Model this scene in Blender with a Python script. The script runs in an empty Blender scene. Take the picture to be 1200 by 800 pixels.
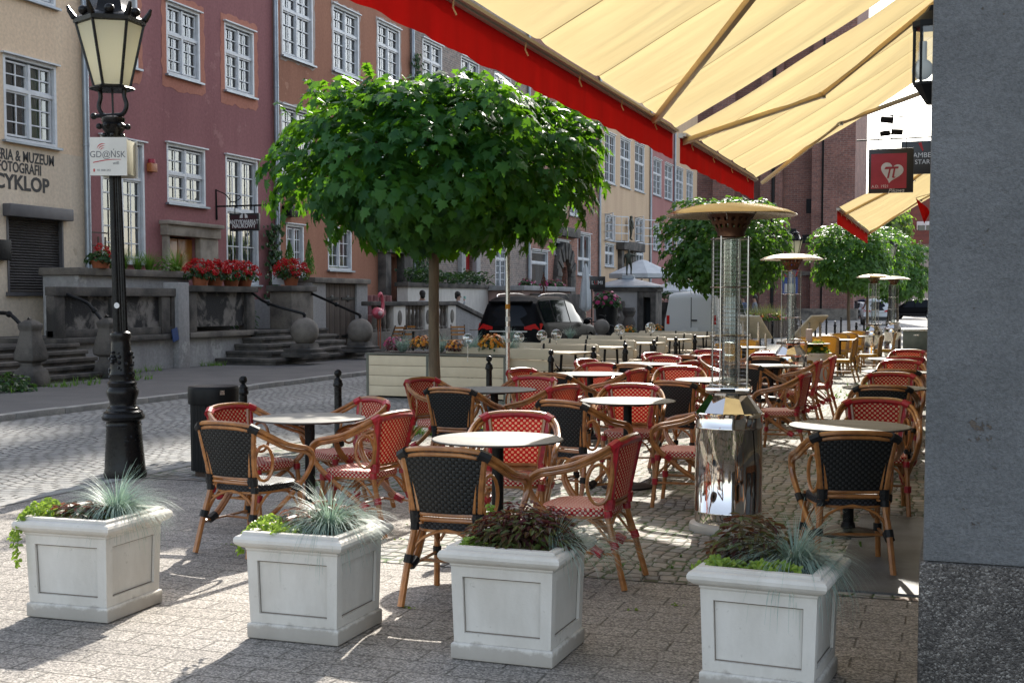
import bpy, bmesh, math, random
from math import sin, cos, pi, radians, atan2, sqrt
from mathutils import Vector, Matrix, noise
random.seed(7)
S = bpy.context.scene
COL = S.collection
R = random.random
def U(a, b): return random.uniform(a, b)

# ------------------------------------------------------------------ survey helpers (photo pixel -> point on a real plane)
FPX, CXP, CYP, EYE = 1500., 600., 440., 1.57
YAW, PIT = radians(19.1), math.atan(88/1500.)
FW = Vector((-sin(YAW)*cos(PIT), cos(YAW)*cos(PIT), -sin(PIT)))
RT = Vector((cos(YAW), sin(YAW), 0)); UPV = RT.cross(FW)
CAM = Vector((0, 0, EYE))
def ray(u, v): return FW*FPX + RT*(u-CXP) + UPV*(CYP-v)
def G(u, v, z=0.):
    d = ray(u, v); return CAM + d*((z-EYE)/d.z)
def AX(u, v, X):
    d = ray(u, v); return CAM + d*(X/d.x)
def AY(u, v, Y):
    d = ray(u, v); return CAM + d*(Y/d.y)

# ------------------------------------------------------------------ mesh builder
class MB:
    def __init__(s): s.v = []; s.f = []; s.uv = []; s.hasuv = False; s.mi = []
    def add(s, vs, fs, uvs=None, mi=0):
        o = len(s.v); s.v += [tuple(p) for p in vs]
        for k, f in enumerate(fs):
            s.f.append(tuple(i+o for i in f)); s.mi.append(mi)
            if uvs is not None: s.uv.append([uvs[i] for i in f]); s.hasuv = True
            else: s.uv.append([(0, 0)]*len(f))
        return s
    def box(s, x0, y0, z0, x1, y1, z1, m=None, mi=0):
        P = [Vector(p) for p in ((x0,y0,z0),(x1,y0,z0),(x1,y1,z0),(x0,y1,z0),(x0,y0,z1),(x1,y0,z1),(x1,y1,z1),(x0,y1,z1))]
        if m is not None: P = [m @ p for p in P]
        return s.add(P, [(3,2,1,0),(4,5,6,7),(0,1,5,4),(1,2,6,5),(2,3,7,6),(3,0,4,7)], mi=mi)
    def bar(s, a, b, w, h=None, up=(0,0,1)):
        a, b = Vector(a), Vector(b); d = b-a; L = d.length; d.normalize(); h = h or w
        x = d.cross(Vector(up))
        if x.length < 1e-4: x = Vector((1,0,0))
        x.normalize(); z = x.cross(d)
        m = Matrix((x, d, z)).transposed().to_4x4(); m.translation = a
        return s.box(-w/2, 0, -h/2, w/2, L, h/2, m)
    def tube(s, pts, r, n=8, caps=True, closed=False, mi=0):
        pts = [Vector(p) for p in pts]; k = len(pts)
        rs = r if isinstance(r, (list, tuple)) else [r]*k
        ref = None; vs = []
        for i, p in enumerate(pts):
            if closed: t = pts[(i+1) % k]-pts[i-1]
            else: t = pts[min(i+1, k-1)]-pts[max(i-1, 0)]
            if t.length < 1e-9: t = Vector((0,0,1))
            t.normalize()
            if ref is None:
                ref = Vector((0,0,1)) if abs(t.z) < .9 else Vector((1,0,0))
            x = ref-t*ref.dot(t)
            if x.length < 1e-5: x = t.orthogonal()
            x.normalize(); ref = x; y = t.cross(x)
            for j in range(n):
                a = 2*pi*j/n; vs.append(p+(x*cos(a)+y*sin(a))*rs[i])
        fs = []
        for i in range(k if closed else k-1):
            for j in range(n):
                a = i*n+j; b = i*n+(j+1) % n; c = ((i+1) % k)*n
                fs.append((a, b, c+(j+1) % n, c+j))
        if caps and not closed:
            fs.append(tuple(range(n-1, -1, -1))); fs.append(tuple((k-1)*n+j for j in range(n)))
        return s.add(vs, fs, mi=mi)
    def lathe(s, prof, n=20, c=(0,0,0), m=None, caps=True, ph=0, fl=None, mi=0):
        vs = []; c = Vector(c)
        for (r, z) in prof:
            for j in range(n):
                a = 2*pi*j/n+ph; rr = r*(fl(j) if fl else 1)
                p = Vector((rr*cos(a), rr*sin(a), z))
                vs.append((m @ p if m is not None else p)+c)
        fs = []; k = len(prof)
        for i in range(k-1):
            for j in range(n):
                fs.append((i*n+j, i*n+(j+1) % n, (i+1)*n+(j+1) % n, (i+1)*n+j))
        if caps:
            fs.append(tuple(range(n-1, -1, -1))); fs.append(tuple((k-1)*n+j for j in range(n)))
        return s.add(vs, fs, mi=mi)
    def sq(s, prof, c=(0,0), ax=1., ay=1., caps=True):
        vs = []
        for (h, z) in prof:
            hx, hy = (h*ax, h*ay)
            vs += [(c[0]-hx, c[1]-hy, z), (c[0]+hx, c[1]-hy, z), (c[0]+hx, c[1]+hy, z), (c[0]-hx, c[1]+hy, z)]
        fs = []; k = len(prof)
        for i in range(k-1):
            for j in range(4): fs.append((i*4+j, i*4+(j+1) % 4, (i+1)*4+(j+1) % 4, (i+1)*4+j))
        if caps: fs.append((3,2,1,0)); fs.append(tuple((k-1)*4+j for j in range(4)))
        return s.add(vs, fs)
    def prism(s, poly, a, b, m=None, mi=0):
        """poly in local (x,y); from z=a to z=b"""
        n = len(poly); P = [Vector((p[0], p[1], a)) for p in poly]+[Vector((p[0], p[1], b)) for p in poly]
        if m is not None: P = [m @ p for p in P]
        fs = [tuple(range(n-1, -1, -1)), tuple(range(n, 2*n))]
        for i in range(n): fs.append((i, (i+1) % n, n+(i+1) % n, n+i))
        return s.add(P, fs, mi=mi)
    def ball(s, c, r, nu=12, nv=8, sc=(1,1,1), mi=0):
        vs = []; c = Vector(c)
        for i in range(nv+1):
            t = pi*i/nv
            for j in range(nu):
                a = 2*pi*j/nu
                vs.append(c+Vector((sin(t)*cos(a)*r*sc[0], sin(t)*sin(a)*r*sc[1], -cos(t)*r*sc[2])))
        fs = []
        for i in range(nv):
            for j in range(nu):
                fs.append((i*nu+j, i*nu+(j+1) % nu, (i+1)*nu+(j+1) % nu, (i+1)*nu+j))
        return s.add(vs, fs, mi=mi)
    def grid(s, P, uv=None, mi=0):
        """P[i][j] points"""
        ni, nj = len(P), len(P[0]); vs = [P[i][j] for i in range(ni) for j in range(nj)]
        us = [uv[i][j] for i in range(ni) for j in range(nj)] if uv else None
        fs = [(i*nj+j, (i+1)*nj+j, (i+1)*nj+j+1, i*nj+j+1) for i in range(ni-1) for j in range(nj-1)]
        return s.add(vs, fs, us, mi)
    def xf(s, m):
        s.v = [tuple(m @ Vector(p)) for p in s.v]; return s
    def build(s, name, mat, parent=None, bevel=0, ang=38, loc=None, rz=0, seg=2, clean=False):
        me = bpy.data.meshes.new(name)
        me.from_pydata(s.v, [], s.f)
        for m in (mat if isinstance(mat, (list, tuple)) else [mat]): me.materials.append(m)
        if max(s.mi, default=0): me.polygons.foreach_set('material_index', s.mi)
        if s.hasuv:
            L = me.uv_layers.new(name='UVMap'); flat = []
            for q in s.uv:
                for t in q: flat += [t[0], t[1]]
            L.data.foreach_set('uv', flat)
        if bevel or clean:
            bm = bmesh.new(); bm.from_mesh(me)
            if clean:
                bmesh.ops.remove_doubles(bm, verts=bm.verts, dist=1e-4)
                bmesh.ops.recalc_face_normals(bm, faces=bm.faces)
            if bevel:
                es = [e for e in bm.edges if len(e.link_faces) == 2 and e.calc_face_angle(0) > .5]
                bmesh.ops.bevel(bm, geom=es, offset=bevel, segments=seg, affect='EDGES', profile=.6, clamp_overlap=True)
            bm.to_mesh(me); bm.free()
        me.polygons.foreach_set('use_smooth', [True]*len(me.polygons))
        me.set_sharp_from_angle(angle=radians(ang))
        me.update()
        o = bpy.data.objects.new(name, me); COL.objects.link(o)
        if parent is not None: o.parent = parent
        if loc is not None: o.location = loc
        if rz: o.rotation_euler = (0, 0, rz)
        return o

def tag(o, label, cat, group=None, kind=None):
    if label: o['label'] = label
    if cat: o['category'] = cat
    if group: o['group'] = group
    if kind: o['kind'] = kind
    return o
def thing(name, label, cat, loc=(0,0,0), rz=0, group=None):
    o = bpy.data.objects.new(name, None); COL.objects.link(o)
    o.empty_display_size = .2; o.location = loc; o.rotation_euler = (0, 0, rz)
    return tag(o, label, cat, group)
def struct(o): o['kind'] = 'structure'; return o
KIDS = {}
def dup(root, loc, rz, label=None, group=None, sc=1):
    def cp(o, par):
        c = o.copy(); COL.objects.link(c)
        if par is not None: c.parent = par
        for ch in list(o.children): cp(ch, c)
        return c
    r = cp(root, None); r.location = loc; r.rotation_euler = (0, 0, rz); r.scale = (sc, sc, sc)
    if label: r['label'] = label
    if group: r['group'] = group
    return r
def crom(pts, k=4, closed=False):
    P = [Vector(p) for p in pts]; n = len(P); out = []
    for i in range(n if closed else n-1):
        a = P[i-1] if (i > 0 or closed) else P[0]*2-P[1]
        b = P[i]; c = P[(i+1) % n]
        d = P[(i+2) % n] if (i+2 < n or closed) else P[-1]*2-P[-2]
        for j in range(k):
            t = j/k
            out.append(.5*((2*b)+(c-a)*t+(2*a-5*b+4*c-d)*t*t+(3*b-a-3*c+d)*t**3))
    if not closed: out.append(P[-1])
    return out

# ------------------------------------------------------------------ materials
def new_mat(name):
    m = bpy.data.materials.new(name); m.use_nodes = True
    nt = m.node_tree; b = nt.nodes['Principled BSDF']
    return m, nt, b
def N(nt, t, **kw):
    n = nt.nodes.new(t)
    for k, v in kw.items():
        if k.startswith('_'): setattr(n, k[1:], v)
        else:
            key = k.replace('__', ' ')
            n.inputs[int(key[1:]) if key[0] == 'i' and key[1:].isdigit() else key].default_value = v
    return n
def LK(nt, a, b): nt.links.new(a, b)
def rgba(c): return (c[0], c[1], c[2], 1)
def mixc(nt, fac, a, b, mode='MIX'):
    n = nt.nodes.new('ShaderNodeMix'); n.data_type = 'RGBA'; n.blend_type = mode
    for sock, val in ((0, fac), (6, a), (7, b)):
        if hasattr(val, 'links') or hasattr(val, 'is_linked'): LK(nt, val, n.inputs[sock])
        else: n.inputs[sock].default_value = val if sock == 0 else rgba(val)
    return n.outputs[2]
def mth(nt, op, a, b=None, c=None):
    n = nt.nodes.new('ShaderNodeMath'); n.operation = op
    for i, v in enumerate((a, b, c)):
        if v is None: continue
        if hasattr(v, 'is_linked'): LK(nt, v, n.inputs[i])
        else: n.inputs[i].default_value = v
    return n.outputs[0]
def ramp(nt, fac, stops):
    n = nt.nodes.new('ShaderNodeValToRGB'); LK(nt, fac, n.inputs[0])
    e = n.color_ramp.elements
    while len(e) < len(stops): e.new(.5)
    for i, (p, c) in enumerate(stops):
        e[i].position = p; e[i].color = rgba(c) if not isinstance(c, (int, float)) else (c, c, c, 1)
    return n.outputs[0]
def ncoord(nt, kind='Object', sc=None, rot=None):
    t = nt.nodes.new('ShaderNodeTexCoord').outputs[kind]
    if sc or rot:
        mp = nt.nodes.new('ShaderNodeMapping'); LK(nt, t, mp.inputs[0])
        if sc: mp.inputs['Scale'].default_value = sc
        if rot: mp.inputs['Rotation'].default_value = rot
        t = mp.outputs[0]
    return t
def noi(nt, vec, scale, detail=4, rough=.55, dist=0):
    n = N(nt, 'ShaderNodeTexNoise', Scale=scale, Detail=detail, Roughness=rough, Distortion=dist)
    LK(nt, vec, n.inputs['Vector']); return n.outputs[0]
def bumpn(nt, b, h, st, dist):
    n = N(nt, 'ShaderNodeBump', Strength=st, Distance=dist); LK(nt, h, n.inputs['Height'])
    LK(nt, n.outputs[0], b.inputs['Normal']); return n
def M(name, col, rough=.6, metal=0, col2=None, sc=3., lo=.35, hi=.65, bump=0., bsc=60., bd=.01, sc3=None, rot=None, spec=.5, coat=0, rvar=0, fine=.0, kind='Object'):
    """base colour varied by noise towards col2, fine speckle, bump"""
    m, nt, b = new_mat(name)
    vec = ncoord(nt, kind, sc3, rot)
    c2 = col2 or tuple(x*.72 for x in col)
    f = ramp(nt, noi(nt, vec, sc, 6, .6), [(lo, 0.), (hi, 1.)])
    c = mixc(nt, f, col, c2)
    if fine:
        g = ramp(nt, noi(nt, vec, bsc*1.7, 2, .6), [(.3, 1-fine), (.7, 1+fine*.6)])
        c = mixc(nt, 1., c, g, 'MULTIPLY')
    LK(nt, c, b.inputs['Base Color'])
    b.inputs['Roughness'].default_value = rough; b.inputs['Metallic'].default_value = metal
    b.inputs['Specular IOR Level'].default_value = spec
    if coat: b.inputs['Coat Weight'].default_value = coat; b.inputs['Coat Roughness'].default_value = .12
    if rvar:
        LK(nt, mth(nt, 'MULTIPLY_ADD', noi(nt, vec, sc*2.3, 5), rvar, rough-rvar/2), b.inputs['Roughness'])
    if bump: bumpn(nt, b, noi(nt, vec, bsc, 5, .65), bump, bd)
    return m
def leafmat(name, a, b2, tr=(.3,.5,.05), trw=.45, rough=.45, spec=.4):
    m, nt, b = new_mat(name)
    ri = nt.nodes.new('ShaderNodeNewGeometry').outputs['Random Per Island']
    c = ramp(nt, ri, [(0., a), (1., b2)])
    LK(nt, c, b.inputs['Base Color']); b.inputs['Roughness'].default_value = rough
    b.inputs['Specular IOR Level'].default_value = spec
    t = N(nt, 'ShaderNodeBsdfTranslucent', Color=rgba(tr))
    mx = N(nt, 'ShaderNodeMixShader', Fac=trw)
    LK(nt, b.outputs[0], mx.inputs[1]); LK(nt, t.outputs[0], mx.inputs[2])
    LK(nt, mx.outputs[0], nt.nodes['Material Output'].inputs['Surface'])
    return m
def weave(name, base, dot, p=.0125, thr=.22, rough=.42, trl=0):
    """staggered woven dots laid on the panel's own UVs (metres)"""
    m, nt, b = new_mat(name)
    uv = nt.nodes.new('ShaderNodeTexCoord').outputs['UV']
    sp = nt.nodes.new('ShaderNodeSeparateXYZ'); LK(nt, uv, sp.inputs[0])
    su = mth(nt, 'SINE', mth(nt, 'MULTIPLY', sp.outputs[0], pi/p))
    sv = mth(nt, 'SINE', mth(nt, 'MULTIPLY', sp.outputs[1], pi/p))
    pr = mth(nt, 'MULTIPLY', su, sv)
    f = ramp(nt, pr, [(thr-.06, 0.), (thr+.06, 1.)])
    nz = noi(nt, uv, 40, 3)
    bb = mixc(nt, nz, base, tuple(x*.6 for x in base)); dd = mixc(nt, nz, dot, tuple(x*.8 for x in dot))
    cc = mixc(nt, f, bb, dd); LK(nt, cc, b.inputs['Base Color'])
    b.inputs['Roughness'].default_value = rough; b.inputs['Specular IOR Level'].default_value = .2
    bumpn(nt, b, mth(nt, 'ABSOLUTE', pr), .7, .004)
    if trl:
        tl = nt.nodes.new('ShaderNodeBsdfTranslucent'); LK(nt, cc, tl.inputs[0])
        mx = N(nt, 'ShaderNodeMixShader', Fac=trl); LK(nt, b.outputs[0], mx.inputs[1]); LK(nt, tl.outputs[0], mx.inputs[2])
        LK(nt, mx.outputs[0], nt.nodes['Material Output'].inputs['Surface'])
    return m
def brickmat(name, c1, c2, mortar, scale, vec='yz', bw=.28, rh=.085, ms=.012, bump=.5, stain=.35, rough=.85, off=.5, c3=None):
    m, nt, b = new_mat(name)
    t = nt.nodes.new('ShaderNodeTexCoord').outputs['Object']
    sp = nt.nodes.new('ShaderNodeSeparateXYZ'); LK(nt, t, sp.inputs[0])
    cb = nt.nodes.new('ShaderNodeCombineXYZ')
    if vec == 'yz': LK(nt, mth(nt, 'ADD', sp.outputs[1], sp.outputs[0]), cb.inputs[0]); LK(nt, sp.outputs[2], cb.inputs[1])
    else: LK(nt, sp.outputs[0], cb.inputs[0]); LK(nt, sp.outputs[1], cb.inputs[1])
    br = N(nt, 'ShaderNodeTexBrick', Color1=rgba(c1), Color2=rgba(c2), Mortar=rgba(mortar), Scale=scale)
    br.offset = off
    for k, v in (('Mortar Size', ms), ('Brick Width', bw), ('Row Height', rh), ('Mortar Smooth', .25), ('Bias', -.1)): br.inputs[k].default_value = v
    LK(nt, cb.outputs[0], br.inputs['Vector'])
    f = ramp(nt, noi(nt, t, .5, 6, .65), [(.35, 0.), (.7, stain)])
    c = mixc(nt, f, br.outputs[0], c3 or tuple(x*.35 for x in c1))
    g = ramp(nt, noi(nt, t, 9, 3), [(.3, .7), (.7, 1.25)])
    LK(nt, mixc(nt, 1., c, g, 'MULTIPLY'), b.inputs['Base Color'])
    b.inputs['Roughness'].default_value = rough
    h = mth(nt, 'ADD', mth(nt, 'SUBTRACT', 1., br.outputs[1]), mth(nt, 'MULTIPLY', noi(nt, t, 30, 4), .5))
    bumpn(nt, b, h, bump, .012)
    return m
def glassmat(name, tint=(.75,.82,.85), fac=.16, rough=.02):
    """clear pane: mirror-like share rising at grazing angles over a see-through tint"""
    m, nt, b = new_mat(name); nt.nodes.remove(b)
    tr = N(nt, 'ShaderNodeBsdfTransparent', Color=rgba(tint)); gl = N(nt, 'ShaderNodeBsdfGlossy', Roughness=rough)
    gl.inputs['Color'].default_value = (1,1,1,1)
    fr = N(nt, 'ShaderNodeLayerWeight', Blend=.25)
    fc = mth(nt, 'MULTIPLY_ADD', fr.outputs['Fresnel'], .75, fac)
    mx = nt.nodes.new('ShaderNodeMixShader'); LK(nt, fc, mx.inputs[0])
    LK(nt, tr.outputs[0], mx.inputs[1]); LK(nt, gl.outputs[0], mx.inputs[2])
    LK(nt, mx.outputs[0], nt.nodes['Material Output'].inputs['Surface'])
    return m

bamboo, nt, b = new_mat('varnished_bamboo')
v = ncoord(nt); f = ramp(nt, noi(nt, v, 14, 5, .6), [(.3, 0.), (.7, 1.)])
c = mixc(nt, f, (.42,.175,.048), (.20,.072,.019))
LK(nt, c, b.inputs['Base Color']); b.inputs['Roughness'].default_value = .3
b.inputs['Coat Weight'].default_value = .35; b.inputs['Coat Roughness'].default_value = .15
bumpn(nt, b, noi(nt, v, 55, 3), .15, .004)
bamboo_pale = M('pale_bamboo', (.42,.24,.09), .4, col2=(.28,.14,.05), sc=14)
w_red = weave('red_cream_weave', (.60,.016,.018), (.82,.62,.40), p=.0185, thr=.2, trl=.42)
w_redseat = weave('red_cream_seat_weave', (.48,.014,.02), (.76,.60,.45), p=.015, thr=.14)
w_black = weave('black_weave', (.006,.006,.006), (.030,.031,.030), p=.017, thr=.15, rough=.42)
w_blackseat = weave('black_seat_weave', (.008,.008,.010), (.04,.042,.048), p=.015, thr=.1, rough=.45)
w_yellow = weave('yellow_weave', (.66,.36,.035), (.8,.55,.16), p=.012, thr=.2, trl=.35)
m_redband = M('red_binding', (.42,.010,.02), .45, col2=(.2,.008,.014), sc=20, bump=.3, bsc=120, bd=.003)
m_blackband = M('black_binding', (.009,.009,.01), .5, spec=.2, col2=(.018,.018,.018), sc=20, bump=.3, bsc=120, bd=.003)
m_yelband = M('yellow_binding', (.5,.28,.05), .5)
m_hpl = M('grey_laminate', (.20,.195,.18), .62, col2=(.30,.285,.255), sc=2.2, sc3=(1,9,1), lo=.3, hi=.7, spec=.1, rvar=.1, bump=.05, bsc=80, bd=.002)
m_hpldark = M('laminate_edge', (.045,.03,.022), .5)
m_blackmetal = M('black_painted_metal', (.006,.006,.0065), .45, col2=(.012,.012,.012), sc=8, spec=.16, bump=.1, bsc=40, bd=.004)
m_bar = M('anodised_bar', (.50,.46,.40), .5, .3, col2=(.46,.42,.36), sc=2)
m_refl = M('satin_reflector', (.50,.42,.32), .24, 1, col2=(.44,.37,.28), sc=2)
m_iron = M('cast_iron', (.006,.006,.007), .28, col2=(.013,.012,.011), sc=7, spec=.22, bump=.35, bsc=25, bd=.006, rvar=.2)
m_steel, nt, b = new_mat('polished_steel')
b.inputs['Base Color'].default_value = (.74,.70,.66,1); b.inputs['Metallic'].default_value = 1; b.inputs['Roughness'].default_value = .05
v = ncoord(nt); bumpn(nt, b, noi(nt, v, 5, 2), .12, .02)
LK(nt, mth(nt, 'MULTIPLY_ADD', noi(nt, v, 12, 5), .12, .0), b.inputs['Roughness'])
m_alu = M('brushed_aluminium', (.62,.60,.57), .28, 1, col2=(.5,.48,.45), sc=6, rvar=.2)
m_burner = M('scorched_burner_steel', (.20,.10,.055), .45, .8, col2=(.09,.045,.03), sc=9)
m_wire = M('wire_steel', (.5,.48,.44), .35, 1)
m_tubeglass = glassmat('heater_tube_glass', (.86,.9,.9), .06)
m_stone = M('cast_stone', (.58,.55,.50), .82, col2=(.47,.44,.395), sc=2.2, sc3=(1,1,.5), bump=.3, bsc=90, bd=.003, fine=.06)
m_stone, nt, b = new_mat('weathered_cast_stone')
v = ncoord(nt); oi = nt.nodes.new('ShaderNodeObjectInfo'); va = nt.nodes.new('ShaderNodeVectorMath'); va.operation = 'MULTIPLY_ADD'
wv = nt.nodes.new('ShaderNodeTexCoord'); ge = nt.nodes.new('ShaderNodeNewGeometry')
mp = nt.nodes.new('ShaderNodeMapping'); mp.inputs['Scale'].default_value = (1,1,.4); LK(nt, ge.outputs['Position'], mp.inputs[0])
c = mixc(nt, ramp(nt, noi(nt, mp.outputs[0], 4.5, 6, .65), [(.38, 0.), (.68, 1.)]), (.64,.605,.55), (.53,.495,.44))
sx = nt.nodes.new('ShaderNodeSeparateXYZ'); LK(nt, ge.outputs['Position'], sx.inputs[0])
zz = mth(nt, 'ADD', sx.outputs[2], mth(nt, 'MULTIPLY', noi(nt, ge.outputs['Position'], 11, 5, .7), -.11))
c = mixc(nt, ramp(nt, zz, [(-.0, .6), (.02, 0.)]), c, (.26,.225,.185))
c = mixc(nt, ramp(nt, noi(nt, ge.outputs['Position'], 26, 5, .7), [(.64, 0.), (.72, .5)]), c, (.30,.265,.22))
LK(nt, c, b.inputs['Base Color']); b.inputs['Roughness'].default_value = .84; bumpn(nt, b, noi(nt, v, 70, 5, .7), .35, .004)
m_stonedirt, nt, b = new_mat('cast_stone_joint_dirt'); b.inputs['Base Color'].default_value = (.19,.16,.13,1); b.inputs['Roughness'].default_value = .9
m_soil = M('soil', (.035,.026,.019), .95, col2=(.07,.05,.035), sc=30, bump=.6, bsc=60, bd=.02)
m_white = M('white_paint', (.66,.68,.70), .45, col2=(.54,.55,.56), sc=4)
m_zinc = M('zinc_sheet', (.34,.38,.42), .42, .6, col2=(.24,.27,.31), sc=2)
m_pane = glassmat('window_glass', (.55,.66,.68), .17)
m_dark = M('dark_interior', (.018,.019,.02), .9)
m_curtain = M('net_curtain', (.24,.25,.25), .9, col2=(.10,.11,.115), sc=14, sc3=(1,2.5,.12))
m_curtgreen = M('green_curtain', (.22,.30,.06), .9, col2=(.12,.19,.03), sc=16, sc3=(1,2.5,.1))
m_awn, nt, b = new_mat('cream_awning_cloth')
v = ncoord(nt); f = noi(nt, v, 1.6, 5)
c = mixc(nt, f, (.77,.62,.33), (.68,.53,.26)); LK(nt, c, b.inputs['Base Color']); b.inputs['Roughness'].default_value = .85
b.inputs['Specular IOR Level'].default_value = .15
wr = N(nt, 'ShaderNodeTexNoise', Scale=1., Detail=3.); mp = nt.nodes.new('ShaderNodeMapping'); mp.inputs['Scale'].default_value = (1.1, 5.5, 1)
LK(nt, v, mp.inputs[0]); LK(nt, mp.outputs[0], wr.inputs['Vector']); bumpn(nt, b, wr.outputs[0], .45, .05)
tl = N(nt, 'ShaderNodeBsdfTranslucent'); LK(nt, c, tl.inputs[0])
mx = N(nt, 'ShaderNodeMixShader', Fac=.5); LK(nt, b.outputs[0], mx.inputs[1]); LK(nt, tl.outputs[0], mx.inputs[2])
LK(nt, mx.outputs[0], nt.nodes['Material Output'].inputs['Surface'])
m_val, nt, b = new_mat('red_valance_cloth')
v = ncoord(nt, 'Object', (1,3,.3)); c = mixc(nt, noi(nt, v, 3, 4), (.50,.008,.006), (.36,.005,.005)); LK(nt, c, b.inputs['Base Color'])
b.inputs['Roughness'].default_value = .85; b.inputs['Specular IOR Level'].default_value = .1
tl = N(nt, 'ShaderNodeBsdfTranslucent'); LK(nt, c, tl.inputs[0])
mx = N(nt, 'ShaderNodeMixShader', Fac=.42); LK(nt, b.outputs[0], mx.inputs[1]); LK(nt, tl.outputs[0], mx.inputs[2])
LK(nt, mx.outputs[0], nt.nodes['Material Output'].inputs['Surface'])
m_seam = M('awning_seam_thread', (.40,.26,.09), .8)
m_arm = M('awning_arm_lacquer', (.70,.52,.28), .4, col2=(.62,.45,.23))
m_bark = M('bark', (.16,.115,.07), .9, col2=(.085,.06,.038), sc=9, sc3=(1,1,.25), bump=.8, bsc=22, bd=.02)
m_maple = leafmat('maple_leaf', (.006,.046,.018), (.036,.125,.022), (.22,.50,.02), .32, rough=.5, spec=.22)
m_maplefar = leafmat('maple_leaf_far', (.024,.08,.018), (.06,.15,.025), (.2,.42,.03), .35)
m_fescue = leafmat('blue_fescue_blade', (.17,.27,.25), (.34,.43,.36), (.3,.42,.3), .3)
m_creeper = leafmat('golden_creeper_leaf', (.09,.19,.02), (.24,.32,.045), (.35,.5,.05), .35)
m_coleus = leafmat('coleus_leaf', (.045,.010,.018), (.07,.12,.025), (.3,.07,.04), .3)
m_darkcol = leafmat('dark_red_leaf', (.035,.008,.014), (.085,.018,.022), (.3,.03,.03), .25)
m_hedge = leafmat('hedge_leaf', (.012,.04,.012), (.03,.075,.02), (.1,.22,.03), .3)
m_grass = leafmat('grass_blade', (.05,.12,.015), (.10,.19,.03), (.2,.4,.04), .35)
m_drygrass = leafmat('wild_grass_blade', (.14,.2,.05), (.3,.28,.1), (.4,.42,.1), .35)
m_geran = leafmat('geranium_petal', (.52,.008,.010), (.40,.005,.01), (.6,.02,.02), .2)
m_orange = leafmat('orange_petal', (.65,.14,.01), (.65,.36,.02), (.7,.3,.02), .2)
m_magenta = leafmat('magenta_petal', (.42,.02,.14), (.5,.1,.2), (.5,.05,.2), .2)
m_terra = M('terracotta', (.40,.13,.055), .8, col2=(.3,.09,.04), sc=8)
m_cuton = M('cream_board_paint', (.72,.60,.42), .6, spec=.2, col2=(.63,.52,.36), sc=2.5, bump=.1, bsc=40)
m_olivetrim = M('olive_metal_trim', (.14,.14,.105), .5)
m_asph = M('old_asphalt', (.105,.10,.098), .9, col2=(.075,.072,.072), sc=1.1, bump=.5, bsc=110, bd=.006, fine=.25)
m_kerb = M('granite_kerb', (.30,.29,.27), .8, col2=(.2,.195,.185), sc=5, bump=.4, bsc=60, bd=.008, fine=.2)
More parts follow.
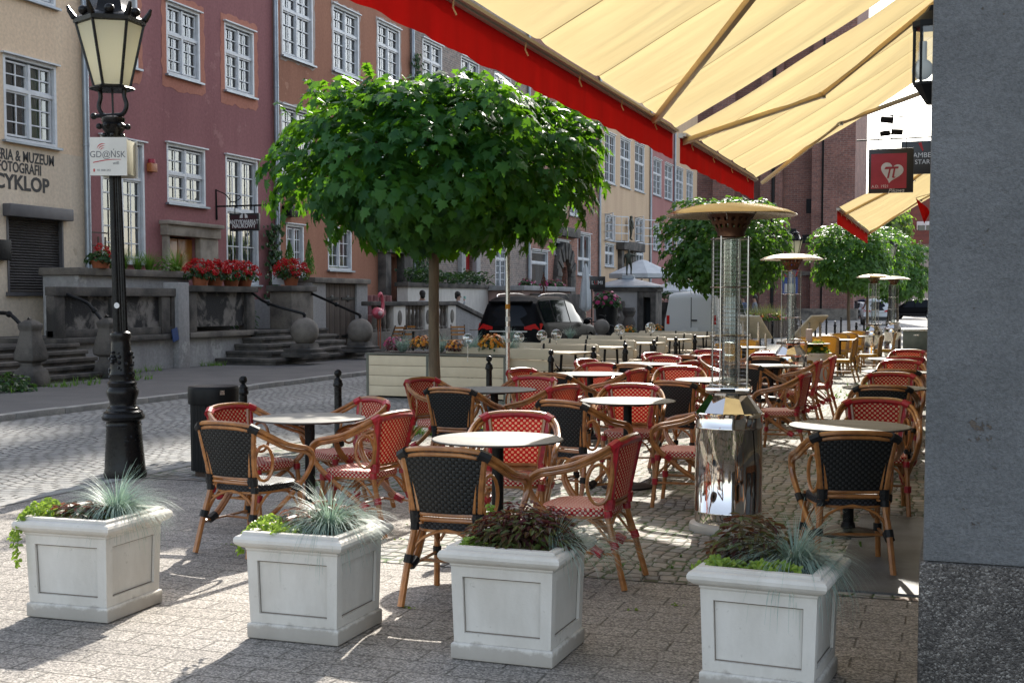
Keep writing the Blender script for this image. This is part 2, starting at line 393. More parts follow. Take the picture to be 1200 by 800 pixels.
# ================================================================== GROUND
def groundmat(name, kind):
    m, nt, b = new_mat(name)
    t = nt.nodes.new('ShaderNodeTexCoord').outputs['Object']
    big = noi(nt, t, .45, 5, .6)
    b.inputs['Roughness'].default_value = .82
    if kind == 'voro':
        sp = nt.nodes.new('ShaderNodeMapping'); sp.inputs['Scale'].default_value = (1, .8, 1); LK(nt, t, sp.inputs[0])
        wv = N(nt, 'ShaderNodeTexNoise', Scale=2.2, Detail=2.); LK(nt, sp.outputs[0], wv.inputs['Vector'])
        va = nt.nodes.new('ShaderNodeVectorMath'); va.operation = 'MULTIPLY_ADD'; LK(nt, wv.outputs['Color'], va.inputs[0]); va.inputs[1].default_value = (.18,.18,0); LK(nt, sp.outputs[0], va.inputs[2])
        vc = N(nt, 'ShaderNodeTexVoronoi', Scale=11., Randomness=.5); vc.distance = 'CHEBYCHEV'; LK(nt, va.outputs[0], vc.inputs['Vector'])
        vf = N(nt, 'ShaderNodeTexVoronoi', Scale=11., Randomness=.5); vf.distance = 'CHEBYCHEV'; vf.feature = 'F2'; LK(nt, va.outputs[0], vf.inputs['Vector'])
        vod = mth(nt, 'MULTIPLY', mth(nt, 'SUBTRACT', vf.outputs['Distance'], vc.outputs['Distance']), .5)
        s2 = nt.nodes.new('ShaderNodeSeparateColor'); LK(nt, vc.outputs['Color'], s2.inputs[0])
        stone = ramp(nt, s2.outputs[0], [(0., (.20,.185,.16)), (.35, (.30,.275,.24)), (.65, (.25,.245,.235)), (.85, (.36,.33,.29)), (1., (.28,.22,.18))])
        jm = ramp(nt, noi(nt, t, 1.3, 5, .7), [(.42, (.075,.062,.048)), (.56, (.05,.10,.018))])
        jw = mth(nt, 'MULTIPLY_ADD', noi(nt, t, 2.1, 3), .09, .015)
        e = mth(nt, 'DIVIDE', vod, jw)
        f = ramp(nt, e, [(.55, 0.), (1., 1.)])
        c = mixc(nt, f, jm, stone)
        h = mth(nt, 'ADD', mth(nt, 'MINIMUM', mth(nt, 'MULTIPLY', vod, 5.), .8), mth(nt, 'MULTIPLY', noi(nt, t, 28, 4), .35))
        bumpn(nt, b, h, .9, .022)
    else:
        sp = nt.nodes.new('ShaderNodeSeparateXYZ'); LK(nt, t, sp.inputs[0])
        cb = nt.nodes.new('ShaderNodeCombineXYZ')
        if kind == 'setts':
            nx = noi(nt, t, 1.7, 2)
            x = mth(nt, 'ADD', sp.outputs[0], mth(nt, 'MULTIPLY', nx, .22))
            ay = mth(nt, 'MULTIPLY', mth(nt, 'COSINE', mth(nt, 'MULTIPLY', sp.outputs[0], 4.2)), .13)
            y = mth(nt, 'ADD', mth(nt, 'ADD', sp.outputs[1], ay), mth(nt, 'MULTIPLY', noi(nt, t, 2.6, 2), .2))
            bw, rh, ms = .145, .118, .014
            c1, c2, mo = (.285,.28,.265), (.18,.185,.185), (.045,.042,.038)
        elif kind == 'slabs':
            x = mth(nt, 'ADD', sp.outputs[0], mth(nt, 'MULTIPLY', noi(nt, t, 3, 2), .012)); y = mth(nt, 'ADD', sp.outputs[1], mth(nt, 'MULTIPLY', noi(nt, t, 2.5, 2), .02))
            bw, rh, ms = .40, .17, .006
            c1, c2, mo = (.285,.258,.228), (.245,.221,.195), (.135,.12,.10)
        LK(nt, x, cb.inputs[0]); LK(nt, y, cb.inputs[1])
        br = N(nt, 'ShaderNodeTexBrick', Color1=rgba(c1), Color2=rgba(c2), Mortar=rgba(mo), Scale=1.)
        for k, v in (('Mortar Size', ms), ('Brick Width', bw), ('Row Height', rh), ('Mortar Smooth', .5)): br.inputs[k].default_value = v
        LK(nt, cb.outputs[0], br.inputs['Vector'])
        c = br.outputs[0]
        if kind == 'slabs':
            ag = N(nt, 'ShaderNodeTexVoronoi', Scale=120.); LK(nt, t, ag.inputs['Vector'])
            s2 = nt.nodes.new('ShaderNodeSeparateColor'); LK(nt, ag.outputs['Color'], s2.inputs[0])
            c = mixc(nt, 1., c, ramp(nt, s2.outputs[0], [(0., .4), (.5, .95), (1., 1.75)]), 'MULTIPLY')
            h = mth(nt, 'ADD', mth(nt, 'MULTIPLY', mth(nt, 'SUBTRACT', 1., br.outputs[1]), 1.6), mth(nt, 'MULTIPLY', noi(nt, t, 95, 3), 1.))
            bumpn(nt, b, h, .75, .008)
        else:
            h = mth(nt, 'ADD', mth(nt, 'SUBTRACT', 1., br.outputs[1]), mth(nt, 'MULTIPLY', noi(nt, t, 22, 4), .6))
            bumpn(nt, b, h, .95, .03)
    g = ramp(nt, big, [(.3, .72), (.7, 1.15)])
    c = mixc(nt, 1., c, g, 'MULTIPLY'); LK(nt, c, b.inputs['Base Color'])
    return m
g_street = groundmat('street_setts', 'setts'); g_slab = groundmat('concrete_pavers', 'slabs'); g_terr = groundmat('terrace_setts', 'voro')
m_ground = M('plaza_paving', (.27,.26,.245), .85, col2=(.2,.195,.185), sc=.25, bump=.3, bsc=30, bd=.02, fine=.15)
def sheet(name, poly, z, mat):
    mb = MB(); mb.add([(x, y, z) for x, y in poly], [tuple(range(len(poly)))])
    return struct(mb.build(name, mat))
sheet('ground', [(-900,-300),(900,-300),(900,1500),(-900,1500)], -.016, m_ground)
sheet('street', [(-11.75,-20),(-7.0,-20),(-7.0,52),(-11.75,52)], -.008, g_street)
sheet('pavement', [(-6.86,-20),(3,-20),(3,6.95),(-3.45,6.95),(-3.45,9.6),(-6.86,9.6)], -.004, g_slab)
sheet('terrace_paving', [(-3.45,6.95),(3,6.95),(3,46),(-7,46),(-7,9.6),(-3.45,9.6)], 0, g_terr)
sheet('sidewalk', [(-19,-20),(-11.9,-20),(-11.9,110),(-19,110)], .06, m_asph)
mb = MB(); y = -20.
while y < 60:
    L = U(.8, 1.1); mb.box(-11.9, y, -.05, -11.74, y+L-.012, .075+U(-.006,.006)); y += L
struct(mb.build('kerb', m_kerb, bevel=.012))
mb = MB(); y = -20.
while y < 50:
    L = U(.7, 1.0); mb.box(-7.0+U(-.01,.01), y, -.1, -6.86, y+L-.015, .006); y += L
struct(mb.build('kerb_edging', m_kerb, bevel=.008))
mb = MB(); mb.box(-.62, 7.05, -.01, -.04, 9.6, .012)
m_mat = M('metal_grid_mat', (.16,.165,.165), .6, .3, col2=(.1,.1,.1), sc=3, bump=.8, bsc=150, bd=.006)
tag(mb.build('door_mat', m_mat), 'grey ribbed floor plate under the chair beside the grey pier', 'floor plate')

# ================================================================== BISTRO CHAIR (faces +y)
ARM = [(0,-.285,.862),(.13,-.278,.857),(.212,-.25,.835),(.262,-.175,.785),(.285,-.05,.722),(.292,.07,.69),(.290,.15,.672),(.287,.205,.632),(.28,.207,.56),(.262,.15,.465),(.237,.04,.36),(.213,-.08,.265),(.203,-.17,.205)]
def sym(path): return [(-x, y, z) for x, y, z in path[:0:-1]]+list(path)
def backw(t): return .16+.055*t
def make_chair(kind, label, group):
    wm, sm, bm_ = {'red': (w_red, w_redseat, m_redband), 'black': (w_black, w_blackseat, m_blackband), 'yellow': (w_yellow, w_yellow, m_yelband)}[kind]
    wood = bamboo_pale if kind == 'yellow' else bamboo
    t = thing('bistro_chair', label, 'chair', group=group)
    def wrap(mb, p, d, r, L):
        d = Vector(d).normalized(); p = Vector(p); mb.tube([p-d*L/2, p+d*L/2], r, 8, mi=1)
    # hoop: top rail running on into the two curled arms (twin canes)
    if kind == 'yellow':
        top = [(-.19,-.21,.45),(-.2,-.235,.65),(-.195,-.265,.79),(-.13,-.28,.86),(0,-.285,.88),(.13,-.28,.86),(.195,-.265,.79),(.2,-.235,.65),(.19,-.21,.45)]
        mb = MB(); mb.tube(crom(top, 4), .015, 7); mb.build('back_frame', [wood, bm_], t)
    else:
        P = crom(sym(ARM), 4); mb = MB(); mb.tube(P, .0155, 7)
        Q = []
        for p in P:
            q = Vector(p); k = min(1, max(0, (q.z-.3)/.3)); q.z -= .024*k+.004; q.y += .012*(1-k); q.x *= .955; Q.append(q)
        mb.tube(Q, .0135, 7)
        for sx in (-1, 1):
            wrap(mb, (sx*.208,-.253,.826), (.6*sx,.35,-.35), .031, .06); wrap(mb, (sx*.25,.09,.41), (sx*.3,1,1), .022, .05); wrap(mb, (sx*.205,-.16,.212), (sx*-.1,1,.5), .028, .06)
        mb.build('back_frame', [wood, bm_], t)
    for sx in (-1, 1):
        up = crom([(sx*.205,-.315,0),(sx*.19,-.25,.25),(sx*.172,-.205,.45),(sx*.19,-.235,.65),(sx*.212,-.258,.83)], 4)
        mb = MB(); mb.tube(up, [.0165+.002*(1-i/len(up)) for i in range(len(up))], 7)
        u2 = crom([(sx*.14,-.203,.44),(sx*.158,-.235,.65),(sx*.18,-.26,.835)], 4); mb.tube(u2, .0135, 6)
        wrap(mb, (sx*.19,-.25,.25), (sx*-.1,.3,1), .025, .045); wrap(mb, (sx*.172,-.207,.425), (0,.1,1), .024, .04); wrap(mb, (sx*.165,-.215,.482), (0,-.1,1), .03, .06)
        mb.build('leg', [wood, bm_], t)
        mb = MB(); mb.tube(crom([(sx*.222,.215,0),(sx*.21,.19,.25),(sx*.2,.175,.44)], 3), .0165, 7)
        wrap(mb, (sx*.212,.195,.21), (0,0,1), .024, .05); wrap(mb, (sx*.2,.178,.4), (0,0,1), .024, .045); mb.build('leg', [wood, bm_], t)
    mb = MB()
    for sx in (-1, 1):
        mb.tube([(sx*.215,.195,.20),(sx*.198,-.26,.20)], .0095, 6)
        mb.tube(crom([(sx*.205,.18,.26),(sx*.2,.08,.38),(sx*.19,-.02,.415),(sx*.185,-.13,.37),(sx*.185,-.225,.26)], 3), .0085, 6)
        if kind != 'yellow':
            lp = [(sx*(.208+.045*cos(a)*0+.02*(cos(a))), -.165+.06*cos(a), .60+.115*sin(a)) for a in [2*pi*k/16 for k in range(16)]]
            mb.tube(lp, .0105, 6, closed=True)
    mb.tube([(-.205,-.03,.20),(.205,-.03,.20)], .0095, 6)
    for y in (-.222, .182): mb.tube(crom([(-.19,y,.27),(-.13,y*.98,.36),(0,y*.95,.41),(.13,y*.98,.36),(.19,y,.27)], 3), .0085, 6)
    mb.build('stretcher', wood, t)
    mb = MB()
    for z in (.497, .468): mb.tube(crom([(-.175,-.212,z),(0,-.222,z),(.175,-.212,z)], 4), .0135, 7)
    for sx in (-1, 1): wrap(mb, (sx*.16,-.212,.482), (1,0,0), .031, .035)
    mb.build('back_rail', [wood, bm_], t)
    # woven back panel, slightly dished, its own UVs in metres
    P, UVs = [], []; ni, nj = 13, 9
    top = .83 if kind != 'yellow' else .86
    for side in (0, 1):
        P, UVs = [], []
        for i in range(ni):
            s_ = -1+2*i/(ni-1); row, ur = [], []
            for j in range(nj):
                q = j/(nj-1); w = backw(q)
                z = .505+(top-.505+.022*(1-s_*s_))*q
                y = -.212-.052*q-.022*(1-s_*s_)+(.007 if side else -.007)
                row.append((s_*w, y, z)); ur.append((s_*w, z))
            P.append(row); UVs.append(ur)
        if side == 0: F0, U0 = P, UVs
    mb = MB(); mb.grid(F0, U0); mb.grid([r for r in P[::-1]], [r for r in UVs[::-1]])
    rim = [(F0[i][0], P[i][0]) for i in range(ni)]+[(F0[-1][j], P[-1][j]) for j in range(1, nj)]+[(F0[i][-1], P[i][-1]) for i in range(ni-2, -1, -1)]+[(F0[0][j], P[0][j]) for j in range(nj-2, 0, -1)]
    vs = [p for a in rim for p in a]; k = len(rim)
    mb.add(vs, [(2*i, 2*((i+1) % k), 2*((i+1) % k)+1, 2*i+1) for i in range(k)], [(0, 0)]*len(vs))
    mb.build('backrest', wm, t)
    if kind == 'red':
        pth = [F0[0][j] for j in range(0, nj)]+[F0[i][-1] for i in range(1, ni-1)]+[F0[-1][j] for j in range(nj-1, -1, -1)]
        pth = [(x*.97, y+.007, z-.006) for x, y, z in pth]
        mb = MB(); mb.tube(crom(pth, 2), .023, 6); mb.build('back_band', bm_, t)
    # seat: rounded trapezoid pad
    n = 32; out = []
    for k in range(n):
        a = 2*pi*k/n; ca, sa = cos(a), sin(a)
        x = abs(ca)**.55*(1 if ca > 0 else -1); y = abs(sa)**.55*(1 if sa > 0 else -1)
        out.append((x*(.205+.022*y), y*.205-.005))
    mb = MB(); rings = [(.0,.452),(.5,.455),(.85,.458),(.97,.455),(1.,.447)]
    vs, us = [], []
    for s_, z in rings[1:]:
        for x, y in out: vs.append((x*s_, y*s_, z)); us.append((x*s_, y*s_))
    vs.append((0,0,.453)); us.append((0,0))
    fs = [(r*n+j, r*n+(j+1) % n, (r+1)*n+(j+1) % n, (r+1)*n+j)[::-1] for r in range(3) for j in range(n)]
    fs = [f[::-1] for f in fs]; fs += [(4*n, j, (j+1) % n) for j in range(n)]
    mb.add(vs, fs, us)
    vs, us = [], []; acc = 0
    for z in (.447, .41):
        acc = 0
        for j in range(n+1):
            x, y = out[j % n]
            vs.append((x, y, z)); us.append((acc, z))
            x2, y2 = out[(j+1) % n]; acc += math.hypot(x2-x, y2-y)
    fs = [(j, (n+1)+j, (n+1)+j+1, j+1) for j in range(n)]; mb.add(vs, fs, us)
    vs = [(x, y, .41) for x, y in out]; mb.add(vs, [tuple(range(n-1, -1, -1))], [(0, 0)]*n)
    mb.build('seat', sm, t, ang=60)
    mb = MB(); mb.tube([(x*.94, y*.94, .402) for x, y in out], .012, 6, closed=True); mb.build('seat_frame', wood, t)
    for o in t.children: o.data.transform(Matrix.Diagonal((1.05,1,.95,1)))
    return t

# ================================================================== TABLE
def make_table(label, group):
    t = thing('bistro_table', label, 'table', group=group)
    mb = MB(); mb.lathe([(.0,.735),(.392,.735),(.398,.733),(.4,.729)], 48, caps=False); mb.build('tabletop', m_hpl, t)
    mb = MB(); mb.lathe([(.4,.7292),(.4,.722),(.394,.7205),(.0,.7205)], 48, caps=False); mb.build('edge_band', m_hpldark, t)
    mb = MB(); mb.tube([(0,0,.03),(0,0,.69)], .036, 16); mb.build('pole', m_blackmetal, t)
    mb = MB(); mb.lathe([(.0,.0),(.215,0),(.22,.006),(.215,.016),(.1,.03),(.05,.045),(.042,.08),(0,.08)], 28, caps=False); mb.build('base_plate', m_blackmetal, t)
    mb = MB(); mb.box(-.17,-.05,.69,.17,.05,.7195); mb.box(-.05,-.17,.692,.05,-.05,.7185); mb.box(-.05,.05,.692,.05,.17,.7185)
    mb.build('top_bracket', m_blackmetal, t, bevel=.006)
    mb = MB(); mb.tube([(.11+.016*cos(a), -.19, .672+.02*sin(a)) for a in [2*pi*k/12 for k in range(12)]], .0035, 5, closed=True); mb.tube([(.11,-.19,.692),(.11,-.19,.719)], .004, 5)
    mb.build('hook', m_blackmetal, t)
    return t

CH = {}; TB = []
GC = 'bistro armchairs on the café terrace'; GY = 'yellow bistro chairs at the far end'; GT = 'round bistro tables'
def chair(kind, x, y, face, label):
    """face: world degrees the sitter looks towards (0 = +x, 90 = +y)"""
    rz = radians(face-90+U(-5,5)); g = GY if kind == 'yellow' else GC
    if kind not in CH:
        c = make_chair(kind, label, g); c.location = (x, y, 0); c.rotation_euler = (0, 0, rz); CH[kind] = c; return c
    return dup(CH[kind], (x, y, 0), rz, label, g)
def table(x, y, label):
    if not TB:
        t = make_table(label, GT); t.location = (x, y, 0); TB.append(t); return t
    return dup(TB[0], (x, y, 0), U(0, 6), label, GT)

def chp(kind, u, v, face, label):
    p = G(u, v, .82); chair(kind, p.x+.285*cos(radians(face)), p.y+.285*sin(radians(face)), face, label)
table(-4.36,8.16, 'round grey café table nearest the black litter bin, four chairs round it')
chp('black',259,495, 76, 'black woven armchair turned back to the camera at the table by the litter bin')
chp('red',265,474, -8, 'red armchair in front of the litter bin, mostly behind a black chair')
chp('red',439,466, 238, 'red armchair facing the camera beyond the table nearest the litter bin')
chp('red',464,483, 168, 'sunlit red armchair seen from the side, right of the table by the bin')
table(-2.62,7.30, 'large looking round grey table just behind the third planter, half in shade')
chp('black',515,525.5, 88, 'black armchair right behind the second and third planters, back to the camera')
chair('red',-2.72,7.86, -74, 'red armchair with pale dots beyond the table behind the third planter')
chp('red',741,510, 182, 'red armchair side on, nearest the third planter, its feet on the setts')
table(-2.59,10.45, 'round table with bright sunlit top, left of the nearest patio heater')
chp('black',656,470, 68, 'black armchair left of the bright table beside the nearest heater, back turned')
chp('red',738,450, -76, 'red armchair facing the camera behind the bright table beside the nearest heater')
chair('red',-1.95,9.72, 178, 'red armchair side on, its back hidden behind the nearest heater barrel')
table(-4.11,11.36, 'round table in front of the cream planter box with the slim tree trunk')
chp('black',524,454.7, 82, 'black armchair in front of the slim tree trunk, back to the camera')
chair('red',-4.62,11.3, -14, 'red armchair just peeking over the black chair in front of the tree trunk')
chp('red',630,440.6, 255, 'red armchair facing the camera, right of the table before the cream planter box')
chp('red',665,451, 166, 'orange lit red armchair side on, right of the table before the cream planter box')
table(-3.95,14.15, 'round sunlit table right of the steel sign pole, among red chairs')
chp('black',643,437.8, 80, 'black armchair with only its brown rail showing, right of the sign pole')
chp('red',607.5,432, -18, 'small red armchair turned sideways, directly right of the steel sign pole')
chp('red',705.5,425.5, 256, 'red armchair facing the camera, behind the sunlit table right of the sign pole')
chp('red',748,432.6, 164, 'orange lit armchair back at the sunlit table right of the sign pole')
table(-3.86,16.72, 'round sunlit table in front of the second bench set')
chp('black',741,427, 80, 'dark armchair, only its rail showing, at the table before the second bench set')
chp('red',684,421, -18, 'red armchair side on at the left of the table before the second bench set')
chp('red',779.5,417, 256, 'red armchair facing the camera at the table before the second bench set')
chp('red',811,423, 165, 'red armchair turned sideways, right of the table before the second bench set')
table(-3.6,19.6, 'farthest sunlit round table next to the cream benches')
chp('black',801,416.5, 80, 'dark armchair back beside the farthest sunlit table near the benches')
chp('red',761,413.5, -18, 'small red armchair left of the farthest sunlit table near the benches')
chp('red',832,409.5, 257, 'red armchair behind the farthest sunlit table near the benches')
chair('red',-2.95,19.4, 165, 'orange lit red armchair right of the farthest sunlit table near the benches')
table(-2.42,13.5, 'white looking sunlit table seen through the cage of the nearest heater')
chp('black',788,447, 74, 'black armchair left of the nearest heater barrel top, back to the camera')
chp('red',796.6,429.5, -78, 'red armchair with white rim behind the table seen through the heater cage')
chair('red',-1.72,13.55, 178, 'red armchair side on, directly right of the nearest heater barrel')
table(-2.24,16.7, 'grey table in front of the second heater')
chp('black',873,427.5, 74, 'black armchair with curved arm seen just right of the nearest heater cage')
chair('red',-2.95,17.3, -20, 'red armchair left of the second heater, behind a dark chair')
chp('black',899,418, 84, 'black armchair, only its brown rail showing, left of the second heater')
chair('red',-2.5,18.3, -85, 'red armchair with pale rim beyond the table at the second heater')
chp('red',961.5,422, 179, 'red armchair side on, in front of the second heater barrel')
chp('red',978.5,417, 181, 'red armchair side on, right of the second heater, nearest the yellow chairs')
table(-.66,8.84, 'round grey table nearest the big grey pier, in full shade')
chp('black',999,506.6, 100, 'dark black armchair on the floor plate beside the grey pier, back to the camera')
chp('red',1024,467, -82, 'red armchair facing the camera beyond the shaded table nearest the grey pier')
table(-.63,12.82, 'second shaded grey table along the grey pier')
chp('black',1035,452, 92, 'black armchair at the second shaded table along the grey pier')
chair('red',-.60,13.55, -85, 'red armchair at the far side of the second shaded table along the pier')
table(-.65,15.75, 'third shaded table along the grey pier')
chair('black',-.60,14.75, 92, 'black armchair at the third shaded table along the grey pier')
chair('red',-.62,16.5, -86, 'red armchair at the far side of the third shaded table along the pier')
table(-.8,19.2, 'sunlit white topped table, farthest one along the grey pier')
chair('red',-.66,18.2, 92, 'red armchair before the farthest table along the grey pier')
chair('red',-.66,20.1, -86, 'red armchair behind the farthest table along the grey pier')
yt = [(-3.6,23.2,'table with yellow chairs closest to the second heater'),(-2.7,25.6,'table with yellow chairs, second one from the flower pot post'),(-2.35,28.3,'table with yellow chairs in the middle of the far row'),(-2.2,31.2,'last table with yellow chairs, left of the third heater')]
yw = ['at the yellow table nearest the second heater','at the second yellow table from the heater','at the third yellow table from the heater','at the yellow table by the third heater']
for (x, y, lb), w in zip(yt, yw):
    table(x, y, 'round '+lb)
    chair('yellow', x-.12, y-.72, 86, 'yellow bistro chair, back to the camera, '+w)
    chair('yellow', x+.62, y-.1, 178, 'yellow bistro chair turned sideways '+w)
    chair('yellow', x-.1, y+.75, -88, 'yellow bistro chair facing the camera '+w)

# ================================================================== PATIO HEATERS
def make_heater(label, group):
    t = thing('patio_heater', label, 'patio heater', group=group)
    mb = MB(); mb.lathe([(0,0),(.262,0),(.268,.02),(.262,.05),(.235,.062),(.0,.062)], 40, caps=False); mb.build('foot', M('heater_foot', (.5,.47,.42), .5, .2), t)
    mb = MB(); mb.lathe([(.228,.063),(.228,.13),(.232,.134),(.232,.142),(.228,.146),(.228,.70),(.232,.704),(.232,.716),(.228,.72),(.228,.79),(.236,.795),(.236,.806),(.226,.812)], 48, caps=False); mb.build('barrel', m_steel, t, ang=50)
    mb = MB(); mb.lathe([(.226,.813),(.135,.93),(.135,.945),(0,.945)], 10, caps=False, ph=.2); mb.build('shoulder', m_steel, t, ang=15)
    mb = MB(); mb.box(-.15,-.15,.946,.15,.15,.985); mb.build('collar', m_steel, t, bevel=.01)
    mb = MB(); mb.lathe([(.056,.986),(.056,1.985)], 24, caps=False); mb.lathe([(.05,1.985),(.05,.986)], 24, caps=False); mb.build('glass_tube', m_tubeglass, t)
    mb = MB()
    for k in range(4):
        a = pi/4+k*pi/2+.35; x, y = .133*cos(a), .133*sin(a)
        mb.tube([(x, y, .98), (x, y, 2.0)], .0048, 6)
    for z in (1.0, 1.33, 1.66, 1.985): mb.tube([(.133*cos(2*pi*k/20), .133*sin(2*pi*k/20), z) for k in range(20)], .0045, 5, closed=True)
    mb.build('cage_rod', m_alu, t)
    mb = MB()
    for k in range(28):
        a = 2*pi*k/28; mb.tube([(.128*cos(a), .128*sin(a), .99), (.128*cos(a), .128*sin(a), 1.985)], .0011, 3, caps=False)
    z = 1.0
    while z < 1.98:
        mb.tube([(.128*cos(2*pi*k/20), .128*sin(2*pi*k/20), z) for k in range(20)], .0011, 3, closed=True); z += .0285
    mb.build('wire_mesh', m_wire, t)
    # slotted burner cone: strips between slots
    mb = MB(); nb = 18
    for k in range(nb):
        a0, a1 = 2*pi*(k+.26)/nb, 2*pi*(k+.74)/nb
        mb.add([(r*cos(a), r*sin(a), z) for r, z in ((.094,2.03),(.155,2.135)) for a in (a0, a1)], [(0,1,3,2)])
    mb.lathe([(.09,2.0),(.092,2.03),(.11,2.058),(.108,2.058),(.088,2.03),(.086,2.0)], 28, caps=False)
    mb.lathe([(.124,2.083),(.136,2.103),(.134,2.103),(.122,2.083)], 28, caps=False)
    mb.lathe([(.15,2.128),(.163,2.15),(.16,2.15),(.147,2.128)], 28, caps=False)
    mb.build('burner', m_burner, t)
    mb = MB(); mb.lathe([(0,2.225),(.12,2.222),(.25,2.208),(.38,2.175),(.435,2.15),(.442,2.142),(.436,2.139),(.38,2.163),(.25,2.197),(.12,2.212),(0,2.214)], 64, caps=False); mb.build('reflector', m_refl, t)
    mb = MB()
    for k in range(3):
        a = 2*pi*k/3+.4; mb.tube([(.09*cos(a), .09*sin(a), 2.06), (.2*cos(a), .2*sin(a), 2.2)], .005, 5)
    mb.build('reflector_stay', m_alu, t)
    mb = MB(); mb.box(-.05,-.152,.955,.05,-.1495,.978); mb.build('badge', m_blackmetal, t)
    return t
GH = 'steel patio heaters along the terrace'
h0 = make_heater('nearest and largest polished steel patio heater with mirror barrel and tall caged glass tube', GH)
h0.location = (-1.45, 8.72, 0); h0.rotation_euler = (0,0,.1)
dup(h0, (-2.2,18.4,0), .6, 'second polished patio heater, beside the small flower pot on a post', GH)
dup(h0, (-1.95,33.4,0), .9, 'third patio heater, right of the yellow chairs', GH)
dup(h0, (-1.62,36.6,0), .3, 'farthest patio heater, its disc just right of the third one', GH)

# ================================================================== STONE PLANTERS
def make_planter(label, group):
    t = thing('stone_planter', label, 'planter', group=group)
    H = .50
    def hw(z): return .222+.012*(z/.4)
    mb = MB(); mb.sq([(.232,0),(.236,.004),(.236,.066),(.232,.07),(.222,.074)]); mb.build('plinth', m_stone, t, bevel=.004)
    mb = MB(); mb.sq([(hw(.0741)-.016,.0741),(hw(.41)-.016,.41)])
    mb.build('panel', m_stone, t)
    mb = MB()
    for k in range(4):
        m = Matrix.Rotation(k*pi/2, 4, 'Z')
        def face(x0, z0, x1, z1, d=.0):
            vs = []
            for x, z in ((x0,z0),(x1,z0),(x1,z1),(x0,z1)): vs.append((x*(hw(z)/hw(.4)), -(hw(z)-d), z))
            inn = [(x, y+.0175, z) for x, y, z in vs]
            mb.add([m @ Vector(p) for p in vs+inn], [(0,1,2,3),(4,7,6,5),(0,4,5,1),(1,5,6,2),(2,6,7,3),(3,7,4,0)])
        w = hw(.4)
        face(-w, .0745, w-.0175, .118); face(-w, .368, w-.0175, .41); face(-w, .118, -w+.052, .368); face(w-.052, .118, w-.0175, .368)
    mb.build('frame', m_stone, t, clean=True)
    mb = MB()
    for k in range(4):
        m = Matrix.Rotation(k*pi/2, 4, 'Z'); 
        for x0, z0, x1, z1 in ((-.184,.118,.184,.124),(-.184,.361,.184,.368),(-.184,.124,-.178,.361),(.178,.124,.184,.361)):
            f = lambda x, z: (x*hw(z)/hw(.4), -(hw(z)-.0135), z)
            vs = [f(x0,z0), f(x1,z0), f(x1,z1), f(x0,z1)]
            mb.add([m @ Vector(p) for p in vs], [(0,1,2,3)])
    mb.build('groove', m_stonedirt, t)
    mb = MB(); mb.sq([(.232,.409),(.238,.418),(.2385,.424),(.255,.432),(.272,.444),(.279,.456),(.279,.470),(.272,.482),(.256,.488),(.249,.490),(.249,.4995),(.246,.502),(.212,.502),(.207,.498),(.207,.44)], caps=False)
    mb.build('rim', m_stone, t, ang=25)
    mb = MB(); mb.sq([(.207,.455),(.207,.465)]); mb.build('soil', m_soil, t)
    return t
GP = 'white square stone planters'
P0 = make_planter('white stone planter farthest left, in front of the street lamp', GP)
pl_pos = [(-4.115,5.40,.02),(-2.86,5.40,-.005),(-1.83,5.385,-.02),(-.70,5.29,-.09)]
P0.location = (pl_pos[0][0], pl_pos[0][1], 0); P0.rotation_euler = (0,0,pl_pos[0][2])
for (x, y, r), lb in zip(pl_pos[1:], ('white stone planter second from the left, below the table by the litter bin','white stone planter third from the left, with the big dark red plant','white stone planter farthest right, beside the grey pier')):
    dup(P0, (x, y, 0), r, lb, GP)
def blades(mb, n, c, L, spread, w=.0022, lean=(0,0), segs=4, z0=0):
    for k in range(n):
        a = U(0, 2*pi); q = sqrt(R()); l = L*U(.6, 1.1); tilt = spread*(.15+q*U(.6,1.05))
        b = Vector((c[0]+.035*q*cos(a)*L/.3, c[1]+.035*q*sin(a)*L/.3, z0)); d = Vector((cos(a)+lean[0], sin(a)+lean[1], 0))
        sd = Vector((-sin(a), cos(a), 0))
        pts = []
        for i in range(segs+1):
            s = i/segs; th = tilt*(.35+.95*s)
            pts.append(b+(d*sin(th)+Vector((0,0,cos(th))))*l*s*(1-.08*s))
        vs = []
        for i, p in enumerate(pts):
            ww = w*(1-i/segs*.85); vs += [p-sd*ww, p+sd*ww]
        mb.add(vs, [(2*i, 2*i+1, 2*i+3, 2*i+2) for i in range(segs)])
def leafq(mb, p, nrm, tip, L, W, fold=.25):
    nrm = nrm.normalized(); tip = (tip-nrm*tip.dot(nrm)).normalized(); sd = nrm.cross(tip)
    vs = [p, p+tip*L*.35+sd*W*.5+nrm*fold*W, p+tip*L*.75+sd*W*.36+nrm*fold*W*.6, p+tip*L-nrm*L*.08, p+tip*L*.75-sd*W*.36+nrm*fold*W*.6, p+tip*L*.35-sd*W*.5+nrm*fold*W, p+tip*L*.5]
    mb.add(vs, [(0,1,6),(1,2,6),(2,3,6),(3,4,6),(4,5,6),(5,0,6)])
def rv(): 
    return Vector((random.gauss(0,1), random.gauss(0,1), random.gauss(0,1))).normalized()
def fescue(loc, L, n, label, spread=1.5, lean=(0,0)):
    mb = MB(); blades(mb, int(n*.95), (0,0), L*.84, spread, .0023, lean, 5); o = mb.build('blue_fescue', m_fescue, loc=loc); return tag(o, label, 'grass tuft', 'blue fescue tufts in the stone planters')
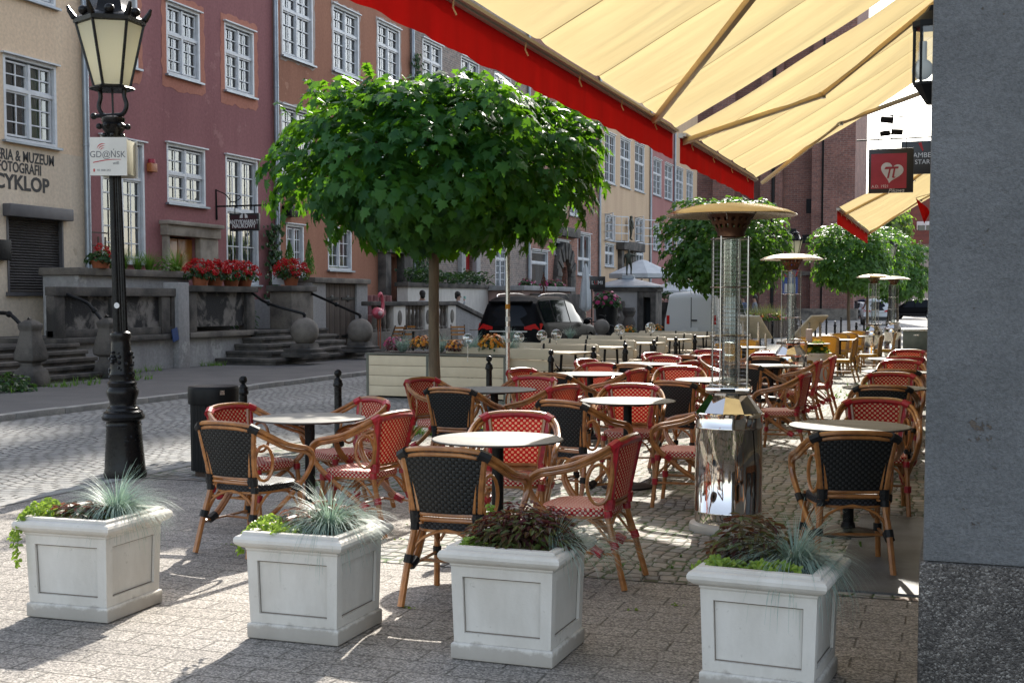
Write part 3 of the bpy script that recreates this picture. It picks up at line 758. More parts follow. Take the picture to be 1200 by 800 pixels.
def bushy(name, loc, r, n, mat, L, W, label, cat, sc=(1,1,.75), group=None):
    mb = MB()
    for k in range(n):
        d = rv(); d.z = abs(d.z)*.9+.05; rr = r*(R()**.35)
        p = Vector((d.x*rr*sc[0], d.y*rr*sc[1], max(0,d.z)*rr*sc[2]))
        leafq(mb, p, (d*.5+Vector((0,0,.8))+rv()*.35), d+Vector((0,0,-.15))+rv()*.5, L*U(.6,1.2), W*U(.7,1.2))
    for k in range(9):
        d = rv(); d.z = abs(d.z)+.3; d.normalize(); mb.tube([(0,0,-.03), (d.x*r*.7*sc[0], d.y*r*.7*sc[1], d.z*r*.7*sc[2])], .003, 4)
    o = mb.build(name, mat, loc=loc); return tag(o, label, cat, group)
def creeper(loc, ext, n, label, trails, mat=None, rz=0):
    """ext: half sizes of the carpet; trails: list of paths hanging over the rim"""
    mb = MB()
    for k in range(n):
        p = Vector((U(-ext[0],ext[0]), U(-ext[1],ext[1]), U(.0,.05)*(1-.3*R())))
        leafq(mb, p, Vector((U(-.5,.5),U(-.7,.3),1)), rv(), U(.018,.032), U(.016,.026))
    for T in trails:
        P = crom(T, 6); mb.tube(P, .0016, 4)
        for i, p in enumerate(P):
            for q in range(4):
                leafq(mb, p+rv()*.008, Vector((U(-.5,.5),-.6+U(-.4,.4),U(.2,1))), rv(), U(.018,.03), U(.016,.024))
    o = mb.build('golden_creeper', mat or m_creeper, loc=loc, rz=rz); return tag(o, label, 'creeping plant', 'creeping plants over the planter rims')
zt = .462
def inpl(i, dx, dy, z=zt):
    x, y, r = pl_pos[i]; return (x+dx*cos(r)-dy*sin(r), y+dx*sin(r)+dy*cos(r), z)
# planter one
fescue(inpl(0,.09,.06), .40, 760, 'round blue green fescue tuft in the planter farthest left')
bushy('red_coleus', inpl(0,-.04,-.05), .17, 300, m_coleus, .065, .032, 'low dark red leaved plant in the planter farthest left', 'foliage plant', (1.2,.8,.55), 'red leaved plants')
creeper(inpl(0,-.13,-.07), (.09,.12), 200, 'yellow green creeper hanging over the corner of the planter farthest left', [[(0,-.08,.03),(-.1,-.12,.07),(-.17,-.13,.0),(-.2,-.14,-.12)],[(-.02,.0,.03),(-.12,-.05,.08),(-.2,-.06,.02),(-.27,-.07,-.09)],[(.0,.05,.03),(-.12,.03,.08),(-.19,.03,.04),(-.24,.03,-.02)],[(0,-.06,.03),(-.06,-.13,.06),(-.1,-.19,.03),(-.12,-.2,-.1),(-.125,-.2,-.2)],[(-.05,.08,.03),(-.16,.1,.07),(-.25,.1,-.02),(-.29,.1,-.12)]])
# planter two
fescue(inpl(1,.07,.02), .40, 800, 'round blue green fescue tuft in the second planter from the left', lean=(.1,0))
bushy('red_coleus', inpl(1,-.02,.10), .19, 260, m_coleus, .06, .028, 'loose red leaved plant behind the fescue in the second planter', 'foliage plant', (1.1,.8,.85), 'red leaved plants')
creeper(inpl(1,-.12,-.05), (.10,.13), 330, 'yellow green creeper spilling left over the second planter rim', [[(0,-.08,.03),(-.08,-.13,.06),(-.14,-.16,.02),(-.16,-.17,-.06)],[(-.02,.0,.03),(-.1,-.03,.07),(-.17,-.04,.03),(-.22,-.05,-.05)],[(-.02,.05,.03),(-.11,.05,.07),(-.17,.05,.03),(-.21,.04,-.08)],[(.03,-.1,.03),(.04,-.17,.05),(.05,-.2,.0)]])
# planter three
bushy('dark_coleus', inpl(2,.02,-.02), .225, 1300, m_coleus, .058, .02, 'big mound of dark red and green pointed leaves in the third planter', 'foliage plant', (1.15,.85,.85), 'red leaved plants')
bushy('dark_red_plant', inpl(2,.03,.03,zt+.03), .215, 420, m_darkcol, .062, .018, 'dark purple spiky leaves crowning the mound in the third planter', 'foliage plant', (1,.8,.9), 'red leaved plants')
creeper(inpl(2,-.13,-.05), (.08,.13), 300, 'deep green creeper at the left edge of the third planter', [[(0,-.05,.03),(-.05,-.12,.05),(-.07,-.16,.03)],[(0,.1,.03),(-.02,.12,.12),(-.03,.12,.17)]], m_creeper)
fescue(inpl(2,.17,.02), .33, 330, 'fescue tuft leaning out over the right rim of the third planter', 1.6, lean=(.9,-.1))
# planter four
bushy('red_coleus', inpl(3,-.10,.08), .20, 480, m_coleus, .06, .026, 'tall red and green leaved plant in the planter beside the grey pier', 'foliage plant', (.9,.8,1.15), 'red leaved plants')
fescue(inpl(3,.09,.03), .40, 820, 'wide dark fescue tuft in the planter beside the grey pier', 1.7)
creeper(inpl(3,-.06,-.12), (.13,.06), 170, 'thin green creeper along the front rim of the planter beside the grey pier', [[(0,-.02,.03),(.05,-.07,.055),(.1,-.1,.04),(.12,-.14,-.01)],[(-.1,0,.03),(-.15,-.02,.05),(-.22,-.04,.01)],[(.05,-.03,.04),(.14,-.06,.05),(.2,-.08,.045)],[(-.05,.0,.03),(-.1,-.06,.05),(-.17,-.08,.02)]])
# ================================================================== RIGHT HAND BUILDING (corner pier, facade)
m_pier, nt, b = new_mat('grey_roughcast')
v = ncoord(nt); c = mixc(nt, ramp(nt, noi(nt, v, 2.2, 6, .65), [(.3, 0.), (.7, 1.)]), (.19,.195,.20), (.125,.129,.133))
ch = ramp(nt, noi(nt, v, 4.6, 7, .74), [(.655, 0.), (.668, 1.)]); c = mixc(nt, ch, c, (.13,.105,.085))
c = mixc(nt, 1., c, ramp(nt, noi(nt, v, 110, 2), [(.3, .78), (.7, 1.15)]), 'MULTIPLY')
LK(nt, c, b.inputs['Base Color']); b.inputs['Roughness'].default_value = .9
h = mth(nt, 'SUBTRACT', mth(nt, 'ADD', noi(nt, v, 45, 5, .7), mth(nt, 'MULTIPLY', noi(nt, v, 160, 2), .5)), mth(nt, 'MULTIPLY', ch, 1.2)); bumpn(nt, b, mth(nt, 'ADD', h, mth(nt, 'MULTIPLY', noi(nt, v, 9, 4), 1.2)), .9, .016)
m_pebble, nt, b = new_mat('pebbledash')
v = ncoord(nt); vo = N(nt, 'ShaderNodeTexVoronoi', Scale=150.); LK(nt, v, vo.inputs['Vector'])
s2 = nt.nodes.new('ShaderNodeSeparateColor'); LK(nt, vo.outputs['Color'], s2.inputs[0])
c = ramp(nt, s2.outputs[0], [(0., (.06,.053,.047)), (.5, (.135,.12,.107)), (.85, (.21,.19,.17)), (1., (.42,.39,.35))])
c = mixc(nt, 1., c, ramp(nt, noi(nt, v, 2.6, 5, .6), [(.35, .5), (.65, 1.15)]), 'MULTIPLY')
LK(nt, c, b.inputs['Base Color']); b.inputs['Roughness'].default_value = .85
bumpn(nt, b, mth(nt, 'SUBTRACT', 1., vo.outputs['Distance']), .9, .012)
rb = thing('corner_house', 'grey roughcast house corner filling the right edge, speckled plinth below', 'building', (0,0,0))
PY0 = 5.05
mb = MB(); mb.box(-.1, PY0, .585, 3.2, 5.95, 14); mb.build('pier', m_pier, rb, bevel=.012)
mb = MB(); mb.box(-.113, PY0-.013, -.02, 3.2, 5.965, .583); mb.build('plinth', m_pebble, rb, bevel=.012)
def wall_holes(mb, plane, a0, a1, z0, z1, holes, X, depth, flip=1):
    """wall on plane x=X ('x') spanning y a0..a1, holes (y0,y1,z0,z1) with reveals going to X-depth*flip"""
    ys = sorted({a0, a1}|{min(max(h[0],a0),a1) for h in holes}|{min(max(h[1],a0),a1) for h in holes})
    zs = sorted({z0, z1}|{min(max(h[2],z0),z1) for h in holes}|{min(max(h[3],z0),z1) for h in holes})
    for i in range(len(ys)-1):
        for j in range(len(zs)-1):
            cy, cz = (ys[i]+ys[i+1])/2, (zs[j]+zs[j+1])/2
            if any(h[0] < cy < h[1] and h[2] < cz < h[3] for h in holes): continue
            q = [(X, ys[i], zs[j]), (X, ys[i+1], zs[j]), (X, ys[i+1], zs[j+1]), (X, ys[i], zs[j+1])]
            mb.add(q, [(0,1,2,3) if flip > 0 else (3,2,1,0)])
    for h in holes:
        Xi = X-depth*flip
        c = [(h[0],h[2]),(h[1],h[2]),(h[1],h[3]),(h[0],h[3])]
        for k in range(4):
            p, q = c[k], c[(k+1) % 4]
            mb.add([(X,p[0],p[1]),(Xi,p[0],p[1]),(Xi,q[0],q[1]),(X,q[0],q[1])], [(0,1,2,3)])
    return mb
hs = [(y, y+1.5, 0.1, 2.6) for y in (8,12,16,20,24,28,32,36,40)]+[(y, y+1.2, 6.2, 8.2) for y in (8.2,12.2,16.2,20.2,24.2,28.2,32.2,36.2,40.2)]
mb = MB(); wall_holes(mb, 'x', 5.967, 46, 0, 14, hs, .13, .25, -1); mb.add([(.13,46,0),(6,46,0),(6,46,14),(.13,46,14)], [(0,1,2,3)])
mb.add([(3.2,5.97,0),(3.2,5.97,14),(.13,5.97,14),(.13,5.97,0)], [(0,1,2,3)]); mb.add([(-.1,PY0,14.01),(6,PY0,14.01),(6,46,14.01),(-.1,46,14.01)], [(0,1,2,3)])
mb.build('wall', m_pier, rb)
m_doorwood = M('brown_door_wood', (.16,.07,.03), .5, col2=(.1,.04,.018), sc=4, sc3=(1,1,.2))
for h in hs:
    mb = MB(); X = .36
    for y0, y1, z0, z1 in ((h[0],h[0]+.08,h[2],h[3]),(h[1]-.08,h[1],h[2],h[3]),(h[0]+.08,h[1]-.08,h[3]-.08,h[3]),(h[0]+.08,h[1]-.08,h[2],h[2]+.08),((h[0]+h[1])/2-.04,(h[0]+h[1])/2+.04,h[2]+.08,h[3]-.08)): mb.box(X-.03,y0,z0,X+.03,y1,z1)
    f = mb.build('window' if h[2] > 3 else 'door', m_white if h[2] > 3 else m_doorwood, rb)
    mb = MB(); mb.box(X+.034, h[0], h[2], X+.04, h[1], h[3]); mb.build('pane', M('shop_glass', (.03,.035,.04), .05, spec=.6) if h is hs[0] else bpy.data.materials['shop_glass'], f)
# wall lantern on the pier
wl = thing('wall_lantern', 'black wall lantern with a bulb behind glass, high on the grey pier', 'lantern', (-.1, 5.46, 2.545))
k6 = [(-.0,.062),(-.05,.062),(-.078,.03),(-.078,-.03),(-.05,-.062),(-.0,-.062)]
mb = MB()
for s0, s1, z0, z1 in ((1.,1.,-.115,-.105),(.35,.95,-.19,-.115),(1.1,1.1,.112,.135),(1.05,.5,.135,.175),(.5,.3,.175,.2)):
    n = len(k6); P = [Vector((x*s0, y*s0, z0)) for x, y in k6]+[Vector((x*s1, y*s1, z1)) for x, y in k6]
    mb.add(P, [tuple(range(n)), tuple(range(2*n-1, n-1, -1))]+[(i, n+i, n+(i+1) % n, (i+1) % n) for i in range(n)])
for x, y in k6[1:5]: mb.box(x-.005,y-.005,-.105,x+.005,y+.005,.112)
mb.build('housing', m_blackmetal, wl, clean=True)
mb = MB()
for (x, y), (x2, y2) in zip(k6[:-1], k6[1:]): mb.add([(x*.96,y*.96,-.105),(x2*.96,y2*.96,-.105),(x2*.96,y2*.96,.112),(x*.96,y*.96,.112)], [(0,1,2,3)])
mb.build('pane', glassmat('lantern_glass', (.93,.93,.9), .05), wl)
m_bulb, nt, b = new_mat('opal_bulb'); b.inputs['Base Color'].default_value = (.8,.78,.72,1); b.inputs['Roughness'].default_value = .3
mb = MB(); mb.ball((-.045,0,-.05), .042, 16, 12); mb.tube([(-.045,0,-.012),(-.045,0,.06)], .016, 10); mb.build('bulb', m_bulb, wl)

# ================================================================== AWNINGS
AXF, AZF, ASL = -2.87, 3.40, .59
def aplane(u, v, off=0.):
    # pixel -> point on the awning's sloping plane (off metres below it)
    d = ray(u, v); # z = AZF-off+ASL*(x-AXF)
    t = (AZF-off+ASL*(0-AXF)-EYE)/(d.z-ASL*d.x); return CAM+d*t
def awning(name, label, y0, y1, seams, arms, x0=AXF, z0=AZF, x1=.1, seed=0, valh=.27):
    t = thing('awning', label, 'awning', (0,0,0), group='cream awnings with red valances')
    L = x1-x0; ni, nj = int((y1-y0)*30), 26; bs = sorted([y0]+list(seams)+[y1])
    def cloth(y, s):
        x = x0+.02+(L-.02)*s; sag = -.07*sin(pi*s)
        for ys in seams: sag += .018*math.exp(-((y-ys)/.07)**2)
        e = min(y-y0, y1-y); sag += .0-.02*math.exp(-(e/.15)**2)
        for a, c in zip(bs[:-1], bs[1:]):
            if a <= y <= c: sag -= .045*sin(pi*(y-a)/(c-a))**2*sin(pi*min(1, s*1.15+.02))
        w = .042*noise.noise(Vector((y*1.7+seed+s*2.2, s*1.6, seed)))*sin(pi*s)+.015*noise.noise(Vector((y*6.5+s*3, s*1.2, seed+3)))*math.exp(-s*2.2)*min(1, s*9)+.006*noise.noise(Vector((y*11-s*5, s*2., seed+7)))*min(1, s*6)*(1-s)
        return (x, y, z0+.02+ASL*L*s+sag+w)
    mb = MB(); mb.grid([[cloth(y0+(y1-y0)*i/ni, j/nj) for j in range(nj+1)] for i in range(ni+1)]); mb.build('cloth', m_awn, t)
    for ys in seams:
        mb = MB(); P = [Vector(cloth(ys, j/nj))+Vector((0,0,-.004)) for j in range(nj+1)]
        vs = []
        for p in P: vs += [p+Vector((0,-.009,0)), p+Vector((0,.009,0))]
        mb.add(vs, [(2*i, 2*i+1, 2*i+3, 2*i+2) for i in range(len(P)-1)]); mb.build('seam', m_seam, t)
    mb = MB(); mb.box(x0-.03,y0,z0-.06,x0+.025,y1,z0-.012); mb.box(x0+.027,y0,z0-.045,x0+.055,y1,z0-.02); mb.build('front_bar', m_bar, t)
    nv = int((y1-y0)*14); P = []
    for i in range(nv+1):
        y = y0+(y1-y0)*i/nv; w = noise.noise(Vector((y*3.1, seed, 2)))*.02
        P.append([(x0-.012+w*k/3+.012*noise.noise(Vector((y*9, seed, 5)))*k/3, y, z0-.05-valh*k/3-(.012*noise.noise(Vector((y*1.5, seed, 9)))+.014*abs(sin(pi*y/.62)) if k == 3 else 0)) for k in range(4)])
    mb = MB(); mb.grid(P); mb.build('valance', m_val, t)
    for A_ in arms:
        Q = [Vector(p) for p in A_]
        for a, c in zip(Q[:-1], Q[1:]):
            mb = MB(); mb.bar(a, c, .10, .05, up=(-ASL,0,1)); mb.build('arm', m_arm, t, bevel=.01)
        if len(Q) > 2:
            mb = MB(); mb.lathe([(0,-.035),(.05,-.035),(.05,.035),(0,.035)], 14, c=Q[1], caps=False); mb.build('elbow', m_alu, t)
    y = y0+.5
    mb = MB()
    while y < y1:
        mb.tube([(x0+.03,y,z0-.05),(x0+.02,y+.01,z0-.1),(x0+.035,y+.03,z0-.14)], .006, 5); y += 1.35
    mb.build('tie_cord', m_arm, t)
    mb = MB(); mb.tube([(x1-.02,y0,z0+ASL*L+.03),(x1-.02,y1,z0+ASL*L+.03)], .05, 10); mb.box(x1,y0+.2,z0+ASL*L-.06,x1+.03,y0+.35,z0+ASL*L+.1); mb.box(x1,y1-.35,z0+ASL*L-.06,x1+.03,y1-.2,z0+ASL*L+.1)
    mb.build('roller', m_bar, t)
    return t
def onY(u, v): return AX(u, v, AXF).y
a1e = [aplane(768,141,.09), aplane(879,0,.09)]
d = a1e[1]-a1e[0]; e1 = a1e[0]+d*1.15
a1arm = [a1e[0], e1, Vector((.1, e1.y+.9, AZF+ASL*(.1-AXF)-.09))]
a2arm = [aplane(802,166,.09), aplane(963,112,.09), aplane(1101,0,.09)]
a3arm = [aplane(894,214,.09), aplane(984,144,.09), aplane(1080,109,.09)]
sm1 = [onY(630,42), onY(699,85), onY(750,116)]; sp = (sm1[2]-sm1[0])/2
sm1 = sorted([sm1[0]-sp*k for k in (1,2,3) if sm1[0]-sp*k > 5.7]+sm1)
awning('awning', 'nearest cream awning with long red valance running out of the top of the photo', 5.3, 13.55, sm1, [a1arm, [Vector((AXF+.05,6.2,AZF-.08)), Vector((-1.2,7.3,AZF+ASL*1.67-.09)), Vector((.1,6.6,AZF+ASL*2.97-.09))]], seed=1)
awning('awning', 'middle cream awning with two folding arms, above the second heater', 13.92, 19.35, [15.0,16.1,17.2,18.3], [a2arm, a3arm], seed=4)
p3a, p3b = G(985,243,3.4), G(1015,271,3.4)
x3 = (p3a.x+p3b.x)/2
print('awn3', p3a, p3b)
awning('awning', 'farthest small cream awning below the heart sign', p3a.y, p3b.y, [p3a.y+(p3b.y-p3a.y)*k/5 for k in (1,2,3,4)], [[Vector((x3+.05,p3a.y+1,3.32)), Vector((-.9,p3a.y+2.2,AZF+ASL*(-.9-x3)-.09)), Vector((.1,p3a.y+1.2,AZF+ASL*(.1-x3)-.09))],[Vector((x3+.05,p3b.y-.3,3.32)), Vector((-.9,p3b.y-1.2,AZF+ASL*(-.9-x3)-.09)), Vector((.1,p3b.y-.4,AZF+ASL*(.1-x3)-.09))]], x0=x3, seed=8)

# ================================================================== LETTERING
def text(s, size, mat, name, parent, m, ext=.002, ax='CENTER', ay='CENTER', sx=1., shear=0., bold=0.):
    cu = bpy.data.curves.new(name, 'FONT'); cu.body = s; cu.size = size; cu.extrude = ext; cu.align_x = ax; cu.align_y = ay; cu.shear = shear; cu.offset = bold; cu.resolution_u = 3
    o = bpy.data.objects.new(name, cu); COL.objects.link(o)
    me = bpy.data.meshes.new_from_object(o.evaluated_get(bpy.context.evaluated_depsgraph_get()))
    bpy.data.objects.remove(o); bpy.data.curves.remove(cu)
    me.transform(m @ Matrix.Diagonal((sx, 1, 1, 1))); me.name = name; me.materials.clear(); me.materials.append(mat)
    o = bpy.data.objects.new(name, me); COL.objects.link(o); o.parent = parent; return o
def frame(px, pn, o):
    """matrix whose x runs along px, z along the normal pn, origin o"""
    x = Vector(px).normalized(); z = Vector(pn).normalized(); y = z.cross(x)
    m = Matrix((x, y, z)).transposed().to_4x4(); m.translation = Vector(o); return m
m_ink = M('black_ink', (.015,.015,.016), .6); m_inkw = M('white_ink', (.75,.74,.72), .6); m_inkr = M('red_ink', (.50,.015,.02), .55)
m_signblack = M('sign_black', (.018,.017,.018), .35); m_signred = M('sign_raspberry', (.42,.03,.055), .5)
# heart sign on its bracket
sg = thing('hanging_sign', 'black and raspberry hanging sign with a white heart and pi symbol', 'sign')
ys = 20.6
pL, pR = AY(1018,172,ys), AY(1071,172,ys); zb = AY(1044,226,ys).z; zt_ = AY(1044,174,ys).z
sc = pR.x-pL.x
mb = MB(); mb.box(pL.x, ys, zb, pR.x, ys+.05, zt_); mb.build('board', m_signblack, sg, bevel=.006)
qL, qR, q0, q1 = AY(1024,0,ys).x, AY(1066,0,ys).x, AY(1044,221,ys).z, AY(1044,180,ys).z
mb = MB(); mb.box(qL, ys-.004, q0, qR, ys-.001, q1); mb.build('panel', m_signred, sg)
hc = AY(1044.5,203,ys); hr = .17*sc/.72*1.05
mh = Matrix.Translation((hc.x, ys-.004, hc.z)) @ Matrix.Rotation(radians(12), 4, 'Y') @ Matrix.Rotation(pi/2, 4, 'X')
hp = []
for k in range(40):
    a = 2*pi*k/40; hp.append((16*sin(a)**3/16.5*hr*1.05, (13*cos(a)-5*cos(2*a)-2*cos(3*a)-cos(4*a)+2)/15.5*hr))
mb = MB(); mb.prism(hp, .0, .004, mh); mb.build('heart', m_inkw, sg)
fm = lambda u, v: frame((1,0,0), (0,-1,0), (AY(u,v,ys).x, ys-.009, AY(u,v,ys).z))
mb = MB(); mp_ = fm(1044,203); q_ = .17*sc/.72
mb.prism([(-.62*q_,.38*q_),(-.50*q_,.62*q_),(.72*q_,.62*q_),(.70*q_,.42*q_)], 0, .003, mp_)
mb.prism([(-.36*q_,-.5*q_),(-.20*q_,-.5*q_),(.0*q_,.419*q_),(-.16*q_,.419*q_)], 0, .003, mp_)
mb.prism([(.10*q_,-.42*q_),(.3*q_,-.5*q_),(.48*q_,-.38*q_),(.30*q_,-.36*q_),(.42*q_,.419*q_),(.26*q_,.419*q_)], 0, .003, mp_)
mb.build('symbol', m_signred, sg)
text('A.D. 1921', .062, m_inkw, 'lettering', sg, frame((1,0,0),(0,-1,0),(qL+.01, ys-.005, q0+.035)), ax='LEFT')
text('Pikawa', .085, m_inkw, 'lettering', sg, frame((1,0,0),(0,-1,0),(AY(1054,0,ys).x, ys-.003, AY(1044,223.5,ys).z)), shear=.3)
mb = MB()
r0, r1 = AY(1004,165,ys+.025), AY(1093,160,ys+.025)
mb.tube([r0, (.13, ys+.025, r1.z)], .012, 6)
for u in (1029,1062): p = AY(u,172,ys+.025); mb.tube([(p.x,ys+.025,r1.z),(p.x,ys+.025,zt_)], .006, 5)
mb.tube([(-.18+.14*cos(2*pi*k/16), ys+.025, r1.z-.12+.13*sin(2*pi*k/16)) for k in range(16)], .008, 5, closed=True)
mb.build('bracket', m_blackmetal, sg)
fl = thing('floodlight', 'two small black floodlights standing on the rod above the heart sign', 'floodlight')
p = AY(1045,163,ys); mb = MB(); mb.tube([(p.x,ys+.03,r1.z),(p.x,ys+.03,r1.z+.36)], .01, 6); mb.build('stem', m_blackmetal, fl)
for dx, dz, rr, w_, h_ in ((-.07,.29,.15,.17,.07),(-.10,.09,-.1,.13,.06),(.09,.10,.1,.13,.06)):
    mb = MB(); mm = Matrix.Translation((p.x+dx, ys+.02, r1.z+dz)) @ Matrix.Rotation(rr, 4, 'Y') @ Matrix.Rotation(.35, 4, 'X')
    mb.box(-w_/2,-.05,-h_/2,w_/2,.04,h_/2,mm); mb.box(-w_/2-.012,-.065,-h_/2-.012,w_/2+.012,-.052,h_/2+.012,mm); mb.bar((p.x, ys+.03, r1.z+dz-.02),(p.x+dx*.6, ys+.03, r1.z+dz-.02),.02)
    mb.build('lamp_head', m_blackmetal, fl)
mb = MB(); mb.bar((p.x-.05,ys+.02,r1.z+.345),(p.x+.24,ys+.02,r1.z+.30),.03,.015); mb.build('visor', m_blackmetal, fl)
s2_ = thing('hanging_sign', 'dark sign with white letters and a red mark, half hidden behind the heart sign', 'sign')
ys2 = 23.6; a_, b_ = AY(1056,166,ys2), AY(1092,200,ys2)
mb = MB(); mb.box(a_.x, ys2, b_.z-.05, .1, ys2+.06, a_.z); mb.build('board', m_signblack, s2_, bevel=.006)
f2 = lambda u, v: frame((1,0,0), (0,-1,0), (AY(u,v,ys2).x, ys2-.004, AY(u,v,ys2).z))
text('AMBER', .12, m_inkw, 'lettering', s2_, f2(1083,182)); text('STAR', .11, m_inkw, 'lettering', s2_, f2(1081,190))
mb = MB(); c_ = AY(1081,172,ys2); mb.prism([(-.07,.06),(-.02,.08),(.02,-.06),(.0,-.08)], 0, .004, frame((1,0,0),(0,-1,0),(c_.x,ys2-.002,c_.z))); mb.build('red_mark', m_inkr, s2_)
mb = MB(); mb.bar((.14, ys2+.03, a_.z-.04), (.05, ys2+.03, a_.z-.04), .05); mb.build('bracket', m_blackmetal, s2_)
# pennants
pen = thing('pennant', 'small red pennant hanging below the farthest awning by the pier', 'pennant')
yp = 27.; P0_, P1_, P2_ = AY(1073,232,yp), AY(1091,247,yp), AY(1083,262,yp)
mb = MB(); n = 6; G_ = []
for i in range(n+1):
    s = i/n; a = P0_.lerp(P2_, s); c = P0_.lerp(P1_, min(1,s*1.6)).lerp(P2_, max(0,(s-.6)/.4)) if s > 0 else P0_.copy()
    G_.append([a+Vector((0,.03*sin(s*6),0)), a.lerp(c,.5)+Vector((0,.05*cos(s*5),0)), c+Vector((0,-.03*sin(s*4),0))])
mb.grid(G_); mb.build('flag', m_val, pen)
mb = MB(); mb.tube([P0_+Vector((0,0,.0)), (.14, yp, P0_.z+.25)], .006, 5); mb.build('cord', m_blackmetal, pen)

# ================================================================== STREET LAMP
lp = thing('street_lamp', 'black ornate cast iron street lamp with six sided frosted lantern', 'street lamp', (-6.99, 9.62, -.004), radians(-54))
mb = MB()
mb.lathe([(0,0),(.185,0),(.19,.03),(.178,.08),(.152,.45),(.156,.47),(.15,.48),(.152,.50),(.185,.52),(.19,.545),(.178,.56),(.17,.575),(.172,.585),(.145,.60),(.14,.62),(.118,.635),(.112,.65),(.12,.69),(.138,.74),(.14,.775),(.125,.80),(.118,.81),(.128,.825),(.13,.845),(.112,.86),(.108,.9),(.115,.92)], 28, caps=False)
mb.build('base', m_iron, lp)
mb = MB(); mb.lathe([(.108,.92),(.1,.95),(.098,1.0),(.09,1.1),(.084,1.2),(.08,1.22),(.088,1.24),(.094,1.265),(.088,1.285),(.066,1.30)], 24, caps=False)
for k in range(60):
    a = U(0, 2*pi); z = U(.86, 1.12); mb.ball((.102*cos(a), .102*sin(a), z), U(.01,.02), 6, 4)
for k in range(26):
    a = U(-.5,.5)+1.0; z = U(.3,.48); r = .165-.03*(z/.48)+.004; mb.ball((r*cos(a), r*sin(a), z), U(.01,.018), 6, 4)
mb.build('ornament', m_iron, lp)
mb = MB(); mb.lathe([(.062,1.30),(.05,2.95)], 32, caps=False, fl=lambda j: 1 if j % 2 else .86); mb.lathe([(.058,2.93),(.064,2.95),(.058,2.97),(.05,2.99)], 20, caps=False); mb.build('shaft', m_iron, lp)
mb = MB(); mb.lathe([(.05,2.98),(.062,3.03),(.1,3.08),(.11,3.11),(.09,3.13),(.1,3.15),(.1,3.175),(.06,3.19),(0,3.19)], 18, caps=False)
for k in range(6):
    a = k*pi/3; mb.ball((.12*cos(a), .12*sin(a), 3.10), .028, 8, 6); mb.ball((.085*cos(a+.4), .085*sin(a+.4), 3.02), .022, 7, 5)
mb.tube([(0,-.19,3.2),(0,.1,3.2)], .018, 8); mb.ball((0,-.19,3.2), .03, 8, 6)
mb.build('capital', m_iron, lp)
mb = MB()
for sy in (-1, 1): mb.tube(crom([(0,sy*.02,3.19),(0,sy*.1,3.21),(0,sy*.135,3.28),(0,sy*.115,3.36),(0,sy*.12,3.43)], 4), .02, 8)
mb.tube([(0,0,3.19),(0,0,3.43)], .009, 6); mb.build('yoke', m_iron, lp)
mb = MB(); n6 = 6
mb.lathe([(0,3.415),(.185,3.415),(.195,3.43),(.18,3.445),(.15,3.455),(0,3.455)], 6, caps=False)
mb.lathe([(.272,3.975),(.305,3.985),(.31,4.02),(.29,4.04),(.255,4.06),(.245,4.04),(.266,3.978)], 6, caps=False)
for k in range(6):
    a = k*pi/3; mb.tube([(.152*cos(a), .152*sin(a), 3.45), (.282*cos(a), .282*sin(a), 3.985)], .013, 6)
    mb.tube([(.295*cos(a), .295*sin(a), 4.03), (.335*cos(a), .335*sin(a), 4.09), (.35*cos(a), .35*sin(a), 4.13)], [.03,.022,.012], 7)
    a += pi/6; mb.ball((.25*cos(a), .25*sin(a), 4.075), .045, 10, 6, (1,1,.9))
mb.build('lantern_frame', m_iron, lp)
m_frost, nt, b = new_mat('frosted_lamp_glass'); b.inputs['Base Color'].default_value = (.62,.60,.48,1); b.inputs['Roughness'].default_value = .35
v = ncoord(nt); vo = N(nt, 'ShaderNodeTexVoronoi', Scale=70., Randomness=.15); LK(nt, v, vo.inputs['Vector']); bumpn(nt, b, vo.outputs['Distance'], .5, .006)
tl = N(nt, 'ShaderNodeBsdfTranslucent', Color=(.85,.82,.66,1)); mx = N(nt, 'ShaderNodeMixShader', Fac=.6)
LK(nt, b.outputs[0], mx.inputs[1]); LK(nt, tl.outputs[0], mx.inputs[2]); LK(nt, mx.outputs[0], nt.nodes['Material Output'].inputs['Surface'])
for k in range(6):
    a, c = k*pi/3, (k+1)*pi/3
    mb = MB(); mb.add([(.15*cos(a),.15*sin(a),3.456),(.15*cos(c),.15*sin(c),3.456),(.276*cos(c),.276*sin(c),3.98),(.276*cos(a),.276*sin(a),3.98)], [(0,1,2,3)]); mb.build('pane', m_frost, lp)
mb = MB(); mb.lathe([(.255,4.05),(.21,4.09),(.185,4.16),(.17,4.22),(.11,4.24)], 6, caps=False); mb.lathe([(.11,4.24),(.09,4.25),(.09,4.29),(.14,4.30),(.13,4.315),(.06,4.35),(.035,4.37),(.03,4.4),(.0,4.43)], 14, caps=False)
mb.build('roof', m_iron, lp)
mb = MB(); mb.lathe([(0,0),(.026,0),(.026,.003),(0,.003)], 16, caps=False, m=frame((0,1,0),(1,0,0),(.064,.01,1.53))); mb.build('sticker', m_inkw, lp)
lp.rotation_mode = 'XYZ'; LEAN = Matrix.Rotation(radians(-.95), 4, Vector((FW.x, FW.y, 0)))
lp.rotation_euler = (LEAN @ Matrix.Rotation(radians(-54-30), 4, 'Z')).to_euler()
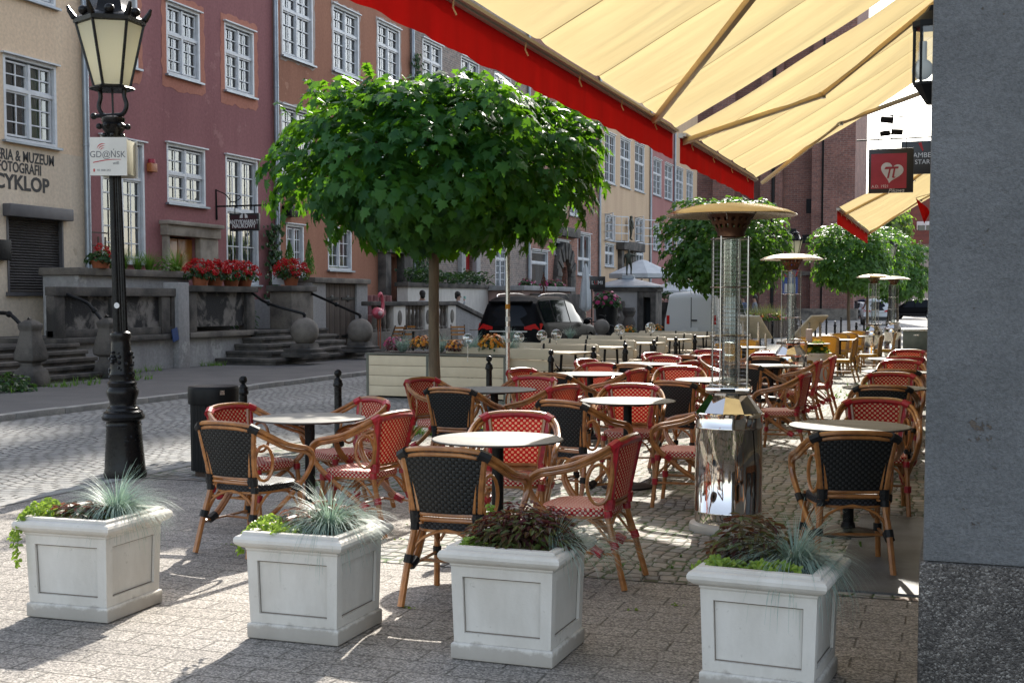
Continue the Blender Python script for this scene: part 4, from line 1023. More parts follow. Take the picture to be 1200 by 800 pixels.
# wifi plate box on the lamp
wb = thing('notice_box', 'white notice box with red arcs and city wifi lettering, fixed to the street lamp', 'sign', (-6.99-.045, 9.62-.016, 2.82), radians(-54-17+90))
m_plate = M('white_plate', (.62,.60,.55), .4, col2=(.55,.53,.48), sc=4)
mb = MB(); mb.box(-.165,-.15,-.165,.155,-.145,.165); mb.build('plate', m_plate, wb)
mb = MB(); mb.box(-.14,-.144,-.15,.15,.13,.15); mb.build('box', M('cream_box', (.55,.53,.40), .5), wb, bevel=.004)
mb = MB(); mb.box(-.15,.131,-.165,.165,.136,.165); mb.build('plate', m_plate, wb)
fw_ = lambda x, z: frame((1,0,0), (0,-1,0), (x, -.1508, z))
text('GD@\u0143SK', .078, M('grey_ink', (.13,.13,.14), .6), 'lettering', wb, fw_(-.012,.015), ext=.0006, sx=.92)
text('wifi', .04, bpy.data.materials['grey_ink'], 'lettering', wb, fw_(.06,-.058), ext=.0006)
text('01 000 241', .026, bpy.data.materials['grey_ink'], 'lettering', wb, fw_(-.045,-.12), ext=.0006)
mb = MB(); mb.box(-.138,-.1515,-.133,-.125,-.1503,-.107)
for r, w, dz in ((.06,.009,.055),(.045,.008,.05),(.03,.007,.045)):
    pts = [(-.045+r*cos(a)*1.0, -.151, dz+r*sin(a)*.9) for a in [pi*.42+pi*.52*k/8 for k in range(9)]]
    vs = []
    for i, p in enumerate(pts):
        q = w*sin(pi*(i+.4)/9); vs += [(p[0], p[1], p[2]-q/2), (p[0]-q/3, p[1], p[2]+q/2)]
    mb.add(vs, [(2*i,2*i+2,2*i+3,2*i+1) for i in range(8)])
pts = [(-.14,-.052),(-.05,-.034),(.03,-.026),(.105,-.028)]
mb.add([(x,-.151,z-w) for (x,z),w in zip(pts,(.005,.005,.003,.0005))]+[(x,-.151,z+.003) for x, z in pts], [(i,i+1,i+5,i+4) for i in range(3)])
mb.build('red_arcs', m_inkr, wb)

# ================================================================== LITTER BIN, BOLLARDS, SIGN POLE
bn = thing('litter_bin', 'black ribbed round litter bin standing behind the nearest café table', 'litter bin', (-6.30, 9.98, -.004))
mb = MB(); mb.lathe([(.0,.0),(.17,0),(.17,.05),(.0,.05)], 28, caps=False); mb.build('foot', M('rusty_iron', (.06,.035,.022), .8), bn)
mb = MB(); mb.lathe([(.0,.05),(.205,.052),(.205,.645)], 96, caps=False, fl=lambda j: 1 if (j//2) % 2 else .955); mb.build('body', m_blackmetal, bn, ang=20)
mb = MB(); mb.lathe([(.2,.646),(.222,.65),(.224,.655),(.226,.785),(.222,.80),(.212,.808),(.2,.802),(.0,.79)], 48, caps=False); mb.build('collar', m_blackmetal, bn)
mb = MB(); mb.box(-.02,-.233,.74,.02,-.226,.78, Matrix.Rotation(.9,4,'Z')); mb.build('lock_plate', m_alu, bn)
def make_bollard(label):
    t = thing('bollard', label, 'bollard', group='black ball topped bollards')
    mb = MB(); mb.lathe([(0,0),(.062,0),(.065,.04),(.058,.06),(.05,.08),(.043,.10),(.040,.64),(.040,.645),(.052,.655),(.055,.675),(.05,.69),(.046,.70),(.046,.72),(.03,.74),(.02,.755)], 18, caps=False); mb.build('post', m_iron, t)
    mb = MB(); mb.ball((0,0,.795), .042, 16, 10); mb.build('knob', m_iron, t)
    return t
bl = [(-6.63,11.04,'black bollard just right of the litter bin'),(-6.28,12.4,'black bollard between two red chairs, left of the cream planter box'),(-5.9,16.1,'black bollard before the right end of the cream planter box'),(-5.75,18.4,'black bollard right of the steel sign pole, nearest the benches'),(-5.5,19.9,'second bollard from the sign pole in front of the benches'),(-5.4,21.6,'third bollard from the sign pole in front of the benches'),(-5.35,23.6,'fourth bollard from the sign pole in front of the benches'),(-5.35,25.6,'fifth bollard from the sign pole in front of the benches'),(-5.35,27.6,'sixth bollard from the sign pole, left of the nearest heater cage')]
b0 = make_bollard(bl[0][2]); b0.location = (bl[0][0], bl[0][1], -.006)
for x, y, lb in bl[1:]: dup(b0, (x, y, -.006), R(), lb)
fb = [(4.5,.0)]
i = 0
for u, d in ((890,44),(905,47),(938,50),(955,52),(968,54),(978,46),(985,57),(1003,44),(1012,60)):
    lat = (u-600)*d/1500; x, y = -d*.327+lat*.945, d*.945+lat*.327
    dup(b0, (x, y, -.01), R(), ['far bollard left of the second heater','far bollard behind the tilted board on the terrace','far bollard right of the second heater','far bollard under the left edge of the third tree','far bollard left of the third tree trunk','far bollard nearest the third tree trunk','far bollard behind the third tree trunk','far bollard right of the third tree trunk','far bollard beside the fourth tree trunk'][i], 'bollards on the far plaza'); i += 1
sp_ = thing('sign_pole', 'thin steel sign pole with stickers rising into the big tree crown', 'pole', (-5.95, 17.0, 0))
mb = MB(); mb.tube([(0,0,0),(.0,0,3.4)], .032, 12); mb.build('pole', m_alu, sp_)
for z, mt in ((1.12,m_inkw),(.98,m_plate),(1.28,m_inkw),(1.45,m_orange)):
    mb = MB(); mb.lathe([(.0335,z),(.0335,z+U(.05,.11))], 12, caps=False); mb.build('sticker', mt, sp_)

# ================================================================== TREES
LEAF = [(0,0),(.09,.03),(.40,-.06),(.30,.16),(.56,.40),(.30,.42),(.34,.60),(.17,.58),(.0,1.0)]
def maple_leaf(mb, p, nrm, tip, L):
    nrm = nrm.normalized(); tip = (tip-nrm*tip.dot(nrm))
    if tip.length < .05: tip = nrm.orthogonal()
    tip.normalize(); sd = nrm.cross(tip)
    pts = LEAF+[(-x, y) for x, y in LEAF[-2:0:-1]]
    vs = [p+tip*L*.35]
    for x, y in pts: vs.append(p+tip*y*L+sd*x*L-nrm*L*(.35*x*x+.12*y*y))
    n = len(pts); mb.add(vs, [(0, 1+i, 1+(i+1) % n) for i in range(n)])
def simple_leaf(mb, p, nrm, tip, L):
    nrm = nrm.normalized(); tip = (tip-nrm*tip.dot(nrm))
    if tip.length < .05: tip = nrm.orthogonal()
    tip.normalize(); sd = nrm.cross(tip)
    mb.add([p, p+sd*L*.45+tip*L*.3-nrm*L*.06, p+sd*L*.2+tip*L*.6, p+tip*L-nrm*L*.1, p-sd*L*.2+tip*L*.6, p-sd*L*.45+tip*L*.3-nrm*L*.06], [(0,1,2),(0,2,3),(0,3,4),(0,4,5)])
def crown_shape(d, seed, rx, up, dn):
    """radius of the crown along unit direction d: flattened on top, near flat below, lumpy"""
    e = 4.2 if d.z > 0 else 3.0; base = ((math.hypot(d.x, d.y)/rx)**e+(abs(d.z)/(up if d.z > 0 else dn))**e)**(-1/e)
    return base*(1+.13*noise.noise(d*2.2+Vector((seed,0,0)))+.13*noise.noise(d*5.+Vector((0,seed,0))))
def tree(name, label, loc, rx, up, dn, zc, ncl, per, L, fn, mat, seed, trunk_r=.075, group='round clipped maple trees'):
    t = thing(name, label, 'tree', loc, group=group)
    mb = MB(); rnd = random.Random(seed)
    for k in range(ncl):
        d = Vector((rnd.gauss(0,1), rnd.gauss(0,1), rnd.gauss(0,1))).normalized()
        rr = crown_shape(d, seed, rx, up, dn); q = rnd.random()
        dep = 1-.5*q**2.2
        c = d*rr*dep+Vector((0,0,zc)); out = Vector((d.x/rx**1.2, d.y/rx**1.2, d.z/(up if d.z > 0 else dn))).normalized()
        cn = (out*.75+Vector((0,0,.75))).normalized(); tone = rnd.uniform(.8,1.2)
        for j in range(per):
            a = j*2.4+rnd.random(); r = .06+.20*sqrt(j/per)*L/.15
            x = cn.orthogonal().normalized(); y = cn.cross(x)
            rad = (x*cos(a)+y*sin(a))
            p = c+rad*r-cn*(r*r*.9)+Vector((rnd.gauss(0,.02), rnd.gauss(0,.02), rnd.gauss(0,.03)))
            nn = cn+rad*.55+Vector((rnd.gauss(0,.3), rnd.gauss(0,.3), rnd.gauss(0,.25)))
            fn(mb, p, nn, rad+out*.5+Vector((0,0,-.75)), L*rnd.uniform(.5,1.25))
    for k in range(34 if ncl > 700 else 16):   # loose young shoots sticking out of the clipped outline
        d = Vector((rnd.gauss(0,1), rnd.gauss(0,1), abs(rnd.gauss(.3,.7)))).normalized(); rr = crown_shape(d, seed, rx, up, dn)
        a = d*rr*.9+Vector((0,0,zc)); dirn = (d+Vector((0,0,.7))).normalized(); ln = rnd.uniform(.15,.42)
        mb.tube([a, a+dirn*ln], .005, 4)
        for j in range(9):
            q = a+dirn*ln*(.25+.8*j/9); r_ = Vector((rnd.gauss(0,1), rnd.gauss(0,1), rnd.gauss(0,.5))).normalized()
            fn(mb, q, Vector((0,0,1))+r_*.5, r_+Vector((0,0,-.3)), L*rnd.uniform(.5,.95))
    mb.build('crown', mat, t)
    mb = MB()
    mb.tube(crom([(0,0,-.02),(.01,0,.4),(-.015,.01,1.2),(.0,0,zc-dn*.7),(.01,0,zc+up*.3)], 4), [trunk_r*1.25]+[trunk_r*(1-.02*i) for i in range(1, 16)]+[trunk_r*.5], 12)
    for k in range(9):
        a = 2*pi*k/9+rnd.random()*.5; zz = zc-dn*.75+rnd.random()*.35
        mb.tube(crom([(0,0,zz),(rx*.3*cos(a),rx*.3*sin(a),zz+.22),(rx*.72*cos(a),rx*.72*sin(a),zz+.35+rnd.random()*.5)], 4), [.035,.033,.03,.027,.024,.02,.016,.012,.008], 6)
    mb.build('trunk', m_bark, t)
    return t
tree('maple_tree', 'big round maple tree with slim trunk, nearest the camera by the cream planter box', (-5.94,14.3,0), 1.84, .98, .62, 3.07, 800, 20, .15, maple_leaf, m_maple, 3, .078)
tree('maple_tree', 'round maple tree behind the nearest heater disc', (-6.2,36.2,0), 1.72, 1.35, .95, 3.0, 620, 18, .17, simple_leaf, m_maplefar, 11)
tree('maple_tree', 'round maple tree left of the third heater, in front of the brick church corner', (-4.1,53.6,0), 1.6, 1.35, 1.0, 3.25, 560, 18, .17, simple_leaf, m_maplefar, 17)
tree('maple_tree', 'maple tree behind the third heater, its trunk left of the heater tube', (-3.9,62.1,0), 1.85, 1.6, 1.2, 3.35, 520, 18, .19, simple_leaf, m_maplefar, 23)
tree('maple_tree', 'farthest maple tree, right of the third heater by the grey pier', (-3.0,73,0), 2.0, 1.5, 1.2, 3.1, 500, 18, .2, simple_leaf, m_maplefar, 29)

# ================================================================== CREAM PLANTER BOX, BENCHES
def tuft_plant(loc, r, n, label, fl=None, cat='flowering plant'):
    bushy('flowering_plant', loc, r, n, m_hedge, .06, .035, label, cat)
pa, pb = G(430,413,.72), G(592,416,.72); dv = (pb-pa); Lp = Vector((dv.x, dv.y)).length; rzp = atan2(dv.y, dv.x)
cp = thing('planter_box', 'long cream boarded planter box behind the slim tree trunk', 'planter box', (pa.x, pa.y, -.006), rzp)
mb = MB()
for k in range(4): mb.box(.02, 0, .03+k*.165, Lp-.02, .03, .03+k*.165+.16); mb.box(.02, .92, .03+k*.165, Lp-.02, .95, .03+k*.165+.16)
mb.build('boards', m_cuton, cp, bevel=.006)
mb = MB()
for k in range(4): mb.box(.0, .03, .03+k*.165, .03, .92, .03+k*.165+.16); mb.box(Lp-.03, .03, .03+k*.165, Lp, .92, .03+k*.165+.16)
mb.build('end_boards', m_cuton, cp, bevel=.006)
mb = MB()
for x in (-.012, Lp*.44, Lp-.028): mb.box(x, -.008, 0, x+.045, -.001, .70)
mb.box(-.02,-.02,.70,Lp+.02,.97,.722); mb.build('trim', m_olivetrim, cp)
mb = MB(); mb.box(.03,.04,.66,Lp-.03,.9,.727); mb.build('soil', m_soil, cp)
def onbox(x, y, z=.73): 
    return (pa.x+x*cos(rzp)-y*sin(rzp), pa.y+x*sin(rzp)+y*cos(rzp), z)
def bloom(loc, r, n, mat, label, leafn=120, leafm=None, cat='flowering plant', group=None, sz=.035):
    t = thing('flowering_plant', label, cat, loc, group=group)
    mb = MB()
    for k in range(leafn):
        d = rv(); d.z = abs(d.z); p = d*r*(R()**.4); leafq(mb, p, d+Vector((0,0,.5)), d+rv()*.6, sz*1.5, sz)
    for k in range(6):
        d = rv(); d.z = abs(d.z)+.4; mb.tube([(0,0,-.03), d.normalized()*r*.8], .003, 4)
    mb.build('foliage', leafm or m_hedge, t)
    mb = MB()
    for k in range(n):
        d = rv(); d.z = abs(d.z)*.9+.15; d.normalize(); p = d*r*U(.85,1.08)
        x = d.orthogonal().normalized(); y = d.cross(x); q = sz*U(.6,1.1); ph = R()*2
        for h in (0, 1):
            n_ = 7; vs = [p+d*q*(.1+.25*h)]+[p+(x*cos(2*pi*i/n_+ph+h)+y*sin(2*pi*i/n_+ph+h))*q*(.75-.3*h)+d*q*(.15+.25*h) for i in range(n_)]
            mb.add(vs, [(0, 1+i, 1+(i+1) % n_) for i in range(n_)])
    mb.build('flower_head', mat, t); return t
bloom(onbox(.85,.3,.8), .19, 130, m_orange, 'orange chrysanthemum left of the slim trunk in the cream box', leafm=m_coleus)
bloom(onbox(2.12,.28,.8), .23, 190, m_orange, 'larger orange chrysanthemum at the right end of the cream box')
bloom(onbox(1.45,.3,.78), .15, 70, m_orange, 'small red and orange flower just right of the slim trunk', leafm=m_darkcol)
bloom(onbox(.3,.4,.78), .19, 46, m_magenta, 'magenta flower at the left end of the cream box', leafm=m_darkcol)
for x, y, w in ((.5,.3,'between the magenta and orange flowers'),(1.15,.35,'directly left of the slim trunk'),(1.75,.35,'between the small red and the large orange flower'),(2.38,.4,'at the right end of the cream box')):
    mb = MB(); blades(mb, 360, (0,0), .42, 1.1, .003); tag(mb.build('blue_fescue', m_fescue, loc=onbox(x,y)), 'blue fescue tuft '+w, 'grass tuft', 'fescue tufts in the cream box')
m_cream = M('cream_bench_paint', (.58,.49,.35), .65, spec=.15, col2=(.50,.42,.30), sc=1.5, bump=.1, bsc=50)
def make_bench():
    t = thing('garden_bench', '', 'bench', group='cream boarded garden benches')
    L = 2.1
    for z0, z1, y in ((.49,.655,-.21),(.665,.83,-.255)):
        mb = MB(); pr = [(-L,z0),(-.07,z0),(-.02,z0+.02),(0,z0+.06),(0,z1-.06),(-.02,z1-.02),(-.07,z1),(-L,z1)]
        m = Matrix.Translation((0,y,0)) @ Matrix.Rotation(pi/2, 4, 'X') 
        mb.prism(pr, -.014, .014, m); mb.build('back_board', m_cream, t, bevel=.005)
    mb = MB()
    for y in (-.17,-.01,.15): mb.box(-L,y-.07,.425,-.01,y+.07,.455)
    mb.build('seat', m_cream, t, bevel=.006)
    for x in (-.22, -1.05, -1.9):
        mb = MB(); mb.bar((x,-.235,.0),(x,-.175,.45),.03); mb.bar((x,-.175,.45),(x,-.238,.84),.028,.02); mb.bar((x,.2,0),(x,.16,.42),.03); mb.bar((x,-.2,.41),(x,.2,.41),.03); mb.bar((x,-.21,.1),(x,.15,.38),.02)
        mb.build('leg', m_blackmetal, t)
    return t
def make_gtable():
    t = thing('garden_table', '', 'table', group='cream boarded garden tables')
    mb = MB()
    for y in (-.22,0,.22): mb.box(-2.1,y-.105,.72,0,y+.105,.75)
    mb.build('top', m_cream, t, bevel=.006)
    for x in (-.25,-1.85):
        mb = MB(); mb.bar((x,-.27,0),(x,-.2,.72),.03); mb.bar((x,.27,0),(x,.2,.72),.03); mb.bar((x,-.24,.3),(x,.24,.3),.025); mb.bar((x,0,.3),(x-.45 if x < -1 else x-.45,0,.72),.02) if x > -1 else mb.bar((x,0,.3),(x+.45,0,.72),.02)
        mb.build('leg', m_blackmetal, t)
    return t
be, gt = None, None
ords = ['nearest','second','third','fourth','fifth']
for i in range(5):
    y0 = 18.9+i*2.45; x0 = -5.72+.06*i; br = radians(-17)
    for y, rz, who in ((y0,0,'turned away from the camera'),(y0+1.45,pi,'facing the camera')):
        lb = 'cream bench %s, %s bench set from the steel sign pole' % (who, ords[i])
        x = x0 if rz == 0 else x0-2.1*cos(br)
        if rz: y -= 2.1*sin(br)
        rz += br
        if be is None: be = make_bench(); be['label'] = lb; be.location = (x, y, -.004); be.rotation_euler = (0,0,rz)
        else: dup(be, (x, y, -.004), rz, lb)
    lb = 'cream table of the %s bench set from the steel sign pole' % ords[i]
    if gt is None: gt = make_gtable(); gt['label'] = lb; gt.location = (x0+.1, y0+.72, -.004); gt.rotation_euler = (0,0,br)
    else: dup(gt, (x0+.1, y0+.72, -.004), br, lb)
# low cream planters with clear disc ornaments along the street side of the benches
m_disc = glassmat('clear_disc', (.8,.85,.88), .2)
dl = [(548,397,'left of the big orange chrysanthemum'),(608,395,'right of the steel sign pole'),(635,393,'below the rear lamp of the black car'),(652,392,'below the doors of the black car'),(726,386,'below the stone ball right of the black car'),(762,384,'below the doorway of the stone kiosk')]
tr_ = []
for i, (u, v_, w) in enumerate(dl):
    p = G(u, v_, .98); tr_.append(p)
    t = thing('disc_ornament', 'clear round disc on a stick '+w, 'garden ornament', (p.x, p.y, 0), YAW, 'clear discs on sticks')
    rr = 6*(p-CAM).length/1500
    mb = MB(); mb.lathe([(0,-.008),(rr*.92,-.008),(rr,-.004),(rr,.004),(rr*.92,.008),(0,.008)], 24, caps=False, m=frame((1,0,0),(0,-1,0),(0,0,0)) , c=(0,0,.98)); mb.build('disc', m_disc, t)
    mb = MB()
    mb.ball((0,-.014,.98), rr*.18, 8, 6); mb.tube([(rr*.97*cos(2*pi*k/20),0,.98+rr*.97*sin(2*pi*k/20)) for k in range(20)], .007, 5, closed=True)
    mb.build('ring', m_alu, t)
    mb = MB(); mb.tube([(0,0,.62),(0,0,.98-rr)], .008, 6); mb.build('stick', m_alu, t)
for i, (y0, y1, w) in enumerate(((22.2,27.2,'below the black car'),(28.2,36.5,'below the stone kiosk'))):
    x = -8.35
    t = thing('planter_box', 'long cream planter box on the street side of the benches '+w, 'planter box', (x, y0, -.006))
    mb = MB()
    for k in range(3): mb.box(0,0,.03+k*.19,.6,y1-y0,.03+k*.19+.183)
    mb.build('boards', m_cuton, t, bevel=.006)
    mb = MB(); mb.box(-.01,-.01,.603,.61,y1-y0+.01,.62); mb.build('trim', m_olivetrim, t)
    mb = MB(); mb.box(.05,.05,.5,.55,y1-y0-.05,.628); mb.build('soil', m_soil, t)
for i, (u, v_, w, mt) in enumerate(((598,393,'nearest the steel sign pole',None),(643,390,'below the black car door',m_orange),(668,391,'below the black car front wing',None),(738,384,'between two clear discs, below the kiosk window',m_orange),(771,382,'left of the van, beside a clear disc',m_orange),(790,380,'below the van tail lamp',m_orange),(815,380,'below the van rear door',m_orange),(818,372,'wispy and tall in front of the van',None))):
    p = G(u, v_+4, .66)
    if mt: bloom((p.x,p.y,.62), .2, 26, mt, 'small bush with orange flowers '+w, 90, m_hedge, group='bushes along the street side of the benches', sz=.05)
    else:
        mb = MB(); blades(mb, 200, (0,0), .38, .9, .004); tag(mb.build('blue_fescue', m_fescue, loc=(p.x,p.y,.62)), 'fescue tuft '+w, 'grass tuft', 'tufts along the street side of the benches')
# ================================================================== LEFT ROW OF HOUSES
XF = -18.5
def stucco(name, a, b2, pa=None, thr=.62, bump=.25):
    m, nt, b = new_mat(name); v = ncoord(nt)
    vs = ncoord(nt, 'Object', (1,1.3,.22))
    c = mixc(nt, ramp(nt, noi(nt, vs, .8, 6, .68), [(.32, 0.), (.7, 1.)]), a, b2)
    if pa: c = mixc(nt, ramp(nt, noi(nt, v, 1.1, 7, .7), [(thr, 0.), (thr+.03, .8)]), c, pa)
    c = mixc(nt, 1., c, ramp(nt, noi(nt, v, 14, 3), [(.3, .88), (.7, 1.08)]), 'MULTIPLY')
    LK(nt, c, b.inputs['Base Color']); b.inputs['Roughness'].default_value = .92; b.inputs['Specular IOR Level'].default_value = .2
    bumpn(nt, b, noi(nt, v, 22, 6, .7), bump, .02); return m
s_cream = stucco('peach_stucco', (.78,.60,.42), (.67,.50,.345), (.72,.62,.50), .64)
s_creamlow = stucco('pale_stucco', (.72,.60,.46), (.60,.49,.37), (.50,.40,.29), .62)
s_red = stucco('burgundy_stucco', (.33,.150,.148), (.26,.112,.114), (.37,.185,.175), .62)
s_orange = stucco('terracotta_stucco', (.40,.195,.125), (.31,.145,.095), (.46,.25,.17), .62)
s_patch = stucco('salmon_render_patch', (.50,.22,.155), (.42,.175,.125))
s_greypatch = stucco('grey_render_patch', (.46,.40,.36), (.36,.30,.27))
s_beige = stucco('beige_stucco', (.58,.43,.29), (.49,.35,.24))
s_pink = stucco('plum_stucco', (.38,.19,.175), (.31,.15,.14))
b_grey = brickmat('grey_brown_brick', (.29,.215,.18), (.17,.145,.135), (.33,.29,.25), 1., bw=.27, rh=.085, ms=.014)
b_red = brickmat('red_brick', (.33,.13,.085), (.22,.09,.065), (.28,.22,.18), 1., bw=.27, rh=.085, ms=.012)
b_church = brickmat('church_brick', (.27,.115,.085), (.16,.075,.062), (.24,.18,.16), 1., bw=.5, rh=.16, ms=.02, stain=.6)
m_tile = M('red_roof_tile', (.20,.06,.04), .85, col2=(.13,.045,.035), sc=2, bump=.5, bsc=12, bd=.03)
s_grey = stucco('grey_cement', (.40,.39,.38), (.26,.25,.245), (.46,.45,.43), .58, .5)
m_sand = M('stained_sandstone', (.125,.11,.095), .9, col2=(.038,.035,.032), sc=1.6, lo=.38, hi=.6, bump=.5, bsc=30, bd=.015, fine=.15)
m_sandpale = M('worn_sandstone', (.20,.175,.145), .9, col2=(.085,.075,.066), sc=2, lo=.4, hi=.65, bump=.5, bsc=30, bd=.015, fine=.15)
m_blackstain, nt, b = new_mat('soot_stained_panel'); v = ncoord(nt)
c = mixc(nt, ramp(nt, noi(nt, v, 1.9, 6, .62, .4), [(.40, 0.), (.52, 1.)]), (.20,.18,.16), (.018,.017,.017)); LK(nt, c, b.inputs['Base Color']); b.inputs['Roughness'].default_value = .9
bumpn(nt, b, noi(nt, v, 25, 5, .7), .6, .02)

def window(par, y0, y1, z0, z1, tiers=(1.,), ncas=2, mun=(1, (1,)), curt=None, X=XF, trim=.07, openc=None):
    """white casement window in an opening; tiers = fractions from the top, mun = (vertical bars per casement, bars per tier)"""
    f = MB(); W = y1-y0; Hh = z1-z0; xo, xi = X-.06, X-.12
    def b_(a0, a1, c0, c1, p=0., t=.05): f.box(xo-t, a0, c0, xo+p, a1, c1)
    b_(y0, y1, z0, z0+trim, .065); b_(y0, y1, z1-trim, z1, .065); b_(y0, y0+trim, z0+trim, z1-trim, .065); b_(y1-trim, y1, z0+trim, z1-trim, .065)
    f.box(X-.02, y0-.06, z1+.002, X+.09, y1+.06, z1+.035)      # drip board over the head
    ya, yb, za, zb = y0+trim, y1-trim, z0+trim, z1-trim
    zs = [zb]; 
    for t in tiers: zs.append(zs[-1]-(zb-za)*t)
    cw = (yb-ya)/ncas
    for k, (zt2, zb2) in enumerate(zip(zs[:-1], zs[1:])):
        if k < len(tiers)-1: b_(ya, yb, zb2-.035, zb2+.035, .03)
        for j in range(ncas):
            c0, c1 = ya+cw*j, ya+cw*(j+1)
            if j: b_(c0-.035, c0+.035, zb2+.036, zt2-.036, .035)
            g = .04
            b_(c0+.036, c0+.036+g, zb2+.036, zt2-.036); b_(c1-.036-g, c1-.036, zb2+.036, zt2-.036)
            b_(c0+.036+g, c1-.036-g, zb2+.036, zb2+.036+g); b_(c0+.036+g, c1-.036-g, zt2-.036-g, zt2-.036)
            nx, ny = mun[0], mun[1][k]
            for q in range(1, nx+1): yy = c0+cw*q/(nx+1); b_(yy-.014, yy+.014, zb2+.08, zt2-.08, -.008, .03)
            for q in range(1, ny+1): zz = zb2+(zt2-zb2)*q/(ny+1); b_(c0+.08, c1-.08, zz-.014, zz+.014, -.009, .028)
    fo = f.build('window', m_white, par)
    mb = MB(); mb.box(X-.02, y0-.07, z0-.05, X+.10, y1+.07, z0-.002); mb.build('sill', m_zinc, fo)
    mb = MB(); mb.add([(xo-.055, y0+.05, z0+.05),(xo-.055, y1-.05, z0+.05),(xo-.055, y1-.05, z1-.05),(xo-.055, y0+.05, z1-.05)], [(0,1,2,3)]); mb.build('pane', m_pane, fo)
    # curtains hanging inside, and the dark room behind
    mb = MB(); n = 40; xc = X-.30
    def drape(a0, a1):
        P = []
        k_ = max(6, int((a1-a0)*40))
        for i in range(k_+1):
            y = a0+(a1-a0)*i/k_; P.append([(xc+.03*sin(y*46)+.015*sin(y*91), y, z) for z in (z0, z1)])
        mb.grid(P)
    sdd = random.Random(int(y0*100+z0*7)); r1 = sdd.uniform(.22,.42)*W; r2 = sdd.uniform(.22,.42)*W
    drape(y0, y0+r1); drape(y1-r2, y1)
    mb.build('curtain', curt or m_curtain, fo)
    mb = MB(); mb.box(X-1.3, y0-.15, z0-.15, X-1.25, y1+.15, z1+.15); mb.build('room', m_dark, fo)
    return fo

def hole(u0, u1, vt, vb, X=XF):
    a, c = AX(u0, vt, X), AX(u0, vb, X); y1 = AX(u1, (vt+vb)/2, X).y
    return (a.y, y1, c.z, a.z)
def house(name, label, u0, u1, H, mat, wins, extra_holes=(), roof=m_tile, y0=None, y1=None, X=XF, low=None):
    t = thing(name, label, 'house', group='old town houses on the left')
    y0 = AX(u0, 300, X).y if y0 is None else y0; y1 = AX(u1, 200, X).y if y1 is None else y1
    hs = []
    for w in wins: hs.append(hole(*w['r'], X=X) if 'r' in w else w['h'])
    for h, w in zip(hs, wins): window(t, *h, **{k: v for k, v in w.items() if k not in ('r','h')}, X=X)
    hs += list(extra_holes)
    zl = low[0] if low else 0
    if low:
        mb = MB(); wall_holes(mb, 'x', y0, y1, 0, zl, [(h[0],h[1],h[2],min(h[3],zl)) for h in hs if h[2] < zl], X, .3); mb.build('lower_wall', low[1], t)
    mb = MB(); wall_holes(mb, 'x', y0, y1, zl, H, [h for h in hs if h[3] > zl], X, .3)
    mb.add([(X,y0,zl),(X,y0,H),(X-10,y0,H),(X-10,y0,zl)], [(0,1,2,3)]); mb.add([(X,y1,zl),(X-10,y1,zl),(X-10,y1,H),(X,y1,H)], [(0,1,2,3)])
    mb.build('wall', mat, t)
    ym = (y0+y1)/2; hr = (y1-y0)*.55
    mb = MB(); mb.add([(X+.35,y0-.05,H-.1),(X+.35,y1+.05,H-.1),(X-5,y1+.05,H+3.6),(X-5,y0-.05,H+3.6),(X-10.3,y0-.05,H-.1),(X-10.3,y1+.05,H-.1)], [(0,1,2,3),(3,2,5,4)])
    mb.add([(X,y0,H),(X-10,y0,H),(X-5,y0,H+3.5),(X,y1,H),(X-10,y1,H),(X-5,y1,H+3.5)], [(0,1,2),(3,5,4)])
    mb.build('roof', roof, t)
    return t, y0, y1
def downpipe(par, y, z0, z1, X=XF):
    mb = MB(); mb.tube([(X+.09,y,z0),(X+.09,y,z1)], .075, 12)
    z = z0+1.4
    while z < z1: mb.lathe([(.076,z),(.083,z+.005),(.083,z+.05),(.076,z+.055)], 12, c=(X+.09,y,0), caps=False); z += 2.6
    mb.build('downpipe', m_zinc, par)
def patch(par, h, mat, seed, ex=.22, down=.3, X=XF, name='render_patch'):
    """ragged strip of newer render round an opening"""
    rnd = random.Random(seed); y0, y1, z0, z1 = h; out, inn = [], []
    def side(p, q, nrm, n):
        for i in range(n):
            s = i/n; x = p[0]+(q[0]-p[0])*s; z = p[1]+(q[1]-p[1])*s; e = rnd.uniform(-.04,.05)
            out.append((x+nrm[0]*(ex if not nrm[1] < 0 else down)+nrm[0]*e, z+nrm[1]*((down if nrm[1] < 0 else ex)+e)))
    o0, o1 = (y0, z0), (y1, z1); n = 14
    a = rnd.random()*.2
    for (p, q, nr) in (((y0-ex,z0),(y1+ex,z0),(0,-1)),((y1,z0-down*.6),(y1,z1+ex),(1,0)),((y1+ex,z1),(y0-ex,z1),(0,1)),((y0,z1+ex),(y0,z0-down*.6),(-1,0))):
        side(p, q, nr, n)
    k = len(out); inn = []
    for i in range(k):
        s = i % n/n; e = i//n
        inn.append([(y0+(y1-y0)*s, z0), (y1, z0+(z1-z0)*s), (y1-(y1-y0)*s, z1), (y0, z1-(z1-z0)*s)][e])
    mb = MB(); vs = [(X+.006, y, z) for y, z in out]+[(X+.006, y, z) for y, z in inn]
    mb.add(vs, [(i, (i+1) % k, k+(i+1) % k, k+i) for i in range(k)]); mb.build(name, mat, par)

T2 = dict(tiers=(.38,.62), ncas=2, mun=(1,(1,2)))
